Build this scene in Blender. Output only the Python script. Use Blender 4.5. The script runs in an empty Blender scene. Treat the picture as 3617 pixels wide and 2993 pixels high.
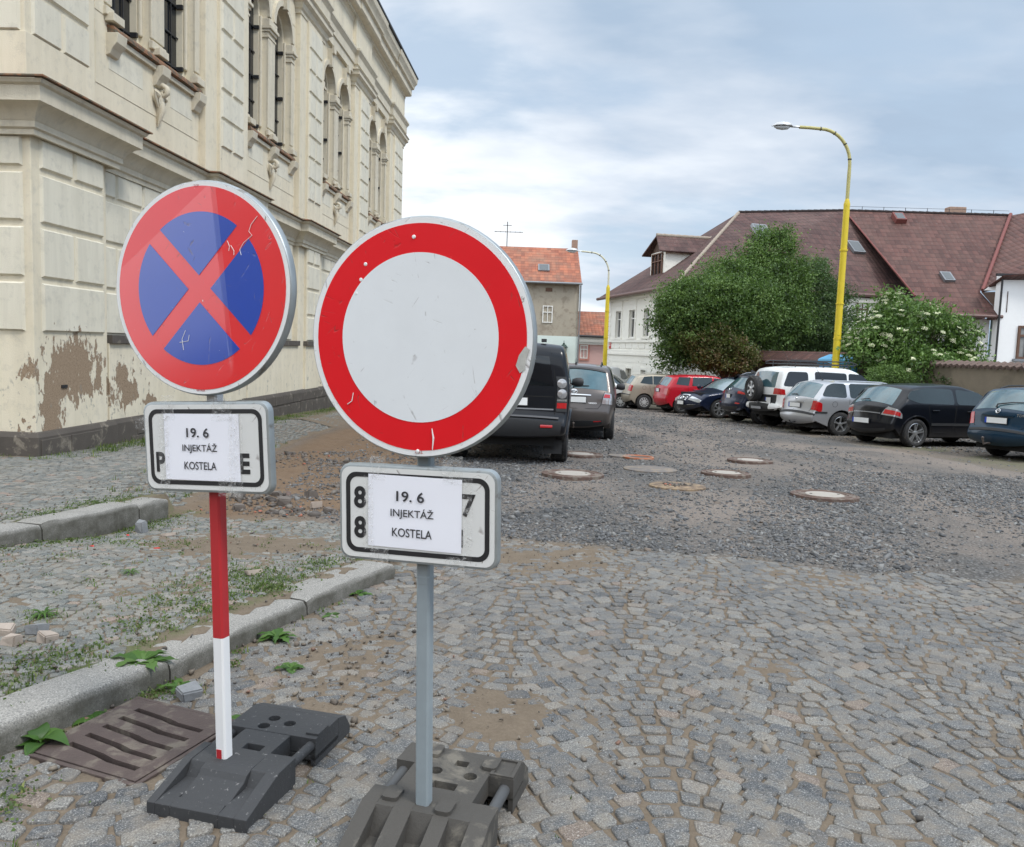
import bpy, bmesh, math, random
import numpy as np
from mathutils import Vector, Matrix, Euler
from mathutils.geometry import delaunay_2d_cdt, tessellate_polygon
random.seed(7); RNG=np.random.default_rng(7)
PI=math.pi; rad=math.radians
SC=bpy.context.scene; COL=SC.collection
# ---------------------------------------------------------------- camera
cd=bpy.data.cameras.new('camera'); cam=bpy.data.objects.new('camera',cd); COL.objects.link(cam); SC.camera=cam
PITCH=rad(5.3); ROLL=rad(2.0)
_fw=Vector((0,math.cos(PITCH),-math.sin(PITCH))); _u0=Vector((0,math.sin(PITCH),math.cos(PITCH))); _r0=Vector((1,0,0))
_rt=_r0*math.cos(ROLL)+_u0*math.sin(ROLL); _up=-_r0*math.sin(ROLL)+_u0*math.cos(ROLL)
M3=Matrix((_rt,_up,-_fw)).transposed()
cam.matrix_world=Matrix.Translation((0,0,1.5))@M3.to_4x4()
cd.sensor_fit='HORIZONTAL'; cd.sensor_width=36; cd.lens=2890/3617*36; cd.clip_start=.05; cd.clip_end=3000
# ---------------------------------------------------------------- light
CX0,CY0=15.8,3.3
SUN_EL=52; SUN_AZ=128   # azimuth clockwise from +Y
w=bpy.data.worlds.new('World'); SC.world=w; w.use_nodes=True
nt=w.node_tree; N=nt.nodes; LK=nt.links; N.clear()
def nd(nt,t,**k):
    n=nt.nodes.new(t)
    for a,b in k.items():
        if a.startswith('i_'): n.inputs[a[2:].replace('_',' ')].default_value=b
        else: setattr(n,a,b)
    return n
out=nd(nt,'ShaderNodeOutputWorld'); bg=nd(nt,'ShaderNodeBackground'); bg.inputs['Strength'].default_value=.135
sky=nd(nt,'ShaderNodeTexSky'); sky.sky_type='NISHITA'; sky.sun_disc=False; sky.sun_elevation=rad(SUN_EL); sky.sun_rotation=rad(SUN_AZ)
sky.air_density=1.0; sky.dust_density=1.5; sky.altitude=300
tc=nd(nt,'ShaderNodeTexCoord'); sp=nd(nt,'ShaderNodeSeparateXYZ'); LK.new(tc.outputs['Generated'],sp.inputs[0])
def mth(nt,op,a,b=None,c=None,clamp=False):
    n=nt.nodes.new('ShaderNodeMath'); n.operation=op; n.use_clamp=clamp
    for i,x in enumerate((a,b,c)):
        if x is None: continue
        if hasattr(x,'links'): nt.links.new(x,n.inputs[i])
        else: n.inputs[i].default_value=x
    return n.outputs[0]
zz=mth(nt,'ADD',mth(nt,'MAXIMUM',sp.outputs[2],0.0),.22)
cv=nd(nt,'ShaderNodeCombineXYZ'); LK.new(mth(nt,'DIVIDE',sp.outputs[0],zz),cv.inputs[0]); LK.new(mth(nt,'DIVIDE',sp.outputs[1],zz),cv.inputs[1])
def wmap(loc,rot,scl):
    m=nd(nt,'ShaderNodeMapping'); LK.new(cv.outputs[0],m.inputs[0]); m.inputs['Location'].default_value=loc; m.inputs['Rotation'].default_value=(0,0,rad(rot)); m.inputs['Scale'].default_value=scl; return m.outputs[0]
def noise(nt,vec,scale,detail=6,rough=.55,dist=0,out='Fac'):
    n=nt.nodes.new('ShaderNodeTexNoise'); n.inputs['Scale'].default_value=scale; n.inputs['Detail'].default_value=detail; n.inputs['Roughness'].default_value=rough; n.inputs['Distortion'].default_value=dist
    if vec is not None: nt.links.new(vec,n.inputs['Vector'])
    return n.outputs[out]
def ramp(nt,fac,*st,interp='LINEAR'):
    n=nt.nodes.new('ShaderNodeValToRGB'); n.color_ramp.interpolation=interp; e=n.color_ramp.elements
    while len(e)<len(st): e.new(.5)
    for i,(p,c) in enumerate(st):
        e[i].position=p
        if not hasattr(c,'__len__'): c=(c,c,c)
        e[i].color=(*c[:3],1)
    if fac is not None: nt.links.new(fac,n.inputs[0])
    return n.outputs[0]
def mix(nt,f,a,b,mode='MIX'):
    n=nt.nodes.new('ShaderNodeMix'); n.data_type='RGBA'; n.blend_type=mode; n.clamp_factor=True
    for s,x in ((n.inputs[0],f),(n.inputs[6],a),(n.inputs[7],b)):
        if hasattr(x,'links'): nt.links.new(x,s)
        elif hasattr(x,'__len__'): s.default_value=(*x[:3],1)
        else: s.default_value=x
    return n.outputs[2]
c1=noise(nt,wmap((CX0,CY0,0),-20,(1.0,1.35,1)),1.15,8,.50,.15)
c2=mth(nt,'ADD',mth(nt,'MULTIPLY',noise(nt,wmap((7.0,5.2,2),-12,(.9,1.4,1)),.8,6,.52,.1),.75),mth(nt,'MULTIPLY_ADD',sp.outputs[0],-.42,.18))
c2=mth(nt,'ADD',c2,mth(nt,'MULTIPLY_ADD',noise(nt,wmap((4,1.,7),-22,(1.0,1.7,1)),1.5,6,.52,.1),.42,-.21))
c3=noise(nt,wmap((1,9.,4),-25,(1.1,1.9,1)),1.9,6,.55,.2)
cover=ramp(nt,mth(nt,'ADD',mth(nt,'MULTIPLY',c1,.62),mth(nt,'MULTIPLY',c3,.38)),(.37,0.0),(.53,1.0),interp='EASE')
# horizon gets whiter
cover=mth(nt,'MAXIMUM',mth(nt,'MULTIPLY_ADD',cover,.85,.10),mth(nt,'MULTIPLY_ADD',sp.outputs[2],-2.6,.60,clamp=True),clamp=True)
ccol=ramp(nt,c2,(.33,(1.32,1.68,2.15)),(.46,(2.2,2.43,2.75)),(.58,(3.15,3.28,3.42)))
skyc=mix(nt,.88,sky.outputs[0],(1.38,1.72,2.1))
# sky gain added as fill outside the view: overhead, west, behind the camera
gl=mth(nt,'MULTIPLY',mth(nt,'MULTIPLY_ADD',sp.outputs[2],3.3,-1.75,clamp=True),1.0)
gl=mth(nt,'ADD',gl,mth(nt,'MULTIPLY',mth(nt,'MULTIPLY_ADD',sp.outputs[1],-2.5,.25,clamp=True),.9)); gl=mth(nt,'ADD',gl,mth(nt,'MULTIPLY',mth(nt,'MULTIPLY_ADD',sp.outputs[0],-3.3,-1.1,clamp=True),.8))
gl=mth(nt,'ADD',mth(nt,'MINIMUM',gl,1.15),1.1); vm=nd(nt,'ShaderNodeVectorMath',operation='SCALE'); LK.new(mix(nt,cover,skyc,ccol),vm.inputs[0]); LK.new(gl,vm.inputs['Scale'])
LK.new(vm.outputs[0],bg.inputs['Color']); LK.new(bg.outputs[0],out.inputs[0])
sd=bpy.data.lights.new('sun','SUN'); sd.energy=1.0; sd.angle=rad(14); sd.color=(1,.965,.91)
so=bpy.data.objects.new('sun',sd); COL.objects.link(so)
_az=rad(SUN_AZ); _el=rad(SUN_EL); sdir=Vector((math.sin(_az)*math.cos(_el),math.cos(_az)*math.cos(_el),math.sin(_el)))
so.rotation_euler=sdir.to_track_quat('Z','Y').to_euler(); so.location=sdir*60
SC.view_settings.view_transform='Standard'; SC.view_settings.look='None'; SC.view_settings.exposure=1.2; SC.view_settings.gamma=1
SC.view_settings.use_curve_mapping=False
try:
    SC.cycles.max_bounces=6; SC.cycles.diffuse_bounces=3; SC.cycles.glossy_bounces=3; SC.cycles.transparent_max_bounces=12; SC.cycles.use_denoising=True
    SC.cycles.caustics_reflective=False; SC.cycles.caustics_refractive=False
except Exception: pass
# ---------------------------------------------------------------- helpers
def link(o,parent=None):
    COL.objects.link(o)
    if parent is not None: o.parent=parent
    return o
def tag(o,label=None,cat=None,group=None,kind=None):
    if label: o['label']=label
    if cat: o['category']=cat
    if group: o['group']=group
    if kind: o['kind']=kind
    return o
def empty(name,loc=(0,0,0),rz=0,label=None,cat=None,group=None,parent=None,rot=None):
    o=bpy.data.objects.new(name,None); o.empty_display_size=.2; o.location=loc; o.rotation_euler=rot or (0,0,rz)
    link(o,parent); return tag(o,label,cat,group)
def mesh_np(name,V,Fq,mats,parent=None,smooth=False,attr=None,midx=None):
    """V (n,3); Fq (m,k) uniform polygons or list of such arrays"""
    if not isinstance(Fq,(list,tuple)): Fq=[Fq]
    me=bpy.data.meshes.new(name); V=np.asarray(V,np.float32)
    me.vertices.add(len(V)); me.vertices.foreach_set('co',V.ravel())
    loops=np.concatenate([f.ravel() for f in Fq]).astype(np.int32)
    cnt=np.concatenate([np.full(len(f),f.shape[1]) for f in Fq]).astype(np.int32)
    st=np.concatenate([[0],np.cumsum(cnt)[:-1]]).astype(np.int32)
    me.loops.add(len(loops)); me.loops.foreach_set('vertex_index',loops)
    me.polygons.add(len(cnt)); me.polygons.foreach_set('loop_start',st); me.polygons.foreach_set('loop_total',cnt)
    if smooth: me.polygons.foreach_set('use_smooth',np.ones(len(cnt),bool))
    if midx is not None: me.polygons.foreach_set('material_index',np.asarray(midx,np.int32))
    me.update(calc_edges=True); me.validate()
    if attr is not None:
        a=me.color_attributes.new('tone','FLOAT_COLOR','POINT'); c=np.ones((len(V),4),np.float32); c[:,:attr.shape[1]]=attr; a.data.foreach_set('color',c.ravel())
    for m in (mats if isinstance(mats,(list,tuple)) else [mats]): me.materials.append(m)
    o=bpy.data.objects.new(name,me); return link(o,parent)
class MB:
    def __init__(s): s.v=[]; s.f=[]; s.m=[]
    def add(s,vs,fs,mi=0,T=None):
        b=len(s.v)
        for p in vs: s.v.append(tuple(T@Vector(p)) if T is not None else tuple(p))
        for f in fs: s.f.append(tuple(b+i for i in f)); s.m.append(mi)
        return s
    def box(s,x0,x1,y0,y1,z0,z1,mi=0,T=None):
        return s.add([(x0,y0,z0),(x1,y0,z0),(x1,y1,z0),(x0,y1,z0),(x0,y0,z1),(x1,y0,z1),(x1,y1,z1),(x0,y1,z1)],
          [(0,3,2,1),(4,5,6,7),(0,1,5,4),(1,2,6,5),(2,3,7,6),(3,0,4,7)],mi,T)
    def prism(s,poly,a,b,axis='z',mi=0,T=None):
        """poly 2D; extruded between a and b along axis. axis y: poly=(x,z); axis x: poly=(y,z)"""
        def P(p,t): return (p[0],p[1],t) if axis=='z' else ((p[0],t,p[1]) if axis=='y' else (t,p[0],p[1]))
        n=len(poly); vs=[P(p,a) for p in poly]+[P(p,b) for p in poly]
        return s.add(vs,[tuple(range(n))[::-1],tuple(range(n,2*n))]+[(i,(i+1)%n,n+(i+1)%n,n+i) for i in range(n)],mi,T)
    def lathe(s,prof,n=24,mi=0,T=None,caps=True):
        """prof list of (r,z) about z"""
        vs=[];fs=[]
        for r,z in prof:
            for i in range(n):
                a=2*PI*i/n; vs.append((r*math.cos(a),r*math.sin(a),z))
        for k in range(len(prof)-1):
            for i in range(n):
                j=(i+1)%n; fs.append((k*n+i,k*n+j,(k+1)*n+j,(k+1)*n+i))
        if caps:
            if prof[0][0]>1e-6: fs.append(tuple(range(n))[::-1])
            if prof[-1][0]>1e-6: fs.append(tuple((len(prof)-1)*n+i for i in range(n)))
        return s.add(vs,fs,mi,T)
    def tube(s,path,r,n=8,mi=0,T=None,closed=False):
        path=[Vector(p) for p in path]; rs=r if hasattr(r,'__len__') else [r]*len(path)
        vs=[];fs=[];K=len(path); u=None
        for k,p in enumerate(path):
            a=path[(k-1)%K] if (closed or k>0) else p; b=path[(k+1)%K] if (closed or k<K-1) else p
            d=(b-a).normalized()
            if u is None: u=d.orthogonal().normalized()
            else: u=(u-d*u.dot(d)).normalized()
            w_=d.cross(u)
            for i in range(n):
                an=2*PI*i/n; vs.append(tuple(p+u*(rs[k]*math.cos(an))+w_*(rs[k]*math.sin(an))))
        for k in range(K if closed else K-1):
            for i in range(n):
                j=(i+1)%n; k2=(k+1)%K; fs.append((k*n+i,k*n+j,k2*n+j,k2*n+i))
        if not closed: fs+= [tuple(range(n))[::-1],tuple((K-1)*n+i for i in range(n))]
        return s.add(vs,fs,mi,T)
    def plate(s,outer,holes,y0,y1,mi=0,T=None,back=True):
        """(x,z) polygon with holes extruded between y0 (front) and y1"""
        rings=[outer]+holes; tri=tessellate_polygon([[Vector((p[0],p[1],0)) for p in r] for r in rings])
        flat=[p for r in rings for p in r]; n=len(flat)
        vs=[(p[0],y0,p[1]) for p in flat]+[(p[0],y1,p[1]) for p in flat]
        fs=[tuple(t) for t in tri]
        if back: fs+=[tuple(n+i for i in t[::-1]) for t in tri]
        o=0
        for r in rings:
            m=len(r)
            for i in range(m): j=(i+1)%m; fs.append((o+i,n+o+i,n+o+j,o+j))
            o+=m
        return s.add(vs,fs,mi,T)
    def build(s,name,mats,parent=None,smooth=False,bevel=0,seg=2,label=None,angle=35,fix=True):
        me=bpy.data.meshes.new(name); me.from_pydata(s.v,[],s.f)
        for m in (mats if isinstance(mats,(list,tuple)) else [mats]): me.materials.append(m)
        me.polygons.foreach_set('material_index',s.m)
        if fix:
            bm=bmesh.new(); bm.from_mesh(me); bmesh.ops.recalc_face_normals(bm,faces=bm.faces); bm.to_mesh(me); bm.free()
        if smooth:
            me.polygons.foreach_set('use_smooth',[True]*len(me.polygons))
            try: me.set_sharp_from_angle(angle=rad(angle))
            except Exception: pass
        me.update()
        o=bpy.data.objects.new(name,me); link(o,parent)
        if bevel:
            b=o.modifiers.new('bevel','BEVEL'); b.width=bevel; b.segments=seg; b.limit_method='ANGLE'; b.angle_limit=rad(40)
        if label: o['label']=label
        return o
def copy_tree(o,parent=None):
    c=o.copy(); COL.objects.link(c); c.parent=parent
    for ch in list(o.children): copy_tree(ch,c)
    return c
def arc(cx,cy,r,a0,a1,n): return [(cx+r*math.cos(rad(a0+(a1-a0)*i/n)),cy+r*math.sin(rad(a0+(a1-a0)*i/n))) for i in range(n+1)]
def rrect(x0,x1,z0,z1,r,n=5): return arc(x0+r,z0+r,r,180,270,n)+arc(x1-r,z0+r,r,270,360,n)+arc(x1-r,z1-r,r,0,90,n)+arc(x0+r,z1-r,r,90,180,n)
# ---------------------------------------------------------------- materials
def newmat(name):
    m=bpy.data.materials.new(name); m.use_nodes=True; nt=m.node_tree; nt.nodes.clear()
    o=nt.nodes.new('ShaderNodeOutputMaterial'); b=nt.nodes.new('ShaderNodeBsdfPrincipled'); nt.links.new(b.outputs[0],o.inputs[0]); return m,nt,b
def setin(nt,b,k,x):
    s=b.inputs[k]
    if hasattr(x,'links'): nt.links.new(x,s)
    elif hasattr(x,'__len__'): s.default_value=(*x[:3],1)
    else: s.default_value=x
def bump(nt,b,h,strength=.3,dist=.01,prev=None):
    n=nt.nodes.new('ShaderNodeBump'); n.inputs['Strength'].default_value=strength; n.inputs['Distance'].default_value=dist
    nt.links.new(h,n.inputs['Height'])
    if prev is not None: nt.links.new(prev,n.inputs['Normal'])
    nt.links.new(n.outputs[0],b.inputs['Normal']); return n.outputs[0]
def coord(nt,kind='Object'): return nt.nodes.new('ShaderNodeTexCoord').outputs[kind]
def mp(nt,v,scale=(1,1,1),loc=(0,0,0),rot=(0,0,0)):
    n=nt.nodes.new('ShaderNodeMapping'); nt.links.new(v,n.inputs[0]); n.inputs['Scale'].default_value=scale; n.inputs['Location'].default_value=loc; n.inputs['Rotation'].default_value=rot; return n.outputs[0]
_MC={}
def P(name,col,rough=.6,metal=0,var=.12,scale=6,bs=0,bsc=60,dirt=None,dsc=3,dth=.6,coat=0,spec=.5,alpha=1,trans=0):
    """painted / plain material with tone variation, optional dirt spots and bump"""
    if name in _MC: return _MC[name]
    m,nt,b=newmat(name); v=coord(nt); n1=noise(nt,v,scale,5,.6)
    c=mix(nt,n1,tuple(x*(1-var) for x in col),tuple(min(1,x*(1+var)) for x in col))
    if dirt is not None:
        n2=noise(nt,v,dsc,9,.65,.4); f=ramp(nt,n2,(dth-.04,0.),(dth+.06,1.)); c=mix(nt,f,c,dirt)
    setin(nt,b,'Base Color',c); setin(nt,b,'Roughness',mth(nt,'MULTIPLY_ADD',n1,.2*rough,rough*.9)); b.inputs['Metallic'].default_value=metal
    b.inputs['Specular IOR Level'].default_value=spec
    if coat: b.inputs['Coat Weight'].default_value=coat; b.inputs['Coat Roughness'].default_value=.04
    if alpha<1: b.inputs['Alpha'].default_value=alpha
    if trans: b.inputs['Transmission Weight'].default_value=trans
    if bs: bump(nt,b,noise(nt,v,bsc,6,.65),bs,.01)
    _MC[name]=m; return m
def gz(y): return -0.027*max(0.0,min(y,70)-2)
# ================================================================ GROUND
K1=[(-2.14,1.2),(-2.0,2.0),(-1.79,2.80),(-1.49,3.48),(-1.31,4.05),(-1.11,4.62),(-0.93,5.08),(-0.76,5.48)]
K2=[(-4.35,2.2),(-3.92,4.0),(-3.53,5.54),(-3.27,6.40),(-3.08,7.3),(-3.0,7.9)]
def xon(K,y):
    ys=np.array([p[1] for p in K]); xs=np.array([p[0] for p in K]); y=np.asarray(y,float)
    lo=xs[0]+(y-ys[0])*(xs[1]-xs[0])/(ys[1]-ys[0]); hi=xs[-1]+(y-ys[-1])*.18
    return np.where(y<ys[0],lo,np.where(y>ys[-1],hi,np.interp(y,ys,xs)))
def sstep(a,b,x):
    t=np.clip((x-a)/(b-a),0,1); return t*t*(3-2*t)
def edgeU(y):  # outer edge of the raised strip along the church beyond the second kerb
    return np.interp(y,[7.4,8.4,9.6,12,16,20,26,40],[-3.15,-3.3,-3.5,-3.75,-4.0,-3.9,-3.5,-2.8])
def offs(x,y):
    """height of the finished surface above the sloping base plane"""
    x=np.asarray(x,float); y=np.asarray(y,float)
    k1=xon(K1,y); k2=xon(K2,y)
    mid=np.where(x<k1-.12,.10,0.)*(1-sstep(5.3,6.6,y))
    near_hi=np.where(x<k2-.12,.18,mid)
    far_hi=mid+(.18-mid)*sstep(0.,1.0,(edgeU(y)+.25-x))
    t=(y>7.5)
    return np.where(t,far_hi,near_hi)
def base(x,y): return -0.027*np.maximum(0,np.minimum(np.asarray(y,float),70)-2)
def hnoise(x,y,sc,seed=0):
    r=np.random.default_rng(seed); s=np.zeros_like(np.asarray(x,float))
    for i in range(7):
        a=r.uniform(0,2*PI); f=sc*r.uniform(.6,1.9); p=r.uniform(0,6.28); q=r.uniform(0,6.28); b=a+PI/2+r.uniform(-.5,.5)
        s+=np.sin((x*math.cos(a)+y*math.sin(a))*f+p)*np.sin((x*math.cos(b)+y*math.sin(b))*f*.83+q)
    return s/3.2
GEDGE=lambda x: np.interp(x,[-3,-1.5,-.05,1.04,2.05,2.69,3.25,3.75,6,10],[7.9,7.2,6.85,6.5,6.35,6.0,6.1,5.85,5.6,5.2])
def dirtzone(x,y):
    """0..1 bare brown earth of the dug-up strip"""
    a=sstep(.0,.7,x-(edgeU(y)-.15))*(1-sstep(0.,1.3,x-(np.interp(y,[7,8.3,9.5,12,20,30],[-1.9,-1.7,-1.6,-1.7,-2.3,-1.9]))))*sstep(7.2,8.0,y+.35*hnoise(x,y,2.2,5))
    b=sstep(.3,.0,np.abs(x-(-3.0)))*0
    return np.clip(a,0,1)
def groundmat(name,lo):
    m,nt,b=newmat(name); v=coord(nt); at=nd(nt,'ShaderNodeAttribute',attribute_name='tone'); s=nd(nt,'ShaderNodeSeparateColor'); nt.links.new(at.outputs['Color'],s.inputs[0])
    nA=noise(nt,v,1.1,6,.6,.3); nB=noise(nt,v,9,7,.65); nC=noise(nt,v,70,5,.7); nD=noise(nt,v,230,3,.7)
    vo=nd(nt,'ShaderNodeTexVoronoi'); vo.inputs['Scale'].default_value=34; nt.links.new(v,vo.inputs['Vector'])
    sand=mix(nt,nB,(.12,.092,.065),(.25,.20,.148)); sand=mix(nt,ramp(nt,nC,(.35,0.),(.7,1.)),mix(nt,.5,sand,(.10,.078,.055)),sand)
    earth=mix(nt,nB,(.13,.085,.052),(.235,.165,.108)); earth=mix(nt,ramp(nt,nD,(.3,0.),(.62,1.)),mix(nt,.45,earth,(.05,.03,.02)),earth)
    chip=mix(nt,vo.outputs['Color'],(.085,.085,.085),(.25,.245,.235)); 
    chip=mix(nt,ramp(nt,nA,(.46,0.),(.60,.62)),chip,mix(nt,nB,(.20,.17,.145),(.30,.265,.23)))
    chip=mix(nt,ramp(nt,vo.outputs['Distance'],(.25,0.),(.5,.7)),chip,(.07,.065,.06))
    tr=mth(nt,'MULTIPLY',s.outputs[0],ramp(nt,noise(nt,mp(nt,v,(1,.45,1),(0,0,0),(0,0,-.4)),.55,5,.6,.3),(.42,0.),(.62,.8))); chip=mix(nt,tr,chip,mix(nt,nC,(.19,.155,.13),(.31,.265,.225))); c=mix(nt,s.outputs[0],sand,chip); c=mix(nt,s.outputs[1],c,earth)
    moss=mix(nt,nB,(.035,.06,.015),(.09,.13,.035)); c=mix(nt,mth(nt,'MULTIPLY',s.outputs[2],ramp(nt,nB,(.38,0.),(.6,1.))),c,moss)
    setin(nt,b,'Base Color',c); b.inputs['Roughness'].default_value=.93; b.inputs['Specular IOR Level'].default_value=.25
    p=bump(nt,b,mth(nt,'MULTIPLY',vo.outputs['Distance'],s.outputs[0]),.8,.03); bump(nt,b,mth(nt,'ADD',nC,mth(nt,'MULTIPLY',nD,.5)),.55,.012,p)
    return m
GM=groundmat('ground_mix',0)
def tones(x,y):
    g=sstep(-.15,.25,(y-GEDGE(x))+.25*hnoise(x,y,3.5,3)); g=g*(1-dirtzone(x,y)*.85)*np.where(x<edgeU(y)+.1,0,1)
    e=dirtzone(x,y)*(y<32)
    k2=xon(K2,y); k1=xon(K1,y)
    moss=np.exp(-((x-k1+.33)/.16)**2)*(x<k1-.2)*(y<5.6)*(.5+.8*hnoise(x,y,3,9))+np.exp(-((x-k2-.02)/.12)**2)*(y<7.6)*.8+np.exp(-((x-k2+.35)/.15)**2)*(y<7.6)*.7
    wall=-5.75+.049*(y-10.6); moss+=np.exp(-((x-wall-.25)/.3)**2)*(y>8)*.9
    park=sstep(1.,0,np.abs(x-(9.2-.13*(y-18)))/1.6)*(y>13)*.55
    moss=np.clip(np.maximum(moss,park*(hnoise(x,y,1.3,4)>.0)),0,1)
    g=np.where(park>.1,g*.45,g)
    return np.stack([g,e,moss],-1)
def sheet(name,x0,x1,y0,y1,st,zf,mats,lbl=None,kind='structure',yst=None,keep=None):
    xs=np.arange(x0,x1+st*.5,st); ys=np.arange(y0,y1+st*.5,yst or st) if yst is None or np.isscalar(yst) else yst
    X,Y=np.meshgrid(xs,ys); X=X.ravel(); Y=Y.ravel(); Z=zf(X,Y); nx=len(xs); ny=len(ys)
    i=np.arange(nx*(ny-1)).reshape(ny-1,nx)[:,:-1].ravel(); F=np.stack([i,i+1,i+nx+1,i+nx],-1)
    if keep is not None: F=F[keep(X[F].mean(1),Y[F].mean(1))]
    o=mesh_np(name,np.stack([X,Y,Z],-1),F,mats,smooth=True,attr=tones(X,Y)); return tag(o,lbl,None,None,kind)
GRC=(-1.375,2.965); GRU=(.36,.933)
def in_grate(x,y,m=.27):
    a=(x-GRC[0])*GRU[0]+(y-GRC[1])*GRU[1]; b=(x-GRC[0])*GRU[1]-(y-GRC[1])*GRU[0]; return (np.abs(a)<m)&(np.abs(b)<m)
def znear(x,y):
    n=hnoise(x,y,14,1)*.003+hnoise(x,y,40,2)*.0025
    k1=xon(K1,y); road=(x>k1)
    # sand blown over the stones between the two signs and the kerb, and in drifts
    s=.009*np.exp(-(((x+.8)/.38)**2+((y-3.75)/.7)**2))+.009*np.exp(-(((x-.05)/.3)**2+((y-3.3)/.4)**2))+.006*np.exp(-(((x-.1)/.9)**2+((y-6.2)/.4)**2))
    s+=.009*np.exp(-(((x-1.3)/.3)**2+((y-3.9)/.12)**2))+.006*np.exp(-(((x-2.2)/.7)**2+((y-5.8)/.4)**2))+np.clip(hnoise(x,y,1.7,8)-.3,0,1)*.007
    s=s*np.clip(1+.55*hnoise(x,y,11,33)+.35*hnoise(x,y,31,34),0,2)
    s=np.where(road,s,np.clip(hnoise(x,y,2.1,12)-.35,0,1)*.009)
    s+=.02*np.exp(-(((x+2.0)/.7)**2+((y-6.1)/.5)**2))
    g=sstep(-.1,.35,y-GEDGE(x))*(x>edgeU(y))
    d=dirtzone(x,y)
    n=n-.075*(in_grate(x,y,.235))
    return base(x,y)+offs(x,y)+n+s*(1-g)+g*(.015+.008*hnoise(x,y,5,3))+d*(.03*hnoise(x,y,3,4)+.02*hnoise(x,y,9,6)+.02)
def zfar(x,y): return base(x,y)-.03
yy=np.concatenate([np.arange(-60,0,10),np.arange(0,16,1),np.arange(16,90,3),np.array([100,130,180,260,400,700,1100,1800])])
sheet('ground',-800,800,0,0,40,lambda x,y:base(x,y)-.09,GM,'grey brown open ground of the square',yst=yy)
sheet('road',-10,16,1.0,18,.055,znear,GM,'cobbled roadway and dug-up square',yst=.055)
yf=np.arange(17.9,72,.3)
def zmid(x,y): return base(x,y)+offs(x,y)*(y<44)+.018+.012*hnoise(x,y,5,3)*(y<40)+dirtzone(x,y)*.03*hnoise(x,y,3,4)-.003
sheet('parking_ground',-10,34,0,0,.3,zmid,GM,'gravel parking ground under the cars',yst=yf)
# ---- setts
def stonemat(name,cols,speck=1.0,pink=.06):
    m,nt,b=newmat(name); v=coord(nt); at=nd(nt,'ShaderNodeAttribute',attribute_name='tone'); s=nd(nt,'ShaderNodeSeparateColor'); nt.links.new(at.outputs['Color'],s.inputs[0])
    c=ramp(nt,s.outputs[0],*[(i/(len(cols)-1),k) for i,k in enumerate(cols)])
    n1=noise(nt,v,190,4,.75); n2=noise(nt,v,14,6,.65); n3=noise(nt,v,3.0,5,.6)
    c=mix(nt,mth(nt,'MULTIPLY',ramp(nt,n1,(.40,1.),(.52,0.)),.75*speck),c,(.035,.037,.042))
    c=mix(nt,mth(nt,'MULTIPLY',ramp(nt,n1,(.56,0.),(.66,1.)),.8*speck),c,(.5,.49,.47))
    c=mix(nt,mth(nt,'MULTIPLY',ramp(nt,n2,(.45,0.),(.72,1.)),.55),c,(.24,.2,.15))
    c=mix(nt,mth(nt,'MULTIPLY',ramp(nt,n3,(.5,0.),(.7,1.)),.4),c,(.21,.175,.135))
    setin(nt,b,'Base Color',c); setin(nt,b,'Roughness',mth(nt,'MULTIPLY_ADD',n2,.25,.6)); b.inputs['Specular IOR Level'].default_value=.35
    p=bump(nt,b,n1,.4,.003); bump(nt,b,n2,.5,.012,p); return m
STM=stonemat('granite_setts',[(.066,.070,.074),(.105,.108,.109),(.134,.135,.131),(.160,.158,.149),(.215,.207,.186),(.20,.155,.122)])
STM2=stonemat('small_setts',[(.088,.098,.094),(.13,.14,.132),(.165,.172,.16),(.195,.198,.182),(.24,.235,.212),(.25,.19,.155)],.7)
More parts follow.
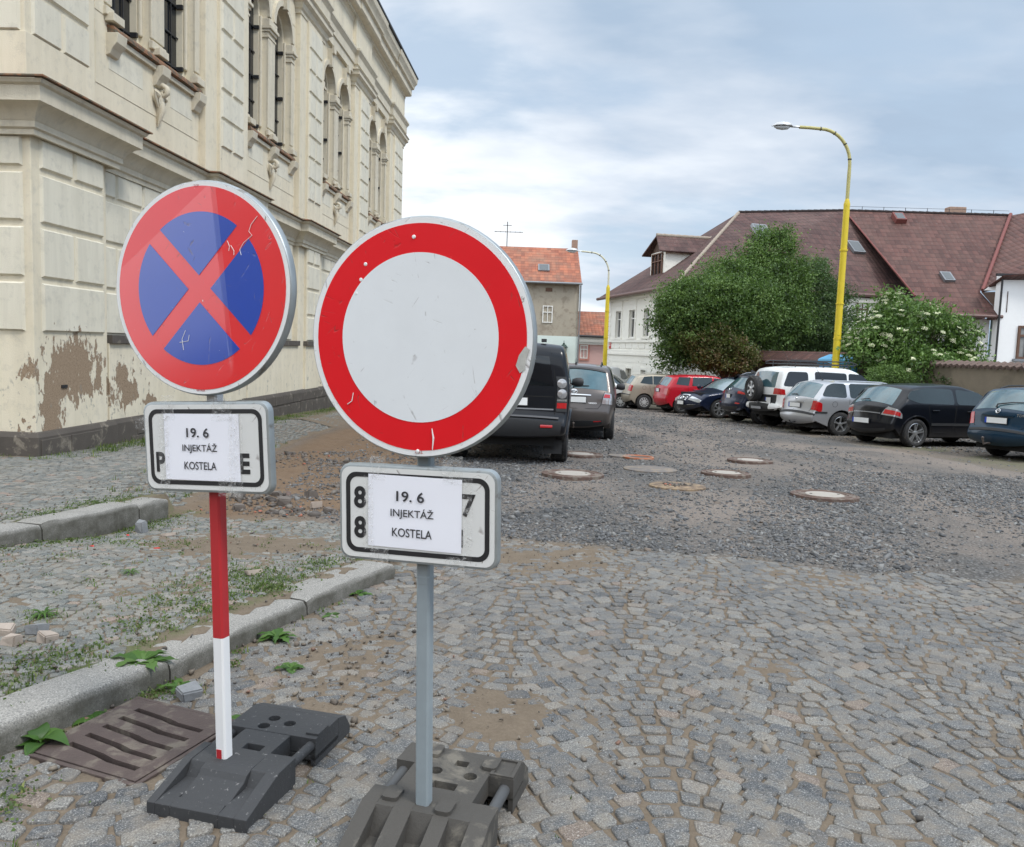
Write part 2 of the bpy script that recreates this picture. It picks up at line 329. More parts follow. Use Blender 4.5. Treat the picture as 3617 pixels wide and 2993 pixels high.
def setts(name,org,ang,cols,rows,Wc,h,w,bow,inside,mat,zadd,lbl,gap=.0085,hgt=.03,seed=1,jit=.06,flip=1):
    r=np.random.default_rng(seed); ca,sa=math.cos(ang),math.sin(ang); Q=[]
    nrow=rows; dr=np.cumsum(h*(1+r.normal(0,.08,nrow+1)))-h; tt=np.linspace(0,1,9)
    EB=r.normal(0,.32*w/Wc,(cols+1,nrow)); A=r.normal(0,.045*h,(nrow+1,cols*8+1)); bw=bow*r.uniform(.85,1.15,cols)
    for c in range(cols):
        def yb(j,t):
            tq=np.clip(t,0,1); return dr[j]+flip*bw[c]*.5*(1-math.cos(2*PI*tq))+np.interp(tq,tt,A[j,c*8:c*8+9])
        for j in range(nrow):
            n=max(2,int(round(Wc/w*r.uniform(.85,1.15)))); e=np.cumsum(np.concatenate([[0],r.uniform(.72,1.28,n)])); e=e/e[-1]
            e0,e1=EB[c,j],1+EB[c+1,j]; e=e0+(e1-e0)*e
            for i in range(n):
                t0,t1=e[i],e[i+1]; k=r.normal(0,.035*(t1-t0),4)
                s0=-flip*bw[c]*PI*math.sin(2*PI*t0)/Wc*h*.7/Wc; s1=-flip*bw[c]*PI*math.sin(2*PI*t1)/Wc*h*.7/Wc
                Q.append([[c*Wc+(t0+k[0]-s0*.5)*Wc,yb(j,t0)],[c*Wc+(t1+k[1]-s1*.5)*Wc,yb(j,t1)],[c*Wc+(t1+k[2]+s1*.5)*Wc,yb(j+1,t1)],[c*Wc+(t0+k[3]+s0*.5)*Wc,yb(j+1,t0)]])
    Q=np.array(Q); Q+=r.normal(0,jit*h*.35,Q.shape)
    X=Q[...,0]*ca-Q[...,1]*sa+org[0]; Y=Q[...,0]*sa+Q[...,1]*ca+org[1]; Q=np.stack([X,Y],-1)
    C=Q.mean(1); k=inside(C[:,0],C[:,1]); Q=Q[k]; C=C[k]; n=len(Q)
    # shrink
    d=Q-C[:,None]; L=np.linalg.norm(d,axis=-1,keepdims=True); Q=C[:,None]+d*np.maximum(.5,(L-gap*r.uniform(.7,1.9,(n,1,1)))/L)
    K=12; th=np.linspace(0,2*PI,K,endpoint=False)+PI/12
    ex=.40; cu=np.sign(np.cos(th))*np.abs(np.cos(th))**ex; su=np.sign(np.sin(th))*np.abs(np.sin(th))**ex
    rings=[(1.0,0.0),(1.0,.62),(.955,.86),(.86,.97),(.55,1.0)]
    V=[];
    tilt=r.normal(0,.022,(n,2)); hh=zadd+r.normal(0,.0022,n)
    wob=1+r.normal(0,.045,(n,K))
    for sc_,hz in rings:
        u=(.5+.5*cu*sc_)[None]*np.ones((n,1)); v_=(.5+.5*su*sc_)[None]*np.ones((n,1)); 
        u=.5+(u-.5)*wob; v_=.5+(v_-.5)*wob
        p=(Q[:,0,None]*((1-u)*(1-v_))[...,None]+Q[:,1,None]*(u*(1-v_))[...,None]+Q[:,2,None]*(u*v_)[...,None]+Q[:,3,None]*((1-u)*v_)[...,None])
        z=base(p[...,0],p[...,1])+offs(C[:,0],C[:,1])[:,None]+hh[:,None]+(hz-1)*hgt*(.35 if hz>.5 else 1)+tilt[:,0:1]*(p[...,0]-C[:,0:1])+tilt[:,1:2]*(p[...,1]-C[:,1:2])
        if hz>.9: z=z+r.normal(0,.0012,z.shape)
        V.append(np.concatenate([p,z[...,None]],-1))
    R=len(rings); V=np.stack(V,1)            # n,R,K,3
    cen=V[:,-1].mean(1,keepdims=True)[:,None]; 
    V=np.concatenate([V.reshape(n,R*K,3),cen.reshape(n,1,3)],1); S=R*K+1
    q=[];
    for a in range(R-1):
        for i in range(K): j=(i+1)%K; q.append((a*K+i,a*K+j,(a+1)*K+j,(a+1)*K+i))
    tr=[((R-1)*K+i,(R-1)*K+(i+1)%K,S-1) for i in range(K)]
    b=(np.arange(n)*S)[:,None,None]; F4=(np.array(q)[None]+b).reshape(-1,4); F3=(np.array(tr)[None]+b).reshape(-1,3)
    tone=np.clip(r.beta(1.6,1.7,n)*.88+(r.random(n)<.035)*.6,0,1); tone=np.repeat(tone,S)
    o=mesh_np(name,V.reshape(-1,3),[F4,F3],mat,smooth=True,attr=np.stack([tone]*3,-1)); return tag(o,lbl,None,None,'structure')
def in_road(x,y):
    return (x>xon(K1,y)+.03)&(y<GEDGE(x)+.12*hnoise(x,y,4,2)+.05)&(y>1.2)&(x<9)&~in_grate(x,y)&~((y>5.6)&(x<-1.2))
setts('cobbles',(-3.6,.6),rad(-4),9,98,1.35,.086,.098,-.36,in_road,STM,.0085,'large grey granite setts laid in arcs on the roadway',seed=3)
def in_mid(x,y):
    return (x<xon(K1,y)-.30)&(x>xon(K2,y)+.03)&(y>1.5)&(y<8.3+.3*hnoise(x,y,3,5))&(dirtzone(x,y)<.4)&~((y>GEDGE(x)))|((x>=xon(K1,y)-.30)&(x<-.7)&(y>5.62)&(y<7.2))
setts('small_cobbles',(-5.6,1.6),rad(12),8,120,.95,.062,.068,.24,in_mid,STM2,.0055,'small grey setts laid in fans between the two kerbs',gap=.005,hgt=.02,seed=5,flip=1)
def in_up(x,y):
    wall=-5.72+.049*(y-10.6)
    return (x<np.where(y<7.6,xon(K2,y)-.30,edgeU(y)+.12*hnoise(x,y,3,5)))&(x>np.where(y>9.8,wall,-9.5))&(y<24)
setts('upper_cobbles',(-11,2.6),rad(-3),7,280,1.3,.078,.09,.2,in_up,STM2,.008,'weathered setts of the footway along the church wall',gap=.006,hgt=.02,seed=6)
# ---- kerbs
def kerbmat():
    m,nt,b=newmat('kerb_granite'); v=coord(nt); n1=noise(nt,v,150,4,.75); n2=noise(nt,v,5,6,.6); 
    c=mix(nt,n2,(.21,.20,.18),(.33,.315,.285)); c=mix(nt,ramp(nt,n1,(.38,.8),(.5,0.)),c,(.08,.08,.08)); c=mix(nt,ramp(nt,n1,(.57,0.),(.68,.8)),c,(.55,.53,.5))
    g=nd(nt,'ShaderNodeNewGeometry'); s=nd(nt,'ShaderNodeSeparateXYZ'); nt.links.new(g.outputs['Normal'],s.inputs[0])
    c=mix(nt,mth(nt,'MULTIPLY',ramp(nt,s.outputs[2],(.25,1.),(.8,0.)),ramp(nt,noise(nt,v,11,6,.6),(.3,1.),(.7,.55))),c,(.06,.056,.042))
    setin(nt,b,'Base Color',c); b.inputs['Roughness'].default_value=.85; p=bump(nt,b,n1,.5,.004); bump(nt,b,n2,.4,.02,p); return m
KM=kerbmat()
def kerb(name,K,lens,top,bot,wd,lbl,seed):
    r=random.Random(seed); mb=MB(); pts=[Vector(p) for p in K]; s=0; L=[0]
    for a,b in zip(pts,pts[1:]): L.append(L[-1]+(b-a).length)
    def at(d):
        for i in range(len(pts)-1):
            if d<=L[i+1]+1e-6: t=(d-L[i])/(L[i+1]-L[i]); return pts[i].lerp(pts[i+1],t)
        return pts[-1]
    d=0; verts=[];faces=[]
    while d<L[-1]-.2:
        e=min(L[-1],d+r.uniform(*lens)); a=at(d+.006); b=at(e-.006); t=(b-a).normalized(); nn=Vector((-t.y,t.x)); w1=wd*r.uniform(.92,1.05); dz=r.uniform(-.012,.012)
        n=max(2,int((b-a).length/.07)); prof=[(0,0),(.003,.80),(.010,.95),(.028,1.0),(w1-.03,1.0),(w1,.9),(w1,0)]
        B=len(verts); m=len(prof)
        for i in range(n+1):
            p=a.lerp(b,i/n); p=at(d+.006+(e-d-.012)*i/n)
            for k,(o_,h_) in enumerate(prof):
                q=p+nn*(o_+r.uniform(-.004,.004)+(.012*r.random() if k in(2,5) else 0)); zb=gz(q.y)
                zt=top+dz; end=.012 if i in(0,n) else 0
                verts.append((q.x,q.y,zb+bot+(zt-bot)*h_+(r.uniform(-.003,.003) if h_>.5 else 0)-(end if h_>.7 else 0)))
        for i in range(n):
            for k in range(m-1): faces.append((B+i*m+k,B+i*m+k+1,B+(i+1)*m+k+1,B+(i+1)*m+k))
        faces.append(tuple(B+k for k in range(m))); faces.append(tuple(B+n*m+k for k in range(m))[::-1]); d=e
    mb.add(verts,faces); o=mb.build(name,KM,smooth=True,angle=50); return tag(o,lbl,None,None,'structure')
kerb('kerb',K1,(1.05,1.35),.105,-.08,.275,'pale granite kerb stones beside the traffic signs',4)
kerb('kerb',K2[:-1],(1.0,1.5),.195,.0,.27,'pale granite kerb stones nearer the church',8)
# ---- crushed stone
def rocks(name,n,pts,size,mat,seed,flat=.42,zo=0,zf=znear):
    r=np.random.default_rng(seed); cube=np.array([(x,y,z) for z in(-1,1) for y in(-1,1) for x in(-1,1)],float)*.5
    q=np.array([(0,2,3,1),(4,5,7,6),(0,1,5,4),(1,3,7,5),(3,2,6,7),(2,0,4,6)])
    V=cube[None]+r.normal(0,.17,(n,8,3)); s=size[:,None,None]*np.array([1,.75,flat])[None,None]*r.uniform(.7,1.3,(n,1,3)); V=V*s
    a=r.uniform(0,2*PI,n); b=r.normal(0,.35,n); c=r.normal(0,.35,n)
    def rot(V,i,j,t): ct,st=np.cos(t)[:,None],np.sin(t)[:,None]; A=V[...,i].copy(); B_=V[...,j].copy(); V[...,i]=A*ct-B_*st; V[...,j]=A*st+B_*ct
    rot(V,1,2,b); rot(V,0,2,c); rot(V,0,1,a)
    z=zf(pts[:,0],pts[:,1])+size*flat*.22+zo
    V+=np.stack([pts[:,0],pts[:,1],z],-1)[:,None]
    F=(q[None]+(np.arange(n)*8)[:,None,None]).reshape(-1,4); tone=np.repeat(r.random(n),8); hue=np.repeat(r.random(n),8)
    return mesh_np(name,V.reshape(-1,3),F,mat,attr=np.stack([tone,hue,tone],-1))
def rockmat(name,cols,br):
    m,nt,b=newmat(name); v=coord(nt); at=nd(nt,'ShaderNodeAttribute',attribute_name='tone'); s=nd(nt,'ShaderNodeSeparateColor'); nt.links.new(at.outputs['Color'],s.inputs[0])
    c=ramp(nt,s.outputs[0],*[(i/(len(cols)-1),k) for i,k in enumerate(cols)]); c=mix(nt,ramp(nt,s.outputs[1],(.95,0.),(.97,1.)),c,br)
    c=mix(nt,mth(nt,'MULTIPLY',noise(nt,v,60,4,.6),.5),c,(.12,.11,.1)); setin(nt,b,'Base Color',c); b.inputs['Roughness'].default_value=.8; b.inputs['Specular IOR Level'].default_value=.35; return m
RK=rockmat('crushed_stone',[(.045,.05,.056),(.085,.092,.10),(.13,.137,.145),(.18,.182,.182),(.28,.28,.27)],(.2,.155,.12))
def scat(n,x0,x1,y0,y1,dens,seed):
    r=np.random.default_rng(seed); y=y0+(y1-y0)*r.random(n)**1.0; x=x0+(x1-x0)*r.random(n); k=dens(x,y)>r.random(n); return np.stack([x[k],y[k]],-1)
def gdens(x,y):
    g=sstep(-.12,.3,y-GEDGE(x)+.15*hnoise(x,y,4,3)); g=g*(x<.68*y+1.2)*(x>np.maximum(edgeU(y)+.9,-.75*y))
    tr=np.exp(-((x-(1.2+.42*(y-6)))/.55)**2)+np.exp(-((x-(3.6+.42*(y-6)))/.7)**2); band=np.clip(.85+1.0*hnoise(x*.8,y*.55,.9,21)-.5*tr-.3*sstep(1.5,4,x-.2*y),.07,1); far=np.interp(y,[6,9,20],[1,.8,.5]); return g*band*far*(1-.7*dirtzone(x,y))
p=scat(170000,-4,10,6.,13,gdens,31); r_=np.random.default_rng(5); sz=r_.lognormal(math.log(.0155),.45,len(p)).clip(.006,.06)
tag(rocks('gravel',len(p),p,sz,RK,32),'dark crushed stone covering the dug-up square','gravel',None,'stuff')
p=scat(85000,-4,20,13,33,gdens,33); sz=r_.lognormal(math.log(.023),.4,len(p)).clip(.010,.07)
tag(rocks('gravel',len(p),p,sz,RK,34,zf=lambda x,y:np.where(y<17.9,znear(x,y),zmid(x,y))),'finer looking far crushed stone in front of the parked cars','gravel',None,'stuff')
RB=rockmat('rubble_stone',[(.05,.04,.035),(.1,.085,.075),(.16,.14,.12),(.2,.17,.14)],(.42,.12,.06))
p=scat(9000,-3.6,-.9,7.4,13,lambda x,y:dirtzone(x,y)*np.clip(.3+hnoise(x,y,2.2,14),.03,1)*np.where(y<9.5,1,.45),41); sz=r_.lognormal(math.log(.017),.55,len(p)).clip(.006,.10)
tag(rocks('rubble',len(p),p,sz,RB,42,.7),'broken stone and red brick crumbs on the bare earth','rubble',None,'stuff')
def cr(x,y): return (y<GEDGE(x)+.3)*np.clip(.10+.4*hnoise(x,y,2,17)+.8*np.exp(-(((x+.7)/.6)**2+((y-3.7)/.9)**2))+.5*np.exp(-(((x-.2)/1.2)**2+((y-6.)/.6)**2)),.05,1)*(x>-4.5)
p=scat(26000,-4.5,5.5,1.8,8,cr,43); sz=r_.lognormal(math.log(.0065),.5,len(p)).clip(.003,.028)
tag(rocks('grit',len(p),p,sz,rockmat('grit_stone',[(.06,.055,.05),(.16,.13,.1),(.26,.22,.17)],(.24,.13,.09)),44,.7,zo=.008),'loose grit and pebbles lying on the setts','grit',None,'stuff')
# ================================================================ CHURCH
def plaster(name,colA,colB,stain=1.,peel=()):
    """weathered lime plaster; peel = list of (centre, radii) where the brown render shows"""
    m,nt,b=newmat(name); v=coord(nt); n1=noise(nt,v,.8,6,.6,.3); n2=noise(nt,v,6,8,.7); n3=noise(nt,v,90,4,.6)
    n4=noise(nt,mp(nt,v,(2.4,2.4,.25)),1.6,7,.65,.2)
    c=mix(nt,n1,colA,colB); c=mix(nt,mth(nt,'MULTIPLY',ramp(nt,n4,(.42,0.),(.75,1.)),.34*stain),c,tuple(x*.62 for x in colA))
    c=mix(nt,mth(nt,'MULTIPLY',ramp(nt,n2,(.52,0.),(.74,1.)),.35*stain),c,(.30,.29,.26))
    g=nd(nt,'ShaderNodeNewGeometry'); sx=nd(nt,'ShaderNodeSeparateXYZ'); nt.links.new(v,sx.inputs[0])
    hgt=n3
    if peel:
        acc=None
        for (cx,cy,cz),(rx,ry,rz),k in peel:
            mm=mp(nt,v,(1/rx,1/ry,1/rz),(-cx/rx,-cy/ry,-cz/rz)); ln=nd(nt,'ShaderNodeVectorMath',operation='LENGTH'); nt.links.new(mm,ln.inputs[0])
            d=mth(nt,'SUBTRACT',k,ln.outputs['Value']); acc=d if acc is None else mth(nt,'MAXIMUM',acc,d)
        nz=noise(nt,mp(nt,v,(1,1,.55)),5.5,9,.62,.35); nf=noise(nt,mp(nt,v,(1,1,.5)),22,5,.6)
        f=mth(nt,'ADD',acc,mth(nt,'ADD',mth(nt,'MULTIPLY',mth(nt,'SUBTRACT',nz,.5),2.6),mth(nt,'MULTIPLY',mth(nt,'SUBTRACT',nf,.5),.9)))
        pf=ramp(nt,f,(.495,0.),(.515,1.)); brown=mix(nt,noise(nt,v,34,6,.7),(.20,.14,.09),(.42,.32,.225)); brown=mix(nt,ramp(nt,noise(nt,v,75,4,.7),(.35,1.),(.46,0.)),brown,(.12,.08,.05))
        rim=ramp(nt,f,(.46,0.),(.495,.8),(.515,0.)); c=mix(nt,rim,c,(.55,.53,.48)); c=mix(nt,pf,c,brown)
        hgt=mth(nt,'SUBTRACT',mth(nt,'MULTIPLY',n3,.35),mth(nt,'MULTIPLY',pf,.9))
    gm=ramp(nt,noise(nt,mp(nt,v,(1,1,.6)),7,9,.7,.5),(.60,0.),(.64,1.)); low=ramp(nt,mth(nt,'MULTIPLY_ADD',sx.outputs[2],-.55,1.1),(.25,0.),(1,.85))
    c=mix(nt,mth(nt,'MULTIPLY',gm,low),c,(.24,.235,.215))
    setin(nt,b,'Base Color',c); b.inputs['Roughness'].default_value=.9; b.inputs['Specular IOR Level'].default_value=.2
    bump(nt,b,hgt,.5,.02); return m
CW=empty('church',(-6,10.6,0),-math.atan2(.049,1),'long cream plastered church with round-arched windows, peeling at its corner','church')
# local frame: x = outward from the wall (towards the square), y = along the wall away from the camera
PEEL=[((.2,.15,1.0),(.5,.85,.55),1.25),((.2,-.30,.5),(.4,.40,.8),1.15),((.1,1.55,.75),(.3,.8,.55),1.05),((.1,2.3,.45),(.3,.6,.3),.8),((.15,-.5,.9),(.1,.07,1.2),.8),((-.9,-.62,.75),(.5,.2,.5),.45),((.3,5.0,4.8),(.5,.55,.4),.42),((-2.0,-.4,.6),(.55,.2,.55),.15)]
CP=plaster('church_plaster',(.68,.60,.44),(.78,.715,.575),1.,PEEL)
CP2=plaster('church_panel_plaster',(.66,.61,.485),(.76,.72,.605),1.1,PEEL)
CT=plaster('church_trim_plaster',(.62,.55,.42),(.72,.66,.53),1.2)
DK=P('dark_plinth_stone',(.085,.072,.06),.85,var=.4,scale=3,bs=.4,bsc=50,dirt=(.22,.19,.15),dsc=5,dth=.6)
RUST=P('rusty_tile',(.26,.13,.07),.9,var=.5,scale=9,bs=.4,bsc=40,dirt=(.12,.10,.07),dsc=8,dth=.5)
GLD=P('dark_window_glass',(.012,.014,.017),.12,var=.3,scale=2)
IRON=P('black_iron',(.02,.02,.022),.5)
EX=1.0
L0,L1=-.45,22.95
PIL=[(4.44,6.45,4.93,6.04),(9.81,11.82,10.30,11.41),(15.18,17.19,15.67,16.78),(20.55,22.95,21.1,22.6)]
BAY=[(1.10,4.44,3.06-.18),(6.45,9.81,8.09),(11.82,15.18,13.46),(17.19,20.55,18.83)]
def YP(y,z): return (y,z)
def wallmap(mb,outer,holes,x0,x1,mi=0): # plate in (y,z), extruded along x (x1 outer face)
    T=Matrix(((0,-1,0,0),(1,0,0,0),(0,0,1,0),(0,0,0,1)))  # (a,b,c)->( -b, a, c)
    mb.plate(outer,holes,-x1,-x0,mi,T)
def arch_outline(yc,hw,z0,zs,n=14): return [(yc-hw,z0)]+[(yc+hw,z0)]+arc(yc,zs,hw,0,180,n)
wl=MB(); holes=[]
WINS=[]
for (a,b,c) in BAY:
    for s in (-1,1):
        yc=c+s*.785; WINS.append(yc); holes.append(arch_outline(yc,.575,5.88,8.46))
wallmap(wl,[(L0,-.4),(L1,-.4),(L1,11.6),(L0,11.6)],holes,-.16,0)
wl.box(-.6,-.16,L0,L1,-.4,5.88); wl.box(-.6,-.16,L0,L1,9.3,11.6)
for i in range(len(BAY)+1):
    pass
yprev=L0
inner=MB(); holes2=[arch_outline(y,.485,5.88,8.46) for y in WINS]
wallmap(inner,[(L0,5.88),(L1,5.88),(L1,9.3),(L0,9.3)],holes2,-.31,-.16)
inner.build('inner_wall',CP,CW)
# front end wall, back and the rest of the nave
wl.box(-13.5,-.6,L0,L0+.6,-.4,11.6); wl.box(-13.5,-.6,L1-.6,L1,-.4,11.6); wl.box(-13.5,-12.9,L0+.6,L1-.6,-.4,11.6)
wl.build('wall',CP,CW)
# windows: dark glass, iron rods, wire grille
for yc in WINS:
    g=MB(); g.plate(arch_outline(yc,.49,5.86,8.46),[],.0,.03,0,Matrix(((0,-1,0,-.27),(1,0,0,0),(0,0,1,0),(0,0,0,1))),back=False); wo=g.build('window',GLD,CW)
    f=MB()
    for k in range(6):
        z=6.1+k*.52; f.box(-.255,-.235,yc-.485,yc+.485,z,z+.025)
        if k%2==0: f.box(-.25,-.14,yc+.44,yc+.49,z-.02,z+.05)
    for s in (-.24,0,.24): f.box(-.26,-.24,yc+s-.01,yc+s+.01,5.9,8.8)
    f.build('bar',IRON,wo)
def band(mb,x,y0,y1,prof,capL=True,mi=0,xin=-.02):
    """extrude a moulding profile [(out,z)] along y from y0 to y1; x = plane it starts from"""
    pts=[(xin,prof[0][1])]+[(x+o,z) for o,z in prof]+[(xin,prof[-1][1])]
    n=len(pts); vs=[(p[0],y0-0,p[1]) for p in pts]+[(p[0],y1,p[1]) for p in pts]
    mb.add(vs,[tuple(range(n)),tuple(range(n,2*n))[::-1]]+[(i,n+i,n+(i+1)%n,(i+1)%n) for i in range(n)],mi)
def loop_band(mb,path,prof,mi=0):
    """sweep profile [(out,z)] along a plan path [(x,y)], mitred; outward = right of travel (+x when going +y)"""
    n=len(path); V=[]; 
    for k in range(n):
        p=Vector(path[k]); d0=(p-Vector(path[k-1])).normalized() if k>0 else None; d1=(Vector(path[k+1])-p).normalized() if k<n-1 else None
        if d0 is None: d0=d1
        if d1 is None: d1=d0
        n0=Vector((d0.y,-d0.x)); n1=Vector((d1.y,-d1.x)); mm=(n0+n1); mm=mm/max(.3,mm.dot(n0)) if mm.length>1e-6 else n0
        for o,z in prof: V.append((p.x+mm.x*o,p.y+mm.y*o,z))
    m=len(prof); F=[]
    for k in range(n-1):
        for i in range(m-1): F.append((k*m+i,(k+1)*m+i,(k+1)*m+i+1,k*m+i+1))
        F.append((k*m+m-1,(k+1)*m+m-1,(k+1)*m,k*m))
    F+=[tuple(range(m)),tuple((n-1)*m+i for i in range(m))[::-1]]
    mb.add(V,F,mi)
def outline(p0,pp,blk=(-.45,1.15)):
    """plan line of wall face with projections p over pilasters (wall plane p0)"""
    pts=[(-13.5,L0-pp-.02),(p0+pp+.06,L0-pp-.02),(p0+pp+.06,blk[1]),(p0,blk[1])]
    for k,(a,b,_,_) in enumerate(PIL):
        last=(k==len(PIL)-1)
        pts+=[(p0,a),(p0+pp,a),(p0+pp,b+(pp if last else 0))]
        if not last: pts+=[(p0,b)]
        else: pts+=[(-13.5,b+pp)]
    return pts
# corner block and pilasters (first projection .13, raised strip .20)
def pil_piece(z0,z1,name,pw,ps):
    for k,(a,b,c,d) in enumerate(PIL):
        mb=MB(); mb.box(-.05,pw,a,b+(.13 if k==3 else 0),z0,z1); mb.box(pw-.02,ps,c,d,z0,z1); mb.build(name,CP,CW,bevel=.008)
pil_piece(4.45,9.3,'pilaster',.13,.19); pil_piece(.25,3.85,'pilaster',.13,.19)
blk=MB(); blk.box(-.3,.20,L0-.18,.97,.25,3.85); blk.box(-.3,.13,.97,1.13,.25,3.85); blk.box(-13.5,-.3,L0-.18,L0-.001,.25,3.85)
blk.build('corner_block',CP,CW,bevel=.008)
blk=MB(); blk.box(-.3,.12,L0-.12,.80,4.42,9.3); blk.box(-.3,.06,.80,1.02,4.42,9.3); blk.box(-13.5,-.3,L0-.12,L0-.001,4.42,9.3); blk.box(-13.5,.14,L0-.14,.82,4.42,5.02)
blk.build('corner_block',CP,CW,bevel=.008)
# raised rustication panels
def panel(mb,x,y0,y1,z0,z1,t=.035,ch=.02):
    vs=[(x,y0,z0),(x,y1,z0),(x,y1,z1),(x,y0,z1),(x+t,y0+ch,z0+ch),(x+t,y1-ch,z0+ch),(x+t,y1-ch,z1-ch),(x+t,y0+ch,z1-ch)]
    mb.add(vs,[(4,5,6,7),(0,1,5,4),(1,2,6,5),(2,3,7,6),(3,0,4,7)])
def courses(mb,x,y0,y1,zs,gap,split):
    for i in range(len(zs)-1):
        z0,z1=zs[i]+gap/2,zs[i+1]-gap/2
        if z1-z0<.08: continue
        if (i+split)%2==0: m_=(y0+y1)/2; panel(mb,x,y0,m_-.03,z0,z1); panel(mb,x,m_+.03,y1,z0,z1)
        else: panel(mb,x,y0,y1,z0,z1)
zl=[1.46,2.12,2.78,3.42,3.84]
zu=[5.0+.525*k for k in range(9)]
mb=MB(); courses(mb,.20,L0-.02,.90,zl,.07,1); courses(mb,.12,L0+.0,.74,zu,.05,0)
for y0,y1 in [(L0-.16,0)]:
    pass
mb.build('rustication',CP2,CW)
# panels on the end wall facing the signs
mb=MB(); T=Matrix(((0,1,0,0),(-1,0,0,0),(0,0,1,0),(0,0,0,1)))   # x'=y, y'=-x
tmp=MB()
for xa,xb in [(-.62,.10),(-1.75,-.78)]:
    courses(tmp,.63,xa,xb,zl,.07,1 if xa<-1 else 0)
    courses(tmp,.57,xa,xb-.03,zu,.05,0)
mb.add([(y,-x,z) for x,y,z in tmp.v],tmp.f); mb.build('rustication',CP2,CW)
for k,(a,b,c,d) in enumerate(PIL):
    mb=MB(); courses(mb,.19,c+.04,d-.04,zl,.07,1); courses(mb,.19,c+.04,d-.04,zu,.05,0)
    mb.build('rustication',CP2,CW)
# recessed bay panels below the cornice
for k,(a,b,c) in enumerate(BAY):
    mb=MB(); y0=a+.12; y1=b-.12; n=4; wd=(y1-y0)/n
    for i in range(len(zl)-1):
        z0,z1=zl[i]+.035,zl[i+1]-.03
        sh=.5 if i%2 else 0
        e=[y0]+[y0+(j+sh)*wd for j in range(1 if not sh else 0,n) if 0<(j+sh)] +[y1]
        for p_,q_ in zip(e,e[1:]): panel(mb,0.001,p_+.025,q_-.025,z0,z1,.03)
    panel(mb,.001,a+.35,c-.45,5.25,5.62,.012,.006); panel(mb,.001,c+.45,b-.3,5.25,5.62,.012,.006)
    mb.build('rustication',CP2,CW)
# ashlar joint lines on the upper walls: thin grooves drawn as proud courses
for k,(a,b,c) in enumerate(BAY):
    mb=MB(); panel(mb,.0005,a+.02,b-.02,4.97,5.82,.008,.004)
    for i in range(7):
        z0=5.95+i*.5; 
        for y0,y1 in ((a+.02,c-.785-.60),(c+.785+.60,b-.02)):
            if y1-y0>.06: panel(mb,.0005,y0,y1,z0,z0+.485,.008,.004)
    mb.build('ashlar',CP,CW)
# plinth, ledge, cornices
mb=MB(); prof=[(0,-.6),(.0,.20),(-.03,.26),(-.28,.27),(-.28,-.6)]
loop_band(mb,[(-13.5,L0-.24),(.27,L0-.24),(.27,1.13),(.2,1.14),(.2,L1+.2),(-13.5,L1+.2)],prof); mb.build('plinth',DK,CW,bevel=.01)
mb=MB(); r=random.Random(3)
y=L0-.2
while y<L1-.5:
    w_=r.uniform(.45,1.2); x=.283 if y<1.1 else .213
    if not(y<1.13<y+w_): mb.box(x-.02,x+r.uniform(-.002,.006),y+.006,min(y+w_,L1)-.006,-.55,r.uniform(-.08,-.02) if y>1.2 else .17); 
    if y>1.2: mb.box(x-.02,x+r.uniform(-.002,.004),y+.2,min(y+w_,L1)+.19,-.01,.19)
    y+=w_
mb.build('plinth_blocks',DK,CW,bevel=.006)
for k,(a,b,c) in enumerate(BAY):
    mb=MB(); a2=1.14 if k==0 else a-.0; mb.box(-.02,.20,a2,b+.0,1.36,1.48); 
    if k>0: mb.box(-.02,.25,a-1.55,a-.0,1.36,1.48)
    mb.build('ledge',DK,CW,bevel=.006)
    mb=MB(); mb.box(-.02,.15,a2,b,.25,1.36); mb.build('dado',CP,CW,bevel=.006)
lc=[(0,3.80),(.05,3.80),(.05,3.86),(.08,3.88),(.08,3.95),(.10,3.97),(.12,4.02),(.20,4.10),(.27,4.13),(.27,4.30),(.31,4.32),(.33,4.36),(0,4.44)]
mb=MB(); loop_band(mb,outline(.0,.19),[(o,z) for o,z in lc]); mb.build('cornice',CT,CW,smooth=True,angle=25)
mb=MB(); loop_band(mb,outline(.0,.19),[(.30,4.372),(.37,4.372),(.37,4.39),(.02,4.47)]); mb.build('cornice_tiles',RUST,CW)
# capitals band + architrave + frieze + eaves
sp=[(0,9.28),(.05,9.28),(.05,9.36),(.09,9.40),(.12,9.50),(.20,9.56),(.20,9.66),(.24,9.70),(0,9.76)]
for k,(a,b,c,d) in enumerate([(-.45,1.02,0,.9)]+PIL):
    mb=MB(); bb=b+(.13 if k==4 else 0); x0=.10
    pth=[(-.0,a),(x0,a),(x0,bb),(-.0,bb)] if k else [(-13.5,L0-.13),(x0,L0-.13),(x0,bb),(0,bb)]
    loop_band(mb,pth,sp); mb.build('capital',CT,CW,smooth=True,angle=25)
ar=[(0,9.60),(.10,9.60),(.10,9.85),(.14,9.87),(.14,10.12),(.19,10.20),(.22,10.24),(.22,10.30),(0,10.36)]
mb=MB(); loop_band(mb,outline(0,.10),ar); mb.build('architrave',CT,CW,smooth=True,angle=25)
fr=[(0,10.3),(.05,10.3),(.05,11.25),(0,11.25)]
mb=MB(); loop_band(mb,outline(0,.10),fr); mb.build('frieze',CP,CW)
ev=[(0,11.10),(.06,11.10),(.08,11.18),(.13,11.22),(.13,11.30),(.30,11.36),(.34,11.40),(.34,11.62),(.42,11.66),(.44,11.78),(.52,11.90),(.54,12.06),(0,12.10)]
mb=MB(); loop_band(mb,outline(0,.04),ev); mb.build('eaves_cornice',CT,CW,smooth=True,angle=25)
mb=MB()
y=L0-.4
while y<L1+.1:
    mb.box(.10,.19,y,y+.09,11.24,11.325); y+=.17
mb.build('dentils',CT,CW)
RM=P('dark_metal_roof',(.03,.032,.036),.5,var=.3)
mb=MB(); a,b=L0-.62,L1+.62
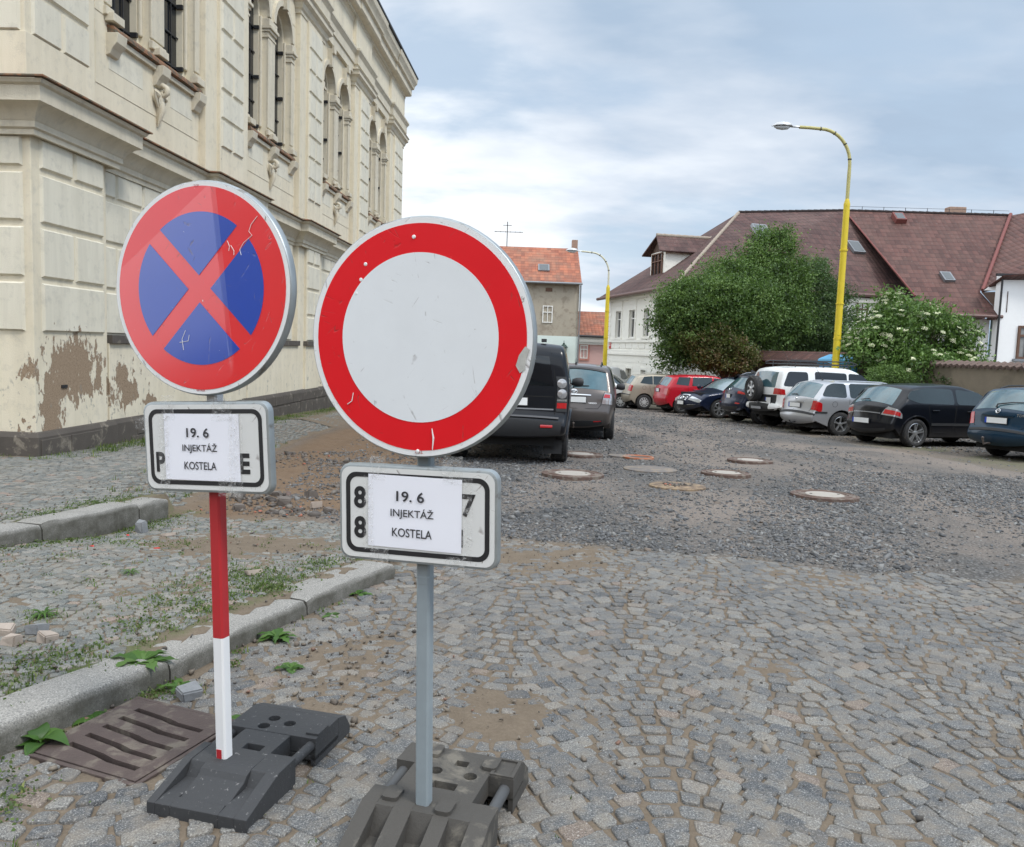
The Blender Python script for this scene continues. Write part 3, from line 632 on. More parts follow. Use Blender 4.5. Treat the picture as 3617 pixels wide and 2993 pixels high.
mb.add([(.60,a,12.10),(.60,b,12.10),(-6.6,b-5,15.4),(-6.6,a+5,15.4),(-13.9,a,12.10),(-13.9,b,12.10),(.60,a,12.16),(.60,b,12.16)],[(6,7,2,3),(7,5,2),(5,4,3,2),(4,6,3),(0,1,7,6),(0,4,5,1)]); mb.build('roof',RM,CW)
# window surrounds
for k,(a,b,c) in enumerate(BAY):
    mb=MB()
    for s in (-1,1):
        yc=c+s*.785; ri,ro=.575,.70
        # archivolt
        A=arc(yc,8.46,ri,0,180,14); B_=arc(yc,8.46,ro,0,180,14)
        vs=[(.0,p[0],p[1]) for p in A]+[(.06,p[0],p[1]) for p in A]+[(.06,p[0],p[1]) for p in B_]+[(.0,p[0],p[1]) for p in B_]; n=15
        mb.add(vs,[(i,i+1,n+i+1,n+i) for i in range(14)]+[(n+i,n+i+1,2*n+i+1,2*n+i) for i in range(14)]+[(2*n+i,2*n+i+1,3*n+i+1,3*n+i) for i in range(14)])
        # keystone
        mb.prism([(yc-.07,8.98),(yc+.07,8.98),(yc+.12,9.45),(yc-.12,9.45)],0,.13,'x'); mb.prism([(yc-.09,9.33),(yc+.09,9.33),(yc+.13,9.52),(yc-.13,9.52)],.13,.19,'x')
    mb.build('arch_moulding',CT,CW,smooth=True,angle=30)
    mb=MB()
    for y0,y1 in ((c-.785-.75,c-.785-.572),(c-.213,c+.213),(c+.785+.572,c+.785+.75)):
        # pier shaft moulding, capital, base
        mb.box(-.01,.035,y0,y1,6.12,8.02)
        for o,z0,z1 in ((.05,8.02,8.07),(.03,8.07,8.14),(.07,8.14,8.2),(.11,8.2,8.27),(.07,8.27,8.42)): mb.box(-.16,o,y0-o*.5,y1+o*.5,z0,z1)
        mb.box(-.01,.06,y0-.015,y1+.015,5.96,6.08)
    mb.build('pier',CT,CW,bevel=.01)
    mb=MB()
    for s in (-1,1):
        yc=c+s*.785
        for q in (-1,1): mb.box(-.16,-.10,min(yc+q*.575,yc+q*.50),max(yc+q*.575,yc+q*.50),6.12,8.46)
    mb.build('reveal_roll',CT,CW,bevel=.02)
    mb=MB(); mb.prism([(-.45,5.90),(.10,5.84),(.12,5.80),(.12,5.76),(.0,5.74),(-.45,5.74)],c-1.45,c+1.45,'y'); 
    sm=MB(); sm.add([(x_,y_,z_) for x_,y_,z_ in mb.v],mb.f); sill=sm.build('sill',RUST,CW)
    mb=MB(); mb.box(0,.07,c-1.4,c+1.4,5.66,5.738)
    for y in (c-1.36,c,c+1.36):
        mb.prism([(0,5.42),(.06,5.44),(.10,5.52),(.17,5.60),(.19,5.735),(0,5.735)],y-.13,y+.13,'y')
        mb.box(-.0,.14,y-.15,y+.15,5.885,6.0)
    mb.build('sill_moulding',CT,CW,bevel=.008)
    # scroll console with leaf drop
    mb=MB(); sc=[(.02,0,5.44),(.10,0,5.47),(.17,0,5.42),(.18,0,5.34),(.12,0,5.29),(.09,0,5.35),(.12,0,5.38)]
    mb.tube([(p[0],c+.0,p[2]) for p in sc],[.03,.04,.045,.045,.04,.03,.02],8)
    mb.add([( .0,c-.1,5.42),(.0,c+.1,5.42),(.0,c,4.85),(.13,c,5.30),(.10,c-.08,5.15),(.10,c+.08,5.15)],[(0,4,3),(1,3,5),(0,2,4),(1,5,2),(3,4,5),(4,2,5),(0,3,1)])
    for s in (-1,1): mb.tube([(.05,c+s*.05,5.32),(.10,c+s*.13,5.27),(.07,c+s*.19,5.33),(.06,c+s*.15,5.22),(.05,c+s*.06,5.12)],[.03,.035,.02,.03,.02],7)
    mb.tube([(.08,c,5.2),(.1,c,5.08),(.05,c,4.93),(.02,c,4.82)],[.05,.055,.035,.012],8)
    mb.build('console',CT,CW,smooth=True,angle=60)
mb=MB(); mb.box(.19,.215,-.10,.02,.78,.82); mb.build('drain_hole',IRON,CW)
# ================================================================ HOUSES, WALL, LAMPS
def ray(px,py): return (_fw+_rt*((px-1808.5)/2890)-_up*((py-1496.5)/2890))
CO=Vector((0,0,1.5))
def at(px,py,Y): d=ray(px,py); return CO+d*(Y/d.y)
def onp(px,py,P0,D):
    d=ray(px,py); n=Vector((-D[1],D[0],0)); t=(Vector((P0[0],P0[1],0))-Vector((0,0,0))).dot(n)/d.dot(n); return CO+d*t
def tiles(name,ca,cb,pu=.26,pv=.42,moss=(.16,.15,.11),mk=.3):
    m,nt,b=newmat(name); uv=nt.nodes.new('ShaderNodeUVMap').outputs[0]; s=nd(nt,'ShaderNodeSeparateXYZ'); nt.links.new(uv,s.inputs[0])
    u=mth(nt,'DIVIDE',s.outputs[0],pu); v=mth(nt,'DIVIDE',s.outputs[1],pv); fu=mth(nt,'FRACT',u); fv=mth(nt,'FRACT',v)
    cb_=nd(nt,'ShaderNodeCombineXYZ'); nt.links.new(mth(nt,'FLOOR',u),cb_.inputs[0]); nt.links.new(mth(nt,'FLOOR',v),cb_.inputs[1])
    wn=nd(nt,'ShaderNodeTexWhiteNoise',noise_dimensions='2D'); nt.links.new(cb_.outputs[0],wn.inputs['Vector'])
    c=mix(nt,wn.outputs['Value'],ca,cb); o=coord(nt); c=mix(nt,mth(nt,'MULTIPLY',ramp(nt,noise(nt,o,.7,7,.65),(.42,0.),(.7,1.)),mk*2),c,moss)
    c=mix(nt,mth(nt,'MULTIPLY',ramp(nt,noise(nt,o,9,5,.7),(.6,0.),(.75,1.)),.5),c,(.35,.32,.28))
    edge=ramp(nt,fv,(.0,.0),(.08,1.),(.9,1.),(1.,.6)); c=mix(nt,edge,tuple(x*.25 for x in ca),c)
    setin(nt,b,'Base Color',c); b.inputs['Roughness'].default_value=.8
    h=mth(nt,'ADD',mth(nt,'MULTIPLY',mth(nt,'SUBTRACT',1.,fv),.6),mth(nt,'MULTIPLY',mth(nt,'SINE',mth(nt,'MULTIPLY',fu,PI)),.5)); bump(nt,b,h,1.,.05); return m
def roofpoly(name,pts,mat,parent,eave=None,th=.10,under=None):
    """thick roof sheet through 3D points (list ordered), uv in metres along eave / up slope"""
    pts=[Vector(p) for p in pts]; n=Vector((0,0,0))
    for i in range(len(pts)): a,b_=pts[i],pts[(i+1)%len(pts)]; n+=a.cross(b_)
    n.normalize()
    if n.z<0: n=-n; pts=pts[::-1]
    e=(Vector(eave) if eave else Vector((-n.y,n.x,0))).normalized(); up_=n.cross(e).normalized()
    k=len(pts); me=bpy.data.meshes.new(name); V=[tuple(p) for p in pts]+[tuple(p-n*th) for p in pts]
    tri=tessellate_polygon([[Vector((p.dot(e),p.dot(up_),0)) for p in pts]])
    F=[tuple(t) for t in tri]+[tuple(k+i for i in t[::-1]) for t in tri]+[(i,(i+1)%k,k+(i+1)%k,k+i) for i in range(k)]
    me.from_pydata(V,[],F); bm=bmesh.new(); bm.from_mesh(me); bmesh.ops.recalc_face_normals(bm,faces=bm.faces)
    uvl=bm.loops.layers.uv.new('UVMap')
    for f in bm.faces:
        for l in f.loops: l[uvl].uv=(l.vert.co.dot(e)+50,l.vert.co.dot(up_)+50)
    bm.to_mesh(me); bm.free(); me.materials.append(mat); return link(bpy.data.objects.new(name,me),parent)
def ridge(name,a,b,mat,parent,r=.12):
    a=Vector(a); b=Vector(b); n=max(2,int((b-a).length/.38)); P_=[];R_=[]
    for i in range(n):
        for t,k in ((0,1.12),(.9,.92)): P_.append(a.lerp(b,(i+t)/n)); R_.append(r*k)
    mb=MB(); mb.tube(P_,R_,8); return mb.build(name,mat,parent,smooth=True,angle=50)
def FR(P0,D): # frame: local x along D (horizontal), y = inward (left normal away from viewer), z up
    d=Vector((D[0],D[1],0)).normalized(); return Matrix(((d.x,-d.y,0,P0[0]),(d.y,d.x,0,P0[1]),(0,0,1,0),(0,0,0,1)))
def window(parent,T,x0,x1,z0,z1,frame,glass,mull=1,trans=.68,depth=.12,name='window',fw=.06):
    f=MB(); 
    f.box(x0,x1,.0,depth,z0,z0+fw,0,T); f.box(x0,x1,.0,depth,z1-fw,z1,0,T); f.box(x0,x0+fw,.001,depth,z0+fw,z1-fw,0,T); f.box(x1-fw,x1,.001,depth,z0+fw,z1-fw,0,T)
    for k in range(1,mull+1): x=x0+(x1-x0)*k/(mull+1); f.box(x-fw*.4,x+fw*.4,.01,depth-.01,z0+fw,z1-fw,0,T)
    if trans: z=z0+(z1-z0)*trans; f.box(x0+fw,x1-fw,.006,depth-.006,z-fw*.5,z+fw*.5,0,T)
    wo=f.build(name,frame,parent); g=MB(); g.box(x0+fw*.5,x1-fw*.5,depth*.6,depth*.6+.02,z0+fw*.5,z1-fw*.5,0,T); g.build('pane',glass,wo); return wo
WH=P('white_frame',(.75,.74,.70),.5); BRN=P('brown_frame',(.12,.06,.035),.6,var=.3); GL=P('house_glass',(.02,.022,.024),.12,var=.5,scale=1.2); CUR=P('curtained_glass',(.22,.22,.21),.15,var=.5,scale=3)
MET=P('zinc',(.25,.26,.27),.45,metal=.6); 
R_RED=tiles('orange_tiles',(.22,.065,.035),(.40,.13,.065),mk=.25); R_DK=tiles('brown_tiles',(.046,.020,.017),(.086,.038,.032),mk=.16,moss=(.17,.11,.09)); R_MID=tiles('red_brown_tiles',(.060,.024,.019),(.112,.047,.037),mk=.15,moss=(.14,.09,.07))
# --- tan house
TH=empty('tan_house',(-1,54,-1.4),0,'tall plain house with orange tiled roof, tan upper wall and mint ground floor','house')
def child(o,p):
    o.parent=p; o.matrix_parent_inverse=Matrix.Translation(p.location).inverted() if p.rotation_euler[2]==0 else p.matrix_world.inverted(); return o
def sub(fn): return fn
T0=Matrix.Translation((1,-54,1.4))
mb=MB(); mb.box(-7,4.1,54,63,2.36,5.9,0,T0); mb.build('wall',P('tan_render',(.36,.32,.255),.9,var=.2,scale=1.5,dirt=(.27,.23,.18),dsc=2,dth=.55),TH)
mb=MB(); mb.box(-7.02,4.12,53.98,63,-1.8,2.36,0,T0); mb.build('lower_wall',P('mint_render',(.62,.70,.66),.85,var=.06),TH)
v=lambda p: Vector(p)+Vector((1,-54,1.4))
ra=at(2000,878,58.5).z
roofpoly('roof',[v((-7.3,53.6,5.85)),v((4.2,53.6,5.85)),v((4.2,58.5,ra)),v((-7.3,58.5,ra))],R_RED,TH,(1,0,0))
roofpoly('roof',[v((-7.3,63.4,5.85)),v((4.2,63.4,5.85)),v((4.2,58.5,ra)),v((-7.3,58.5,ra))],R_RED,TH,(1,0,0))
mb=MB(); mb.add([v(p) for p in [(4.10,54,5.9),(4.10,63,5.9),(4.10,58.5,ra-.15),(3.9,54,5.9),(3.9,63,5.9),(3.9,58.5,ra-.15)]],[(0,1,2),(5,4,3)]); mb.build('gable',P('tan_render',(.36,.32,.255)),TH)
TT=T0@FR((0,54),(1,0)); a=at(1915,1140,54); b=at(1953,1081,54)
window(TH,TT@Matrix.Translation((0,-.06,0)),a.x,b.x,a.z,b.z,WH,CUR,1,.62)
mb=MB(); a=at(1927,1030,54); b=at(1951,1018,54); mb.box(a.x,b.x,53.97,54.1,a.z,b.z,0,T0); mb.build('vent',BRN,TH)
def skyl(parent,pa,pb,n,mat_f,T=None,h=.10):
    pass
def slopebox(name,center,e,n,w_,h_,t,mats,parent,off=Vector((0,0,0))):
    e=Vector(e).normalized(); n=Vector(n).normalized(); u=n.cross(e); M_=Matrix((e,u,n)).transposed().to_4x4(); M_.translation=Vector(center)+off
    mb=MB(); mb.box(-w_/2,w_/2,-h_/2,h_/2,-.02,t,0,M_); o=mb.build(name,mats[0],parent); g=MB(); g.box(-w_/2+.08,w_/2-.08,-h_/2+.08,h_/2-.08,t,t+.01,0,M_); g.build('pane',mats[1],o); return o
nn=Vector((0,-(ra-5.85),4.9)).normalized(); t_=.36; c_=Vector((at(1920,965,55.4).x,53.6+4.9*t_,5.85+(ra-5.85)*t_)); SKG=P('skylight_glass',(.10,.11,.115),.6)
slopebox('skylight',v(c_),(1,0,0),nn,.75,1.0,.1,(MET,SKG),TH)
mb=MB(); mb.box(3.75,4.15,58.0,58.5,ra-.3,ra+.55,0,T0); mb.build('chimney',P('old_brick',(.3,.2,.15),.9,var=.4),TH,bevel=.02)
mb=MB(); mb.tube([v((4.17,53.9,5.7)),v((4.17,53.9,-1.4))],.05,8); mb.build('downpipe',MET,TH)
mb=MB(); mb.tube([v((-7.3,53.52,5.76)),v((4.25,53.52,5.76))],.07,8); mb.build('gutter',MET,TH)
mb=MB(); p0=v((-.8,58.5,ra)); mb.tube([p0,p0+Vector((0,0,1.7))],.03,6); mb.tube([p0+Vector((-.9,0,1.0)),p0+Vector((1.1,0,1.0))],.02,5)
for i in range(6): mb.tube([p0+Vector((-.8+i*.34,-.3,1.0)),p0+Vector((-.8+i*.34,.3,1.0))],.015,4)
mb.tube([p0+Vector((0,-.35,1.45)),p0+Vector((0,.35,1.45))],.02,5); mb.tube([p0+Vector((-.3,0,1.45)),p0+Vector((.3,0,1.45))],.02,5); mb.build('antenna',IRON,TH)
# wall lantern
p=at(1990,1262,53.7); WL=empty('wall_lantern',p,0,'green cast iron lantern on a bracket on the mint wall','lantern')
GI=P('green_iron',(.02,.045,.035),.5); mb=MB(); mb.tube([(0,.28,-.5),(0,.15,-.45),(0,.02,-.25),(0,0,0)],.03,7); mb.lathe([(.07,0),(.12,.04),(.05,.08)],8); mb.build('bracket',GI,WL)
mb=MB(); 
for i in range(6):
    a=PI/3*i; mb.tube([(.12*math.cos(a),.12*math.sin(a),.1),(.22*math.cos(a),.22*math.sin(a),.62)],.014,4)
mb.lathe([(.25,.62),(.27,.66),(.12,.82),(.07,.84),(.07,.9),(.02,.95),(.015,1.08)],12); mb.lathe([(.12,.07),(.13,.1)],8); mb.build('cage',GI,WL)
mb=MB(); mb.lathe([(.11,.11),(.205,.61)],6); mb.build('glass',P('lantern_glass',(.45,.5,.48),.1,alpha=.5),WL)
# --- pink house
PH=empty('pink_house',(0,0,0),0,'low pink house with a white-framed window under an orange tiled roof','house')
PK=P('pink_render',(.62,.40,.37),.85,var=.06); YP_=58
mb=MB(); mb.box(4.35,13,YP_,66,-1.9,2.5); mb.build('wall',PK,PH)
rz_=at(2080,1101,62).z; roofpoly('roof',[(4.2,57.6,2.55),(13.2,57.6,2.55),(13.2,62,rz_),(4.2,62,rz_)],R_RED,PH,(1,0,0)); roofpoly('roof',[(4.2,66.4,2.55),(13.2,66.4,2.55),(13.2,62,rz_),(4.2,62,rz_)],R_RED,PH,(1,0,0))
mb=MB(); mb.box(4.3,13,57.75,58.2,2.05,2.5); mb.box(4.3,13,57.85,58.1,1.9,2.05); mb.build('cornice',WH,PH,bevel=.02)
mb=MB(); mb.tube([(4.2,57.5,2.47),(13,57.5,2.47)],.08,8); mb.tube([(4.28,57.85,2.4),(4.28,57.85,-1.5)],.05,8); mb.build('gutter',IRON,PH)
a=at(2040,1273,58); b=at(2084,1213,58); mb=MB(); mb.plate([(a.x,a.z),(b.x,a.z),(b.x,b.z),(a.x,b.z)],[[(a.x+.14,a.z+.14),(b.x-.14,a.z+.14),(b.x-.14,b.z-.14),(a.x+.14,b.z-.14)]],57.94,58.02); mb.build('surround',P('dark_pink',(.5,.22,.18),.8),PH)
window(PH,FR((0,57.93),(1,0)),a.x+.14,b.x-.14,a.z+.14,b.z-.14,WH,GL,1,.68)
# --- long white house
A=Vector((7.78,40,0)); DS=Vector((-.194,.981,0)).normalized(); DF=Vector((.941,.338,0)).normalized()
WHS=empty('white_house',(0,0,0),0,'long white two-storey house with hipped brown tiled roof and dormer','house')
WR=P('white_render',(.80,.785,.72),.9,var=.07,scale=1.2,dirt=(.62,.61,.56),dsc=1.6,dth=.66)
EZ=4.75; F_=A+DS*10.6; Bq=A+DF*15
S_=lambda px,py: (lambda q:((Vector((q.x,q.y,0))-A).dot(DS),q.z))(onp(px,py,A,DS))
z3=lambda x,y:(1750+x*.4603,800+y*.4603)
wins=[((925,955),(655,857)),((1028,1060),(645,855)),((1140,1172),(632,850)),((1262,1298),(615,848))]
TS=FR(A+DS*10.6,-DS)   # x runs from the far end towards the corner, y inward
TS=Matrix(((-DS.x,-DS.y*-1,0,F_.x),(-DS.y,-DS.x,0,F_.y),(0,0,1,0),(0,0,0,1)))
def su(u): return 10.6-u
holes=[];wr=[]
for (x0,x1),(y0,y1) in wins:
    u0=S_(*z3(x1,y0))[0]; u1=S_(*z3(x0,y0))[0]; zt=S_(*z3(x0,y0))[1]; zb=S_(*z3(x0,y1))[1]; xa,xb=su(u1)+.1,su(u0)+.35; xb=min(xb,xa+1.05); wr.append((xa,xb,zb,zt)); holes.append([(xa,zb),(xb,zb),(xb,zt),(xa,zt)])
lo=[((900,938),(1078,1230)),((1000,1045),(1088,1235)),((1115,1147),(1100,1165)),((1237,1273),(1110,1172))]
for (x0,x1),(y0,y1) in lo:
    u0=S_(*z3(x1,y0))[0]; u1=S_(*z3(x0,y0))[0]; zt=S_(*z3(x0,y0))[1]; zb=S_(*z3(x0,y1))[1]; xa=su(u1)+.05; xb=min(su(u0)+.2,xa+1.0); wr.append((xa,xb,max(zb,-1.2),zt)); holes.append([(xa,max(zb,-1.2)),(xb,max(zb,-1.2)),(xb,zt),(xa,zt)])
mb=MB(); mb.plate([(0,-1.6),(10.6,-1.6),(10.6,EZ),(0,EZ)],holes,0,.25,0,TS); 
TFm=FR(A,DF); mb.box(0.001,15.5,0,.25,-1.6,EZ,0,TFm); mb.build('wall',WR,WHS)
bk=MB(); p1=F_; p2=F_+DF*17; bk.add([tuple(p1+Vector((0,0,-1.6))),tuple(p2+Vector((0,0,-1.6))),tuple(p2+Vector((0,0,EZ))),tuple(p1+Vector((0,0,EZ)))],[(0,1,2,3)]); bk.build('rear_wall',WR,WHS)
for i,(xa,xb,zb,zt) in enumerate(wr):
    dk=window(WHS,TS@Matrix.Translation((0,.10,0)),xa,xb,zb,zt,WH if i!=5 else P('grey_door',(.35,.34,.3)),GL if i!=5 else P('grey_door',(.35,.34,.3)),1,.7)
    mb=MB(); 
    for q in ((xa-.16,xa,zb,zt),(xb,xb+.16,zb,zt)): mb.box(q[0],q[1],-.035,.0,q[2],q[3],0,TS)
    mb.box(xa-.16,xb+.16,-.035,0,zt,zt+.14,0,TS)
    if i<4:
        mb.box(xa-.16,xb+.16,-.03,0,zt+.14,zt+.95,0,TS); mb.box(xa-.22,xb+.22,-.09,0,zt+.95,zt+1.06,0,TS); mb.box(xa-.08,xb+.08,-.05,-.03,zt+.3,zt+.82,0,TS); mb.box(xa-.25,xb+.25,-.10,0,zb-.10,zb,0,TS)
    mb.build('surround',WR,WHS)
zs=S_(*z3(870,868))[1]; zc=S_(*z3(870,963))[1]
mb=MB(); mb.box(-.02,10.65,-.08,0,zs-.18,zs-.02,0,TS); mb.box(-.02,10.65,-.06,0,zc-.02,zc+.14,0,TS); mb.box(-.02,10.65,-.09,0,zc-.14,zc-.02,0,TS)
x=.3
while x<10.4:
    mb.box(x,x+.9,-.03,0,zc+.24,zs-.26,0,TS); x+=1.05
for z in (zc-.55,zc-1.0,zc-1.45,zc-1.9):
    x=0.02
    for xa,xb,zb_,zt_ in sorted(wr[4:])+[(10.58,0,9,9)]:
        if z+.38<zb_ or z>zt_+.14:
            if xa<10.5: continue
        e_=(xa-.17) if xa<10.5 else 10.58
        if e_>x+.05: mb.box(x,e_,-.015,0,z,z+.38,0,TS)
        if xa<10.5: x=xb+.17
mb.build('string_course',WR,WHS)
mb=MB(); q=0; z=zc-1.9
for k in range(22): z=-1.2+k*.28; w_=.42 if k%2 else .30; mb.box(-.02,w_,-.03,0,z+.01,z+.26,0,TS)
mb.build('quoins',WR,WHS)
mb=MB(); mb.box(0,10.62,-.16,0,EZ-.22,EZ,0,TS); mb.box(0,10.62,-.10,0,EZ-.34,EZ-.22,0,TS); mb.box(0,15.5,-.1,0,EZ-.25,EZ,0,TFm); mb.build('eaves_moulding',WR,WHS)
SO=at(2157,1220,49.6); mb=MB(); s_=S_(2157,1220); mb.box(su(s_[0])-.2,su(s_[0])+.2,-.05,-.031,s_[1]-.2,s_[1]+.22,0,TS); o=mb.build('street_sign',P('sign_red_small',(.5,.03,.03),.4),WHS,label='red enamel street name plate')
mb=MB(); mb.box(su(s_[0])-.12,su(s_[0])+.12,-.055,-.05,s_[1]-.03,s_[1]+.03,0,TS); mb.box(su(s_[0])-.1,su(s_[0])+.1,-.055,-.05,s_[1]+.08,s_[1]+.12,0,TS); mb.build('lettering',WH,o)
Rg=at(2610,751,48.4); R2=at(2984,745,49.2); Ao=A+Vector((.0,-.55,0))-DF*.25; Ao.z=EZ+.02; Fo=F_+DS*.5-DF*.6; Fo.z=EZ-.02
Eb=at(3232,1046,44.6); 
roofpoly('roof',[Ao,Fo,Rg],R_DK,WHS,DS); roofpoly('roof',[Ao,Eb,R2,Rg],R_DK,WHS,DF)
bk1=F_+DF*2; roofpoly('roof',[Fo,F_+DF*16+Vector((0,0,EZ)),R2,Rg],R_DK,WHS,DF)
LM=P('lime_mortar_ridge',(.30,.25,.2),.9,var=.4,scale=8)
ridge('hip_ridge',Ao,Rg,LM,WHS,.09); ridge('ridge',Rg,R2,R_DK,WHS,.1)
mb=MB(); mb.tube([Ao-DF*.1+Vector((0,0,-.1)),Fo-DF*.1+Vector((0,0,-.1))],.09,8); mb.tube([Ao+Vector((0,-.1,-.1)),Eb+Vector((0,-.12,-.08))],.09,8); mb.build('gutter',P('brown_gutter',(.13,.07,.06),.5),WHS,smooth=True)
# roof windows
def planept(px,py,a,b,c):
    n=(b-a).cross(c-a).normalized(); d=ray(px,py); t=(a-CO).dot(n)/d.dot(n); return CO+d*t,(n if n.z>0 else -n)
for (x0,y0,x1,y1) in ((2662,800,2725,858),(2994,866,3046,889)):
    c_,n_=planept((x0+x1)/2,(y0+y1)/2,Ao,Eb,R2); slopebox('roof_window',c_,DF,n_,(x1-x0)*c_.y/2890*.95,.95 if y1-y0<40 else 1.4,.16,(MET,SKG),WHS)
# dormer on the street slope
nS=Vector((-DS.y,DS.x,0))  # points to the left/street
nS=Vector((-.981,-.194,0))
Pd=A-nS*1.0
wa=onp(2341,977,Pd,DS); wb=onp(2302,977,Pd,DS); ua=(Vector((wa.x,wa.y,0))-Pd).dot(DS); ub=(Vector((wb.x,wb.y,0))-Pd).dot(DS); z0=wa.z; z1=onp(2341,890,Pd,DS).z
if ub<ua: ua,ub=ub,ua
ub=min(ub,ua+2.4); TD=FR(Pd,DS)  # local x along DS, y = left normal = street side
TD=Matrix(((DS.x,-nS.x,0,Pd.x),(DS.y,-nS.y,0,Pd.y),(0,0,1,0),(0,0,0,1)))
mb=MB(); mb.box(ua-.25,ub+.25,0.0,4.6,z0-.8,z1+.05,0,TD); mb.build('dormer_wall',WR,WHS)
window(WHS,TD@Matrix.Translation((0,-.08,0)),ua+.05,ub-.05,z0+.02,z1-.02,BRN,GL,2,.66)
zt=onp(2298,842,Pd,DS).z; um=(ua+ub)/2; hx=(ub-ua)/2+.55
L=lambda x,y,z: TD@Vector((x,y,z))
roofpoly('dormer_roof',[L(um-hx,-.45,z1-.02),L(um-hx,4.2,z1-.02),L(um,5.2,zt),L(um,-.15,zt)],R_DK,WHS,-nS,.08); roofpoly('dormer_roof',[L(um+hx,-.45,z1-.02),L(um+hx,4.2,z1-.02),L(um,5.2,zt),L(um,-.15,zt)],R_DK,WHS,-nS,.08)
mb=MB(); mb.prism([(ua-.2,z1+.05),(ub+.2,z1+.05),(um,zt-.15)],.02,.12,'y',0,TD); mb.build('dormer_gable',P('dark_wood',(.09,.055,.04),.8,var=.3),WHS)
ridge('dormer_ridge',L(um,-.15,zt),L(um,5.0,zt),LM,WHS,.1)
# openings seen between the trees
a=onp(3030,1130,A,DF); T2=TFm; u_=lambda px,py:(lambda q:((Vector((q.x,q.y,0))-A).dot(DF),q.z))(onp(px,py,A,DF))
ua1,zb1=u_(3022,1140); ua2,zt1=u_(3066,1062); window(WHS,T2@Matrix.Translation((0,-.05,0)),ua1,ua2,zb1,zt1,BRN,GL,1,.6)
# --- steep roofed barn wing to the right
BW=empty('barn_wing',(0,0,0),0,'white barn wing under a large faded red-brown tiled roof','house')
V1=at(3564,762,48.2); V2=at(3462,1032,42.2); E2=at(3537,1114,40.6); _pl=lambda x,y:planept(x,y,R2,V1,E2)[0]; E3=_pl(3150,1100); E4=_pl(3234,1049); V2=_pl(3462,1032)
roofpoly('roof',[R2+Vector((.05,0,.03)),V1,V2,E2,E3,E4],R_MID,BW,(E2-E3)); ridge('verge',R2,E4+Vector((0,0,.03)),P('red_flashing',(.17,.05,.042),.7),BW,.045); ridge('ridge',R2,V1,R_MID,BW,.1)
roofpoly('roof',[R2,V1,V1+Vector((0,7,-5.5)),R2+Vector((0,7,-5.5))],R_MID,BW,(1,0,0))
mb=MB(); wz=E2.z-.15
pw1=at(2990,1100,44.9); pw2=at(3498,1100,41.3); dd=(pw2-pw1); dd.z=0; TW=FR(pw1,dd); mb.box(0,dd.length,0,.3,-1.2,wz,0,TW)
mb.build('wall',P('bright_white_render',(.80,.80,.79),.85,var=.04),BW)
mb=MB(); e=(E2-E3).normalized(); mb.tube([E3+Vector((0,-.12,-.08)),E2+Vector((0,-.12,-.08))],.08,8)
for k in range(9): q=E3.lerp(E2,(k+.5)/9); mb.box(q.x-.06,q.x+.06,q.y-.1,q.y+.6,q.z-.24,q.z-.12)
mb.build('gutter',P('brown_gutter',(.13,.07,.06)),BW)
for (x0,y0,x1,y1,nm) in ((3155,766,3192,792,'roof_hatch'),(3326,975,3363,991,'roof_window')):
    c_,n_=planept((x0+x1)/2,(y0+y1)/2,R2,V1,E3); slopebox(nm,c_,(1,0,0),n_,(x1-x0)*c_.y/2890,.8,.15 if nm[5]=='w' else .3,(P('red_flashing',(.33,.09,.07)) if nm[5]=='h' else MET,SKG),BW)
c_=at(3374,752,49.5); mb=MB(); mb.box(c_.x-.5,c_.x+.5,c_.y-.3,c_.y+.3,c_.z-.5,c_.z+.3); mb.build('chimney',P('old_brick',(.3,.2,.15)),BW,bevel=.03)
mb=MB(); 
for k in range(7): q=R2.lerp(V1,(k+.8)/7.5); mb.tube([q,q+Vector((0,0,.28))],.018,4)
mb.tube([R2+Vector((0,0,.26)),V1+Vector((0,0,.26))],.012,4); mb.build('lightning_wire',IRON,BW)
# --- white house at the right edge
RH=empty('corner_house',(0,0,0),0,'bright white house with brown window at the right edge','house')
Q0=at(3546,975,40.4); Q1=at(3800,950,40.0); V3=at(3800,720,47.0)
roofpoly('roof',[V1+Vector((.05,0,0)),V3,at(3800,958,39.6),at(3546,972,40.1),V2+Vector((0,-.1,.05))],R_MID,RH,(1,0,0)); ridge('valley',V1+Vector((0,-.15,.05)),V2+Vector((0,-.2,.06)),P('red_flashing',(.33,.09,.07)),RH,.09)
BWM=P('bright_white_render',(.80,.80,.79)); mb=MB(); mb.box(Q0.x,Q0.x+6,40.5,41,-1.3,Q0.z+.05); mb.add([tuple(at(3475,1026,41.6)),tuple(at(3548,1028,41.0)),tuple(at(3548,972,41.0))],[(0,1,2)]); mb.build('wall',BWM,RH)
mb=MB(); a_=[at(3466,1033,41.9),at(3562,1030,40.45),at(3557,1102,40.45),at(3537,1116,40.7)]; mb.add([tuple(p_) for p_ in a_],[(0,1,2,3)]); mb.build('soffit_board',P('dark_wood',(.09,.055,.04)),RH)
a=at(3522,1022,40.98); b=at(3546,990,40.98); window(RH,FR((0,40.94),(1,0)),a.x,b.x,a.z,b.z,P('ochre_frame',(.4,.28,.1)),GL,0,0)
a=at(3586,1268,40.5); b=at(3660,1153,40.5); window(RH,FR((0,40.42),(1,0)),a.x,b.x,a.z,b.z,BRN,CUR,1,.7,fw=.11); mb=MB(); mb.box(a.x-.15,b.x+.15,40.3,40.5,a.z-.12,a.z); mb.build('sill',MET,RH)
a=at(3500,1262,41.2); b=at(3541,1115,41.2); mb=MB(); mb.box(a.x,b.x,41.2,41.5,a.z,b.z); mb.build('recess_panel',P('pale_teal',(.36,.47,.44),.3,var=.1),RH)  # plain pale teal panel set back from the house wall
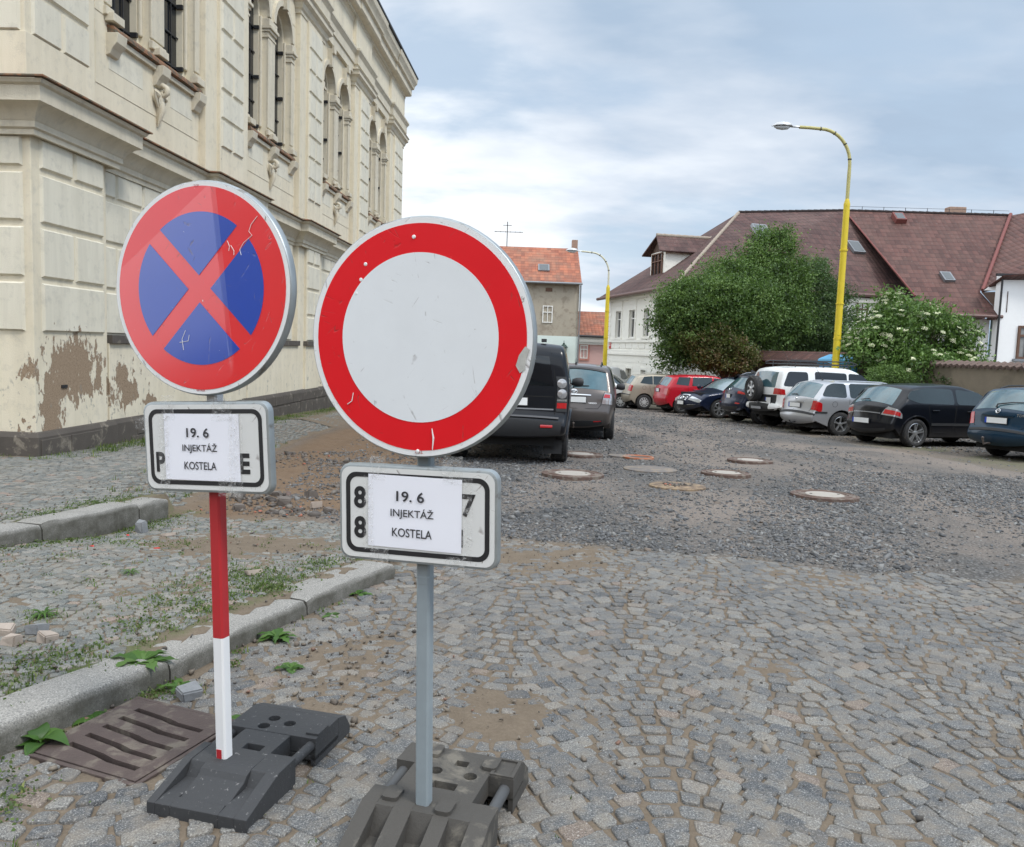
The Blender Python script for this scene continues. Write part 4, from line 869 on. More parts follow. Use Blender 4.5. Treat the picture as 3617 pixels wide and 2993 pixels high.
mb=MB(); mb.box(a.x-.1,b.x+.1,41.05,41.5,-1.3,a.z); mb.build('lower_wall',BWM,RH)
mb=MB(); mb.tube([(Q0.x-.05,40.4,Q0.z),(Q0.x-.05,40.4,-1)],.05,6); mb.box(Q0.x-.4,Q0.x+6,40.25,40.4,Q0.z-.02,Q0.z+.1); mb.build('gutter',IRON,RH)
# --- garden wall
GWM=P('rough_wall_render',(.20,.165,.12),.95,var=.3,scale=2,bs=.5,bsc=25,dirt=(.15,.125,.09),dsc=.8,dth=.56)
W=[Vector((9.75,37.2,0)),Vector((12.05,27.6,0)),Vector((15.5,13.5,0))]
def wallseg(a,b,ztop,lbl,cop,mat):
    d=(b-a); T=FR(a,d); Ln=d.length; g=empty('garden_wall',(0,0,0),0,lbl,'wall','walls behind the parked cars'); mb=MB(); mb.box(0,Ln,-.18,.18,-1.6,ztop,0,T); mb.build('wall_body',GWM,g)
    mb=MB()
    if cop=='big':
        s0=T@Vector((-.1,.0,ztop+.42)); 
        roofpoly('coping',[T@Vector((-.1,-.5,ztop+.02)),T@Vector((Ln,-.5,ztop+.02)),T@Vector((Ln,.05,ztop+.42)),T@Vector((-.1,.05,ztop+.42))],mat,g,d)
        roofpoly('coping',[T@Vector((-.1,.6,ztop+.02)),T@Vector((Ln,.6,ztop+.02)),T@Vector((Ln,.05,ztop+.42)),T@Vector((-.1,.05,ztop+.42))],mat,g,d)
        mb.box(-.05,Ln-.02,-.42,.5,ztop-.06,ztop+.02,0,T); mb.build('coping_board',P('dark_wood',(.09,.055,.04)),g)
    else:
        n=int(Ln/.22)
        for i in range(n):
            mb.tube([T@Vector((i*.22+.11,-.30,ztop+.0)),T@Vector((i*.22+.11,0,ztop+.11)),T@Vector((i*.22+.11,.30,ztop+.0))],.065,6)
        mb.build('coping',mat,g,smooth=True)
wallseg(W[1],W[0],at(2800,1279,32.5).z,'rendered garden wall with a broad red tiled coping behind the conifer-like tree','big',R_RED if 0 else R_MID)
wallseg(W[2],W[1],1.42,'dark rendered garden wall with thin tile coping at the right edge','thin',P('old_tile',(.13,.09,.075),.85,var=.4,scale=12))
# --- street lamps
YL=P('yellow_paint',(.62,.47,.02),.5,var=.15,scale=4,dirt=(.42,.38,.25),dsc=9,dth=.68); YL2=P('faded_yellow_paint',(.42,.38,.15),.6,var=.2)
GYP=P('lamp_grey',(.5,.51,.52),.4,metal=.3)
def lamp(loc,H,zthick,reach,headang,lbl,arm=1.9,rb=.085,rt_=.05,am=None,col=YL,col2=YL2,sc=1):
    t=empty('street_lamp',loc,headang,lbl,'street lamp','yellow street lamps'); mb=MB()
    mb.tube([(0,0,-.3),(0,0,zthick*.5),(0,0,zthick)],[rb*1.35,rb*1.12,rb],14); mb.build('pole',col,t,smooth=True,angle=50)
    mb=MB(); mb.lathe([(rb*1.0,zthick-.02),(rb*1.05,zthick+.06),(rt_,zthick+.22)],12)
    for z in (zthick*.40,zthick*.56,zthick*.8): mb.lathe([(rb*1.3,z),(rb*1.3,z+.05)],12)
    mb.build('collar',col,t,smooth=True,angle=50)
    r=H-zthick; pts=[(0,0,zthick+.1)]; zb=H-arm*.78
    pts+=[(0,0,zthick+(zb-zthick)*k/4) for k in (1,2,3)]
    for k in range(0,11): a=rad(90*k/10); pts.append((-(arm*.72)*(1-math.cos(a)),0,zb+(H-zb)*math.sin(a)))
    pts+=[(-arm*.72-reach*.5,0,H+.02),(-arm*.72-reach,0,H+.03)]
    mb=MB(); mb.tube(pts,[rt_]*4+[rt_*.9]*(len(pts)-4),10)
    mb.build('arm',am or col2,t,smooth=True,angle=60)
    mb=MB(); 
    for k in range(5,len(pts),3): 
        p=Vector(pts[k]); q=Vector(pts[k-1]); d=(p-q).normalized(); mb.tube([p-d*.015,p+d*.015],rt_*1.15,8)
    mb.build('clamp',IRON,t)
    x0=-arm*.72-reach; h=MB()
    prof=[(0,.05,.04,.0),(-.25,.055,.05,.0),(-.32,.11,.10,.03),(-.6,.13,.12,.04),(-.85,.10,.08,.03),(-1.0,.02,.02,0)]
    vs=[];n=12
    for X,w_,ht,dz in prof:
        for i in range(n): a=2*PI*i/n; s=math.sin(a); vs.append(((x0+X*sc*.85),w_*math.cos(a)*sc,H+.03+dz+(ht*s if s>0 else ht*.35*s)*sc))
    fs=[(k*n+i,k*n+(i+1)%n,(k+1)*n+(i+1)%n,(k+1)*n+i) for k in range(len(prof)-1) for i in range(n)]+[tuple(range(n))[::-1]]
    h.add(vs,fs); h.build('lamp_head',GYP,t,smooth=True,angle=50)
    g=MB(); vs=[]; pr=[(-.34,.02),(-.42,.09),(-.6,.115),(-.8,.09),(-.92,.02)]
    for X,w_ in pr:
        for i in range(7): a=PI+PI*i/6; vs.append((x0+X*sc*.85,w_*math.cos(a)*sc,H+.015+.09*math.sin(a)*w_/.115*sc))
    g.add(vs,[(k*7+i,k*7+i+1,(k+1)*7+i+1,(k+1)*7+i) for k in range(4) for i in range(6)]); g.build('lamp_glass',P('lamp_glass',(.5,.52,.53),.15,var=.2,coat=.5),t,smooth=True)
    return t
b_=at(2951,1290,26.0); tp=at(2968,458,26.0).z; zk=at(2967,728,26).z; zg=gz(26)
lamp((b_.x,26,zg),tp-zg,zk-zg,.66,rad(0),'tall yellow curved street lamp rising behind the white off-roader',1.35,.095,.055)
b2=at(2142,1150,44.); tp=at(2080,893,44).z; zk=at(2152,1022,44).z; zg=gz(44)
lamp((b2.x,44,zg),tp-zg,zk-zg,.55,rad(8),'smaller yellow street lamp at the corner of the white house',1.35,.10,.05,col2=P('cream_paint',(.55,.53,.40),.5))
# --- portable toilet
a=at(2893,1300,27.6); b=at(3031,1300,27.6); zt=at(2960,1255,27.3).z; g0=gz(27.6)
PT=empty('portable_toilet',((a.x+b.x)/2,27.6,g0),rad(-24),'blue plastic portable toilet behind the white off-roader','portable toilet')
BL=P('blue_plastic',(.03,.23,.50),.4,var=.1); H=zt-g0; mb=MB(); mb.box(-.58,.58,-.58,.58,.08,H-.28); mb.build('cabin',BL,PT,bevel=.04)
mb=MB(); mb.add([(-.66,-.66,H-.30),(.66,-.66,H-.30),(.66,.66,H-.30),(-.66,.66,H-.30),(-.62,-.62,H-.14),(.62,-.62,H-.14),(.62,.62,H-.14),(-.62,.62,H-.14),(-.3,-.3,H+.02),(.3,-.3,H+.02),(.3,.3,H+.02),(-.3,.3,H+.02)],[(0,1,5,4),(1,2,6,5),(2,3,7,6),(3,0,4,7),(4,5,9,8),(5,6,10,9),(6,7,11,10),(7,4,8,11),(8,9,10,11),(3,2,1,0)]); mb.build('roof',P('light_blue_plastic',(.10,.38,.62),.4,var=.1),PT,bevel=.03)
mb=MB(); 
for x in (-.56,.52): mb.box(x,x+.04,-.60,-.58,.1,H-.3)
mb.box(-.5,.5,-.60,-.58,.12,H-.42); mb.build('door',BL,PT,bevel=.01)
sg=MB(); sg.box(-.38,.32,-.612,-.602,H-.78,H-.40); SG=sg.build('sign_panel',WH,PT)
# ---- text
BLK=P('black_print',(.012,.012,.014),.55,var=.1); GREY=P('dark_print',(.03,.03,.035),.7)
def text(s,mat,parent,width=None,height=None,T=Matrix(),bold=0,ext=.0006,name='lettering'):
    """lettering mesh; T maps (x right, y up, z towards viewer)"""
    c=bpy.data.curves.new('t','FONT'); c.body=s; c.align_x='CENTER'; c.size=1; c.offset=bold; c.extrude=0; c.resolution_u=4
    o=bpy.data.objects.new('t',c); COL.objects.link(o); dg=bpy.context.evaluated_depsgraph_get(); dg.update(); me=bpy.data.meshes.new_from_object(o.evaluated_get(dg)); bpy.data.objects.remove(o); bpy.data.curves.remove(c)
    V=np.array([v.co[:] for v in me.vertices]); lo,hi=V.min(0),V.max(0)
    base_h=[v for v in (hi[1]-lo[1],)][0]
    sx=(width/(hi[0]-lo[0])) if width else None; sy=(height/base_h) if height else None; sx=sx or sy; sy=sy or sx
    V=(V-[(lo[0]+hi[0])/2,(lo[1]+hi[1])/2,0])*[sx,sy,1]; V[:,2]=ext
    for v,p in zip(me.vertices,V): v.co=T@Vector(p)
    me.name=name; me.materials.clear(); me.materials.append(mat); return link(bpy.data.objects.new(name,me),parent)
def TV(x,y,z,tilt=0): # sign-local: x right, z up, viewer at -y
    return Matrix.Translation((x,y,z))@Matrix.Rotation(tilt,4,'Y')@Matrix(((1,0,0,0),(0,0,-1,0),(0,1,0,0),(0,0,0,1)))
text('toi',P('sign_black',(.02,.02,.02)),SG,width=.5,height=.24,T=TV(-.03,-.6125,H-.60))
# ================================================================ TRAFFIC SIGNS
def signpaint(name,col,rough=.38,scr=1.,seed=0.,wear=None,coat=.12,bend=0):
    m,nt,b=newmat(name); v=coord(nt); v=mp(nt,v,(1,1,1),(seed,seed*.7,seed*1.3))
    c=mix(nt,noise(nt,v,7,5,.6),tuple(x*.93 for x in col),tuple(min(1,x*1.05) for x in col))
    acc=None
    for rot,sc_,th in ((.5,9,.013),(1.3,13,.010),(-.7,11,.012),(2.4,17,.009),(.1,7,.011)):
        vv=mp(nt,v,(1,1,1),(rot*3,0,rot),(0,rot,0)); wv=nd(nt,'ShaderNodeTexNoise'); wv.inputs['Scale'].default_value=sc_; wv.inputs['Detail'].default_value=1.5; wv.inputs['Distortion'].default_value=.6
        nt.links.new(mp(nt,vv,(1,1,.16)),wv.inputs['Vector']); d=mth(nt,'ABSOLUTE',mth(nt,'SUBTRACT',wv.outputs['Fac'],.5)); l=ramp(nt,d,(th*.25,1.),(th*.45,0.))
        msk=ramp(nt,noise(nt,vv,14,3,.6),(.60,0.),(.66,1.)); l=mth(nt,'MULTIPLY',l,msk); acc=l if acc is None else mth(nt,'MAXIMUM',acc,l)
    dark=mth(nt,'MULTIPLY',acc,.55*scr); c=mix(nt,dark,c,(.10,.06,.05))
    sp_=ramp(nt,noise(nt,mp(nt,v,(1,1,.6)),60,4,.6),(.715,0.),(.735,1.)); c=mix(nt,mth(nt,'MULTIPLY',sp_,scr),c,(.62,.6,.57))
    sp2=ramp(nt,noise(nt,v,33,5,.7),(.70,0.),(.73,1.)); c=mix(nt,mth(nt,'MULTIPLY',sp2,.6*scr),c,(.16,.14,.12))
    if wear:
        c=mix(nt,ramp(nt,noise(nt,v,22,8,.7,.5),(wear,0.),(wear+.03,1.)),c,(.27,.25,.22))
    setin(nt,b,'Base Color',c); setin(nt,b,'Roughness',mth(nt,'MULTIPLY_ADD',noise(nt,v,5,5,.6),.16,rough)); b.inputs['Coat Weight'].default_value=coat; b.inputs['Coat Roughness'].default_value=.12
    b.inputs['Specular IOR Level'].default_value=.3
    pv=bump(nt,b,mth(nt,'ADD',mth(nt,'MULTIPLY',acc,-1.),noise(nt,v,6,3,.5)),.25,.004)
    if bend:  # the upper left of the sheet is kinked back a few degrees, up to the crease
        o=coord(nt); s_=nd(nt,'ShaderNodeSeparateXYZ'); nt.links.new(o,s_.inputs[0]); X,Z_=s_.outputs[0],mth(nt,'SUBTRACT',s_.outputs[2],1.67)
        cr_=ramp(nt,mth(nt,'MULTIPLY_ADD',Z_,.10,mth(nt,'ADD',X,.5)),(.588,1.),(.603,0.)); lo_=mth(nt,'MULTIPLY_ADD',mth(nt,'ADD',mth(nt,'MULTIPLY',X,-.7),Z_),1.5,.55,clamp=True)
        k_=mth(nt,'MULTIPLY',mth(nt,'MULTIPLY',cr_,lo_),mth(nt,'ADD',Z_,.5)); bm_=nt.nodes.new('ShaderNodeBump'); bm_.inputs['Strength'].default_value=1; bm_.inputs['Distance'].default_value=-.17; nt.links.new(k_,bm_.inputs['Height']); nt.links.new(pv,bm_.inputs['Normal']); nt.links.new(bm_.outputs[0],b.inputs['Coat Normal'])
        b.inputs['Specular IOR Level'].default_value=.2; b.inputs['Coat Weight'].default_value=1.; b.inputs['Coat IOR'].default_value=1.62; b.inputs['Coat Roughness'].default_value=.30
    return m
RED=signpaint('sign_red',(.72,.010,.014),seed=1.,bend=1); RED2=signpaint('sign_red_fresh',(.68,.005,.012),seed=3.,scr=.8); BLU=signpaint('sign_blue',(.002,.048,.37),seed=2.,bend=1)
WHT=signpaint('sign_white',(.74,.75,.75),seed=4.,wear=.64); WHT2=signpaint('sign_white_centre',(.70,.73,.75),seed=5.,scr=.7); PLT=signpaint('plate_white',(.66,.665,.65),seed=6.,wear=.68,coat=.2)
ALU=P('galvanised_rim',(.33,.36,.37),.42,metal=.55,var=.25,scale=14,dirt=(.2,.19,.17),dsc=18,dth=.62)
PAP=P('paper',(.80,.81,.87),.75,var=.02); POSTW=P('white_post_paint',(.76,.76,.76),.5,var=.05,dirt=(.25,.24,.22),dsc=38,dth=.70); POSTR=P('red_post_paint',(.42,.022,.028),.42,var=.15,dirt=(.4,.36,.34),dsc=26,dth=.74); POSTG=P('grey_post_paint',(.25,.29,.31),.5,var=.12,scale=20,dirt=(.13,.13,.12),dsc=30,dth=.7)
def tapem():
    m,nt,b=newmat('clear_tape'); v=coord(nt); n=noise(nt,v,60,6,.7,1.2); setin(nt,b,'Base Color',(.8,.8,.78)); b.inputs['Roughness'].default_value=.12; setin(nt,b,'Alpha',ramp(nt,n,(.46,.04),(.68,.42))); bump(nt,b,n,1.,.01); return m
TAPE=tapem()
def post(mb_list,w,z0,z1):
    h=w/2; c=.006; return [(-h+c,-h),(h-c,-h),(h,-h+c),(h,h-c),(h-c,h),(-h+c,h),(-h,h-c),(-h,-h+c)]
def disc_plate(parent,zc,R,xc=0,dent=0):
    """pressed disc, axis = -y (towards viewer); returns disc empty-less parts"""
    T=Matrix.Translation((xc,0,zc))@Matrix.Rotation(PI/2,4,'X')   # local z -> -y ... 
    mb=MB(); prof=[(0,.0),(R-.005,0),(R-.002,-.001),(R,-.006),(R+.002,-.014),(R+.001,-.028),(R-.004,-.034),(R-.012,-.034),(R-.012,-.028),(0,-.004)]
    mb.lathe(prof,72,0,T,caps=False); return mb.build('disc',ALU,parent,smooth=True,angle=50)
def ring(parent,zc,r0,r1,y,mat,name,n=96,xc=0,holes=()):
    mb=MB(); o=[(xc+r1*math.cos(2*PI*i/n),zc+r1*math.sin(2*PI*i/n)) for i in range(n)]
    if r0>0: h=[[(xc+r0*math.cos(2*PI*i/n),zc+r0*math.sin(2*PI*i/n)) for i in range(n)]]
    else: h=[]
    mb.plate(o,h,y,y+.0006,back=False); return mb.build(name,mat,parent)
def sector(parent,zc,R,off,dirs,y,mat,name,xc=0):
    for d in dirs:
        c=rad(d); ap=off*math.sqrt(2); m_=math.asin(off/R); a0=c-PI/4+m_; a1=c+PI/4-m_
        pts=[(xc+ap*math.cos(c),zc+ap*math.sin(c))]+[(xc+R*math.cos(a0+(a1-a0)*i/16),zc+R*math.sin(a0+(a1-a0)*i/16)) for i in range(17)]
        mb=MB(); mb.plate(pts,[],y,y+.0006,back=False); mb.build(name,mat,parent)
def rect_plate(parent,zc,xc,w,h,tilt):
    e=empty('plate',(xc,0,zc),0,parent=parent,rot=(0,tilt,0)); 
    mb=MB(); n=6; R=.035; out=[]
    lv=[(0,0,.0),(.0,.002,-.003+.0),(.0,.007,.0)]
    rings=[(-.008,0.0),(-.002,.002),(.0,.008),(.001,.026),(-.006,.030),(-.016,.030)]
    vs=[];k=None
    for inset,y in rings:
        rr=rrect(-w/2-inset,w/2+inset,-h/2-inset,h/2+inset,R+inset,n); k=len(rr); vs+=[(p[0],y,p[1]) for p in rr]
    fs=[tuple(range(k))]; 
    for a in range(len(rings)-1): fs+=[(a*k+i,a*k+(i+1)%k,(a+1)*k+(i+1)%k,(a+1)*k+i) for i in range(k)]
    fs.append(tuple((len(rings)-1)*k+i for i in range(k))); mb.add(vs,fs); pl=mb.build('pan',ALU,e,smooth=True,angle=45)
    f=MB(); f.plate(rrect(-w/2+.009,w/2-.009,-h/2+.009,h/2-.009,.03,7),[],-.0012,-.0004,back=False); f.build('face',PLT,e)
    b=MB(); b.plate(rrect(-w/2+.024,w/2-.024,-h/2+.024,h/2-.024,.034,7),[rrect(-w/2+.038,w/2-.038,-h/2+.038,h/2-.038,.024,7)],-.002,-.0014,back=False); b.build('border',BLK,e); return e
def tape(parent,x,z,w,h,y,seed,rot=0):
    r=random.Random(seed); nx,nz=8,12; vs=[]
    for j in range(nz+1):
        for i in range(nx+1): vs.append((x+(i/nx-.5)*w+(r.uniform(-.002,.002)),y-.0015-abs(r.gauss(0,.0012)),z+(j/nz-.5)*h+r.uniform(-.002,.002)))
    mb=MB(); mb.add(vs,[(j*(nx+1)+i,j*(nx+1)+i+1,(j+1)*(nx+1)+i+1,(j+1)*(nx+1)+i) for j in range(nz) for i in range(nx)]); return mb.build('tape',TAPE,parent,fix=False)
def notice(parent,xc,zc,w,h,tilt,y):
    e=empty('notice',(xc,0,zc),0,parent=parent,rot=(0,tilt,0)); 
    mb=MB(); nx,nz=12,8; vs=[]
    for j in range(nz+1):
        for i in range(nx+1):
            X=(i/nx-.5)*w; Z=(j/nz-.5)*h; vs.append((X,y-.0012*math.sin(i/nx*PI)*(.6+.4*math.sin(j)),Z))
    mb.add(vs,[(j*(nx+1)+i,j*(nx+1)+i+1,(j+1)*(nx+1)+i+1,(j+1)*(nx+1)+i) for j in range(nz) for i in range(nx)]); mb.build('paper',PAP,e,smooth=True,fix=False)
    text('19. 6',GREY,e,width=.088,height=.031,T=TV(-.012,y-.0022,.047),bold=.016)
    text('INJEKTÁŽ',GREY,e,width=.136,height=.034,T=TV(-.006,y-.0022,-.003),bold=.009)
    text('KOSTELA',GREY,e,width=.126,height=.0255,T=TV(-.006,y-.0022,-.060),bold=.009)
    return e
RUB=P('black_rubber',(.036,.037,.039),.75,var=.22,scale=7,bs=.25,bsc=70,dirt=(.22,.215,.21),dsc=62,dth=.66); RUB2=P('grey_rubber',(.062,.057,.050),.85,var=.22,scale=5,bs=.3,bsc=60,dirt=(.15,.135,.11),dsc=6,dth=.6)
# ---- sign 1 : no stopping
S1X,S1Y=-.937,2.66; TH1=rad(-18.8); g1=gz(S1Y)
S1=empty('traffic_sign',(S1X,S1Y,g1),0,'red and blue round no-stopping sign with cross on a red and white post','traffic sign','portable traffic signs',rot=(0,0,TH1))
U1=empty('assembly',(0,0,.105),0,parent=None)  # temporary frame for the lean, folded into parts below
bpy.data.objects.remove(U1)
LEAN1=Matrix.Translation((0,0,.105))@Matrix.Rotation(rad(-1.9),4,'Y')@Matrix.Translation((0,0,-.105))
LEAN2=Matrix.Translation((0,0,.105))@Matrix.Rotation(rad(-1.2),4,'Y')@Matrix.Translation((0,0,-.105))
def lean(objs,M_):
    bpy.context.view_layer.update()
    for o in objs: o.matrix_local=M_@o.matrix_local
def kids(root,before): return [c for c in root.children if c not in before]
Z=lambda z: z-g1
W_=.042; pf=post(None,W_,0,0)
mb=MB(); mb.prism(pf,.075,.595,'z'); p_=mb.build('post',POSTW,S1)
mb=MB(); mb.prism([(x*1.012,y*1.012) for x,y in pf],.52,1.02,'z'); mb.build('post',POSTR,S1,label='red painted upper length of the post')
mb=MB(); mb.prism(pf,1.02,1.75,'z'); mb.build('post',POSTW,S1)
mb=MB(); mb.box(-.014,.006,-.0225,-.0215,.10,.135); mb.build('paint_patch',POSTR,S1)
zc=1.652-g1-.0; yf=-.058
def discs(S,zc,kind):
    b=list(S.children); d=disc_plate(S,zc,.35); fs=.967 if kind==1 else .98
    if kind==1:
        ring(S,zc,0,.3455,-.0009,WHT,'face'); ring(S,zc,0,.331,-.0018,RED,'red_field'); sector(S,zc,.249,.031,(0,90,180,270),-.0027,BLU,'blue_sector')
        text('TOP',P('print_red',(.4,.02,.03)),S,width=.020,height=.009,T=TV(-.002,-.0014,zc+.331)); text('KAVALÍR',P('print_red',(.4,.02,.03)),S,width=.034,height=.009,T=TV(-.006,-.0014,zc-.332))
        mb=MB(); r=random.Random(5)
        for path in (((.231,.222),(.207,.197),(.198,.176),(.21,.163),(.176,.14),(.162,.12),(.167,.103)),((.115,.15),(.123,.132),(.12,.118)),((.128,.135),(.14,.117),(.139,.104)),((-.06,-.135),(-.075,-.165),(-.07,-.2)),((-.045,-.15),(-.05,-.17),(-.085,-.175))):
            mb.tube([(x,-.0032,zc+z) for x,z in path],[.0010]*len(path),5)
        mb.build('scratch',WHT,S)
    else:
        ring(S,zc,0,.3455,-.0009,WHT,'face'); ring(S,zc,0,.329,-.0018,RED2,'red_ring'); ring(S,zc,0,.246,-.0027,WHT2,'white_centre')
        text('TOP',P('print_red',(.4,.02,.03)),S,width=.024,height=.010,T=TV(.004,-.0014,zc-.3325)@Matrix.Rotation(PI,4,'Z'))
        mb=MB(); 
        for x,z in ((-.015,.29),(.0,-.331)): mb.lathe([(0,0),(.006,0),(.005,.003),(0,.004)],10,0,Matrix.Translation((x,-.002,zc+z))@Matrix.Rotation(PI/2,4,'X'))
        mb.build('rivet',ALU if 0 else POSTW,S)
        mb=MB(); 
        pts=[(.307,-.045),(.325,-.02),(.338,-.03),(.328,-.055),(.325,-.085),(.31,-.095),(.298,-.075)]; mb.plate([(x,zc+z) for x,z in pts][::-1],[],-.0035,-.0028,back=False); mb.build('chipped_patch',P('chipped_metal',(.42,.42,.39),.5,var=.3,scale=60),S)
        mb=MB(); mb.tube([(.045,-.0032,zc-.262),(.05,-.0034,zc-.29),(.047,-.0032,zc-.325)],[.0012,.0028,.0012],5)
        for x,z in ((-.17,.215),(-.185,.17),(-.2,.13)): mb.lathe([(0,0),(.006,0),(.004,.0016),(0,.0016)],7,0,Matrix.Translation((x,-.002,zc+z))@Matrix.Rotation(PI/2,4,'X'))
        mb.tube([(-.23,-.0032,zc-.20),(-.215,-.0032,zc-.19),(-.21,-.0032,zc-.165)],.0012,5); mb.build('scratch',WHT,S)
    mb=MB(); mb.box(-.12,.12,.0,.02,zc+.16,zc+.19); mb.box(-.12,.12,.0,.02,zc-.19,zc-.16); mb.box(-.035,.035,.0,.05,zc+.155,zc+.195); mb.box(-.035,.035,.0,.05,zc-.195,zc-.155); mb.build('bracket',ALU,S)
    for o in kids(S,b): o.scale=(fs,1,fs); o.location.y+=yf; o.location.z+=zc*(1-fs)
discs(S1,zc,1)
e=rect_plate(S1,1.146-g1,.004,.490,.295,rad(-1.5)); e.location.y=yf
for s,x,w_ in (('P',-.179,.036),('E',.150,.040)): text(s,BLK,e,width=w_,height=.066,T=TV(x,-.0016,-.050),bold=.04)
n_=notice(S1,-.008,1.146-g1,.293,.216,rad(-1.0),-.003); n_.location.y=yf
for k,(x,z,w_,h_) in enumerate(((-.135,.125,.05,.08),(.075,.125,.075,.075),(-.155,-.02,.04,.24),(.125,-.02,.05,.26),(.09,-.125,.07,.06),(-.245,.07,.05,.04))): 
    o=tape(S1,x,1.146-g1+z,w_,h_,-.004,k); o.location.y=yf
lean(list(S1.children),LEAN1)
# ---- sign 2 : no vehicles
S2X,S2Y=-.229,2.39; g2=gz(S2Y); TH2=rad(-17.2)
S2=empty('traffic_sign',(S2X,S2Y,g2),0,'round white sign with thick red ring on a grey post','traffic sign','portable traffic signs',rot=(0,0,TH2))
mb=MB(); mb.prism(pf,.07,1.65,'z'); mb.build('post',POSTG,S2)
mb=MB(); mb.prism([(x*1.03,y*1.03) for x,y in pf],.80,.825,'z'); mb.build('post_joint',POSTG,S2,bevel=.002)
zc=1.518-g2; discs(S2,zc,2)
e=rect_plate(S2,1.004-g2,-.005,.50,.288,rad(-.4)); e.location.y=yf
for s,x,z,w_ in (('8',-.180,.045,.040),('8',-.180,-.045,.040),('7',.163,.040,.042)): text(s,BLK,e,width=w_,height=.066,T=TV(x,-.0016,z),bold=.035)
mb=MB(); mb.box(.138,.146,-.0022,-.0014,-.082,-.030); mb.build('lettering',BLK,e)
n_=notice(S2,-.010,1.012-g2,.295,.214,rad(.2),-.003); n_.location.y=yf
for k,(x,z,w_,h_) in enumerate(((-.125,.135,.05,.07),(.11,.140,.06,.08),(.155,-.0,.03,.24),(-.155,-.0,.03,.22),(-.12,-.13,.06,.05),(.12,-.135,.06,.05))): 
    o=tape(S2,x,1.004-g2+z,w_,h_,-.004,k+20); o.location.y=yf
lean(list(S2.children),LEAN2)
# ---- rubber foot blocks
def hexa(mb,pts8): mb.add(pts8,[(0,3,2,1),(4,5,6,7),(0,1,5,4),(1,2,6,5),(2,3,7,6),(3,0,4,7)])
def base1(parent,ox,oy):
    """block with sloped ends; local x width, y length (front = -y)"""
    T=Matrix.Rotation(rad(4.5),4,'Z')@Matrix.Translation((ox,oy,0)); w=.178; Ht=.105
    mb=MB()
    # front solid wedge
    side=[(-.02,.012),(-.02,.05),(.20,Ht),(.30,Ht),(.30,.012)]
    # body built as slabs across the width so that pockets stay open
    for x0,x1,low in ((-w,-w+.03,0),(-w+.03,-w+.085,1),(-w+.085,w-.10,0.35),(w-.10,w-.045,1),(w-.045,w,0)):
        if low==0: mb.prism([(-.02,.0),(-.02,.05),(.17,Ht),(.28,Ht),(.28,0)],x0,x1,'x',0,T)
        elif low==1: mb.prism([(-.02,.0),(-.02,.05),(.02,.056),(.135,.056),(.165,Ht-.003),(.28,Ht-.001),(.28,0)],x0,x1,'x',0,T)
        else: mb.prism([(-.02,.0),(-.02,.05),(.02,.0595),(.03,.050),(.125,.078),(.14,.094),(.17,Ht-.001),(.28,Ht-.002),(.28,0)],x0,x1,'x',0,T)
    # middle bridge
    mb.plate([(-w+.075,.28),(w-.10,.28),(w-.10,.42),(-w+.075,.42)],[[(-.035,.285),(.035,.285),(.035,.325),(-.035,.325)]],.0,.07,0,T@Matrix(((1,0,0,0),(0,0,1,0),(0,-1,0,.101),(0,0,0,1))))
    # rear block with holes
    hl=[[(cx+.022*math.cos(2*PI*i/14),cy+.022*math.sin(2*PI*i/14)) for i in range(14)] for cx,cy in ((-.05,.455),(-.045,.52),(.03,.50))]
    mb.plate([(-w,.42),(w-.0,.42),(w,.60),(-w,.60)],hl,.0,.06,0,T@Matrix(((1,0,0,0),(0,0,1,0),(0,-1,0,.103),(0,0,0,1))))
    mb.box(-w,w,.42,.60,.02,.04,0,T)
    mb.prism([(.60,0),(.60,.103),(.66,.085),(.70,.03),(.70,0)],-w,w,'x',0,T)
    mb.box(w-.05,w-.0,.44,.52,.10,.112,0,T)
    for x in (-w,w-.02): mb.box(x,x+.02,.42,.60,0,.045,0,T)
    mb.build('foot_block',RUB,parent,bevel=.006)
    h=MB(); h.tube([T@Vector((w-.02,.26,.075)),T@Vector((w-.02,.45,.075))],.017,12); h.tube([T@Vector((-w+.02,.26,.075)),T@Vector((-w+.02,.45,.075))],.017,12); h.build('handle',RUB,parent,smooth=True)
base1(S1,.055,-.215)
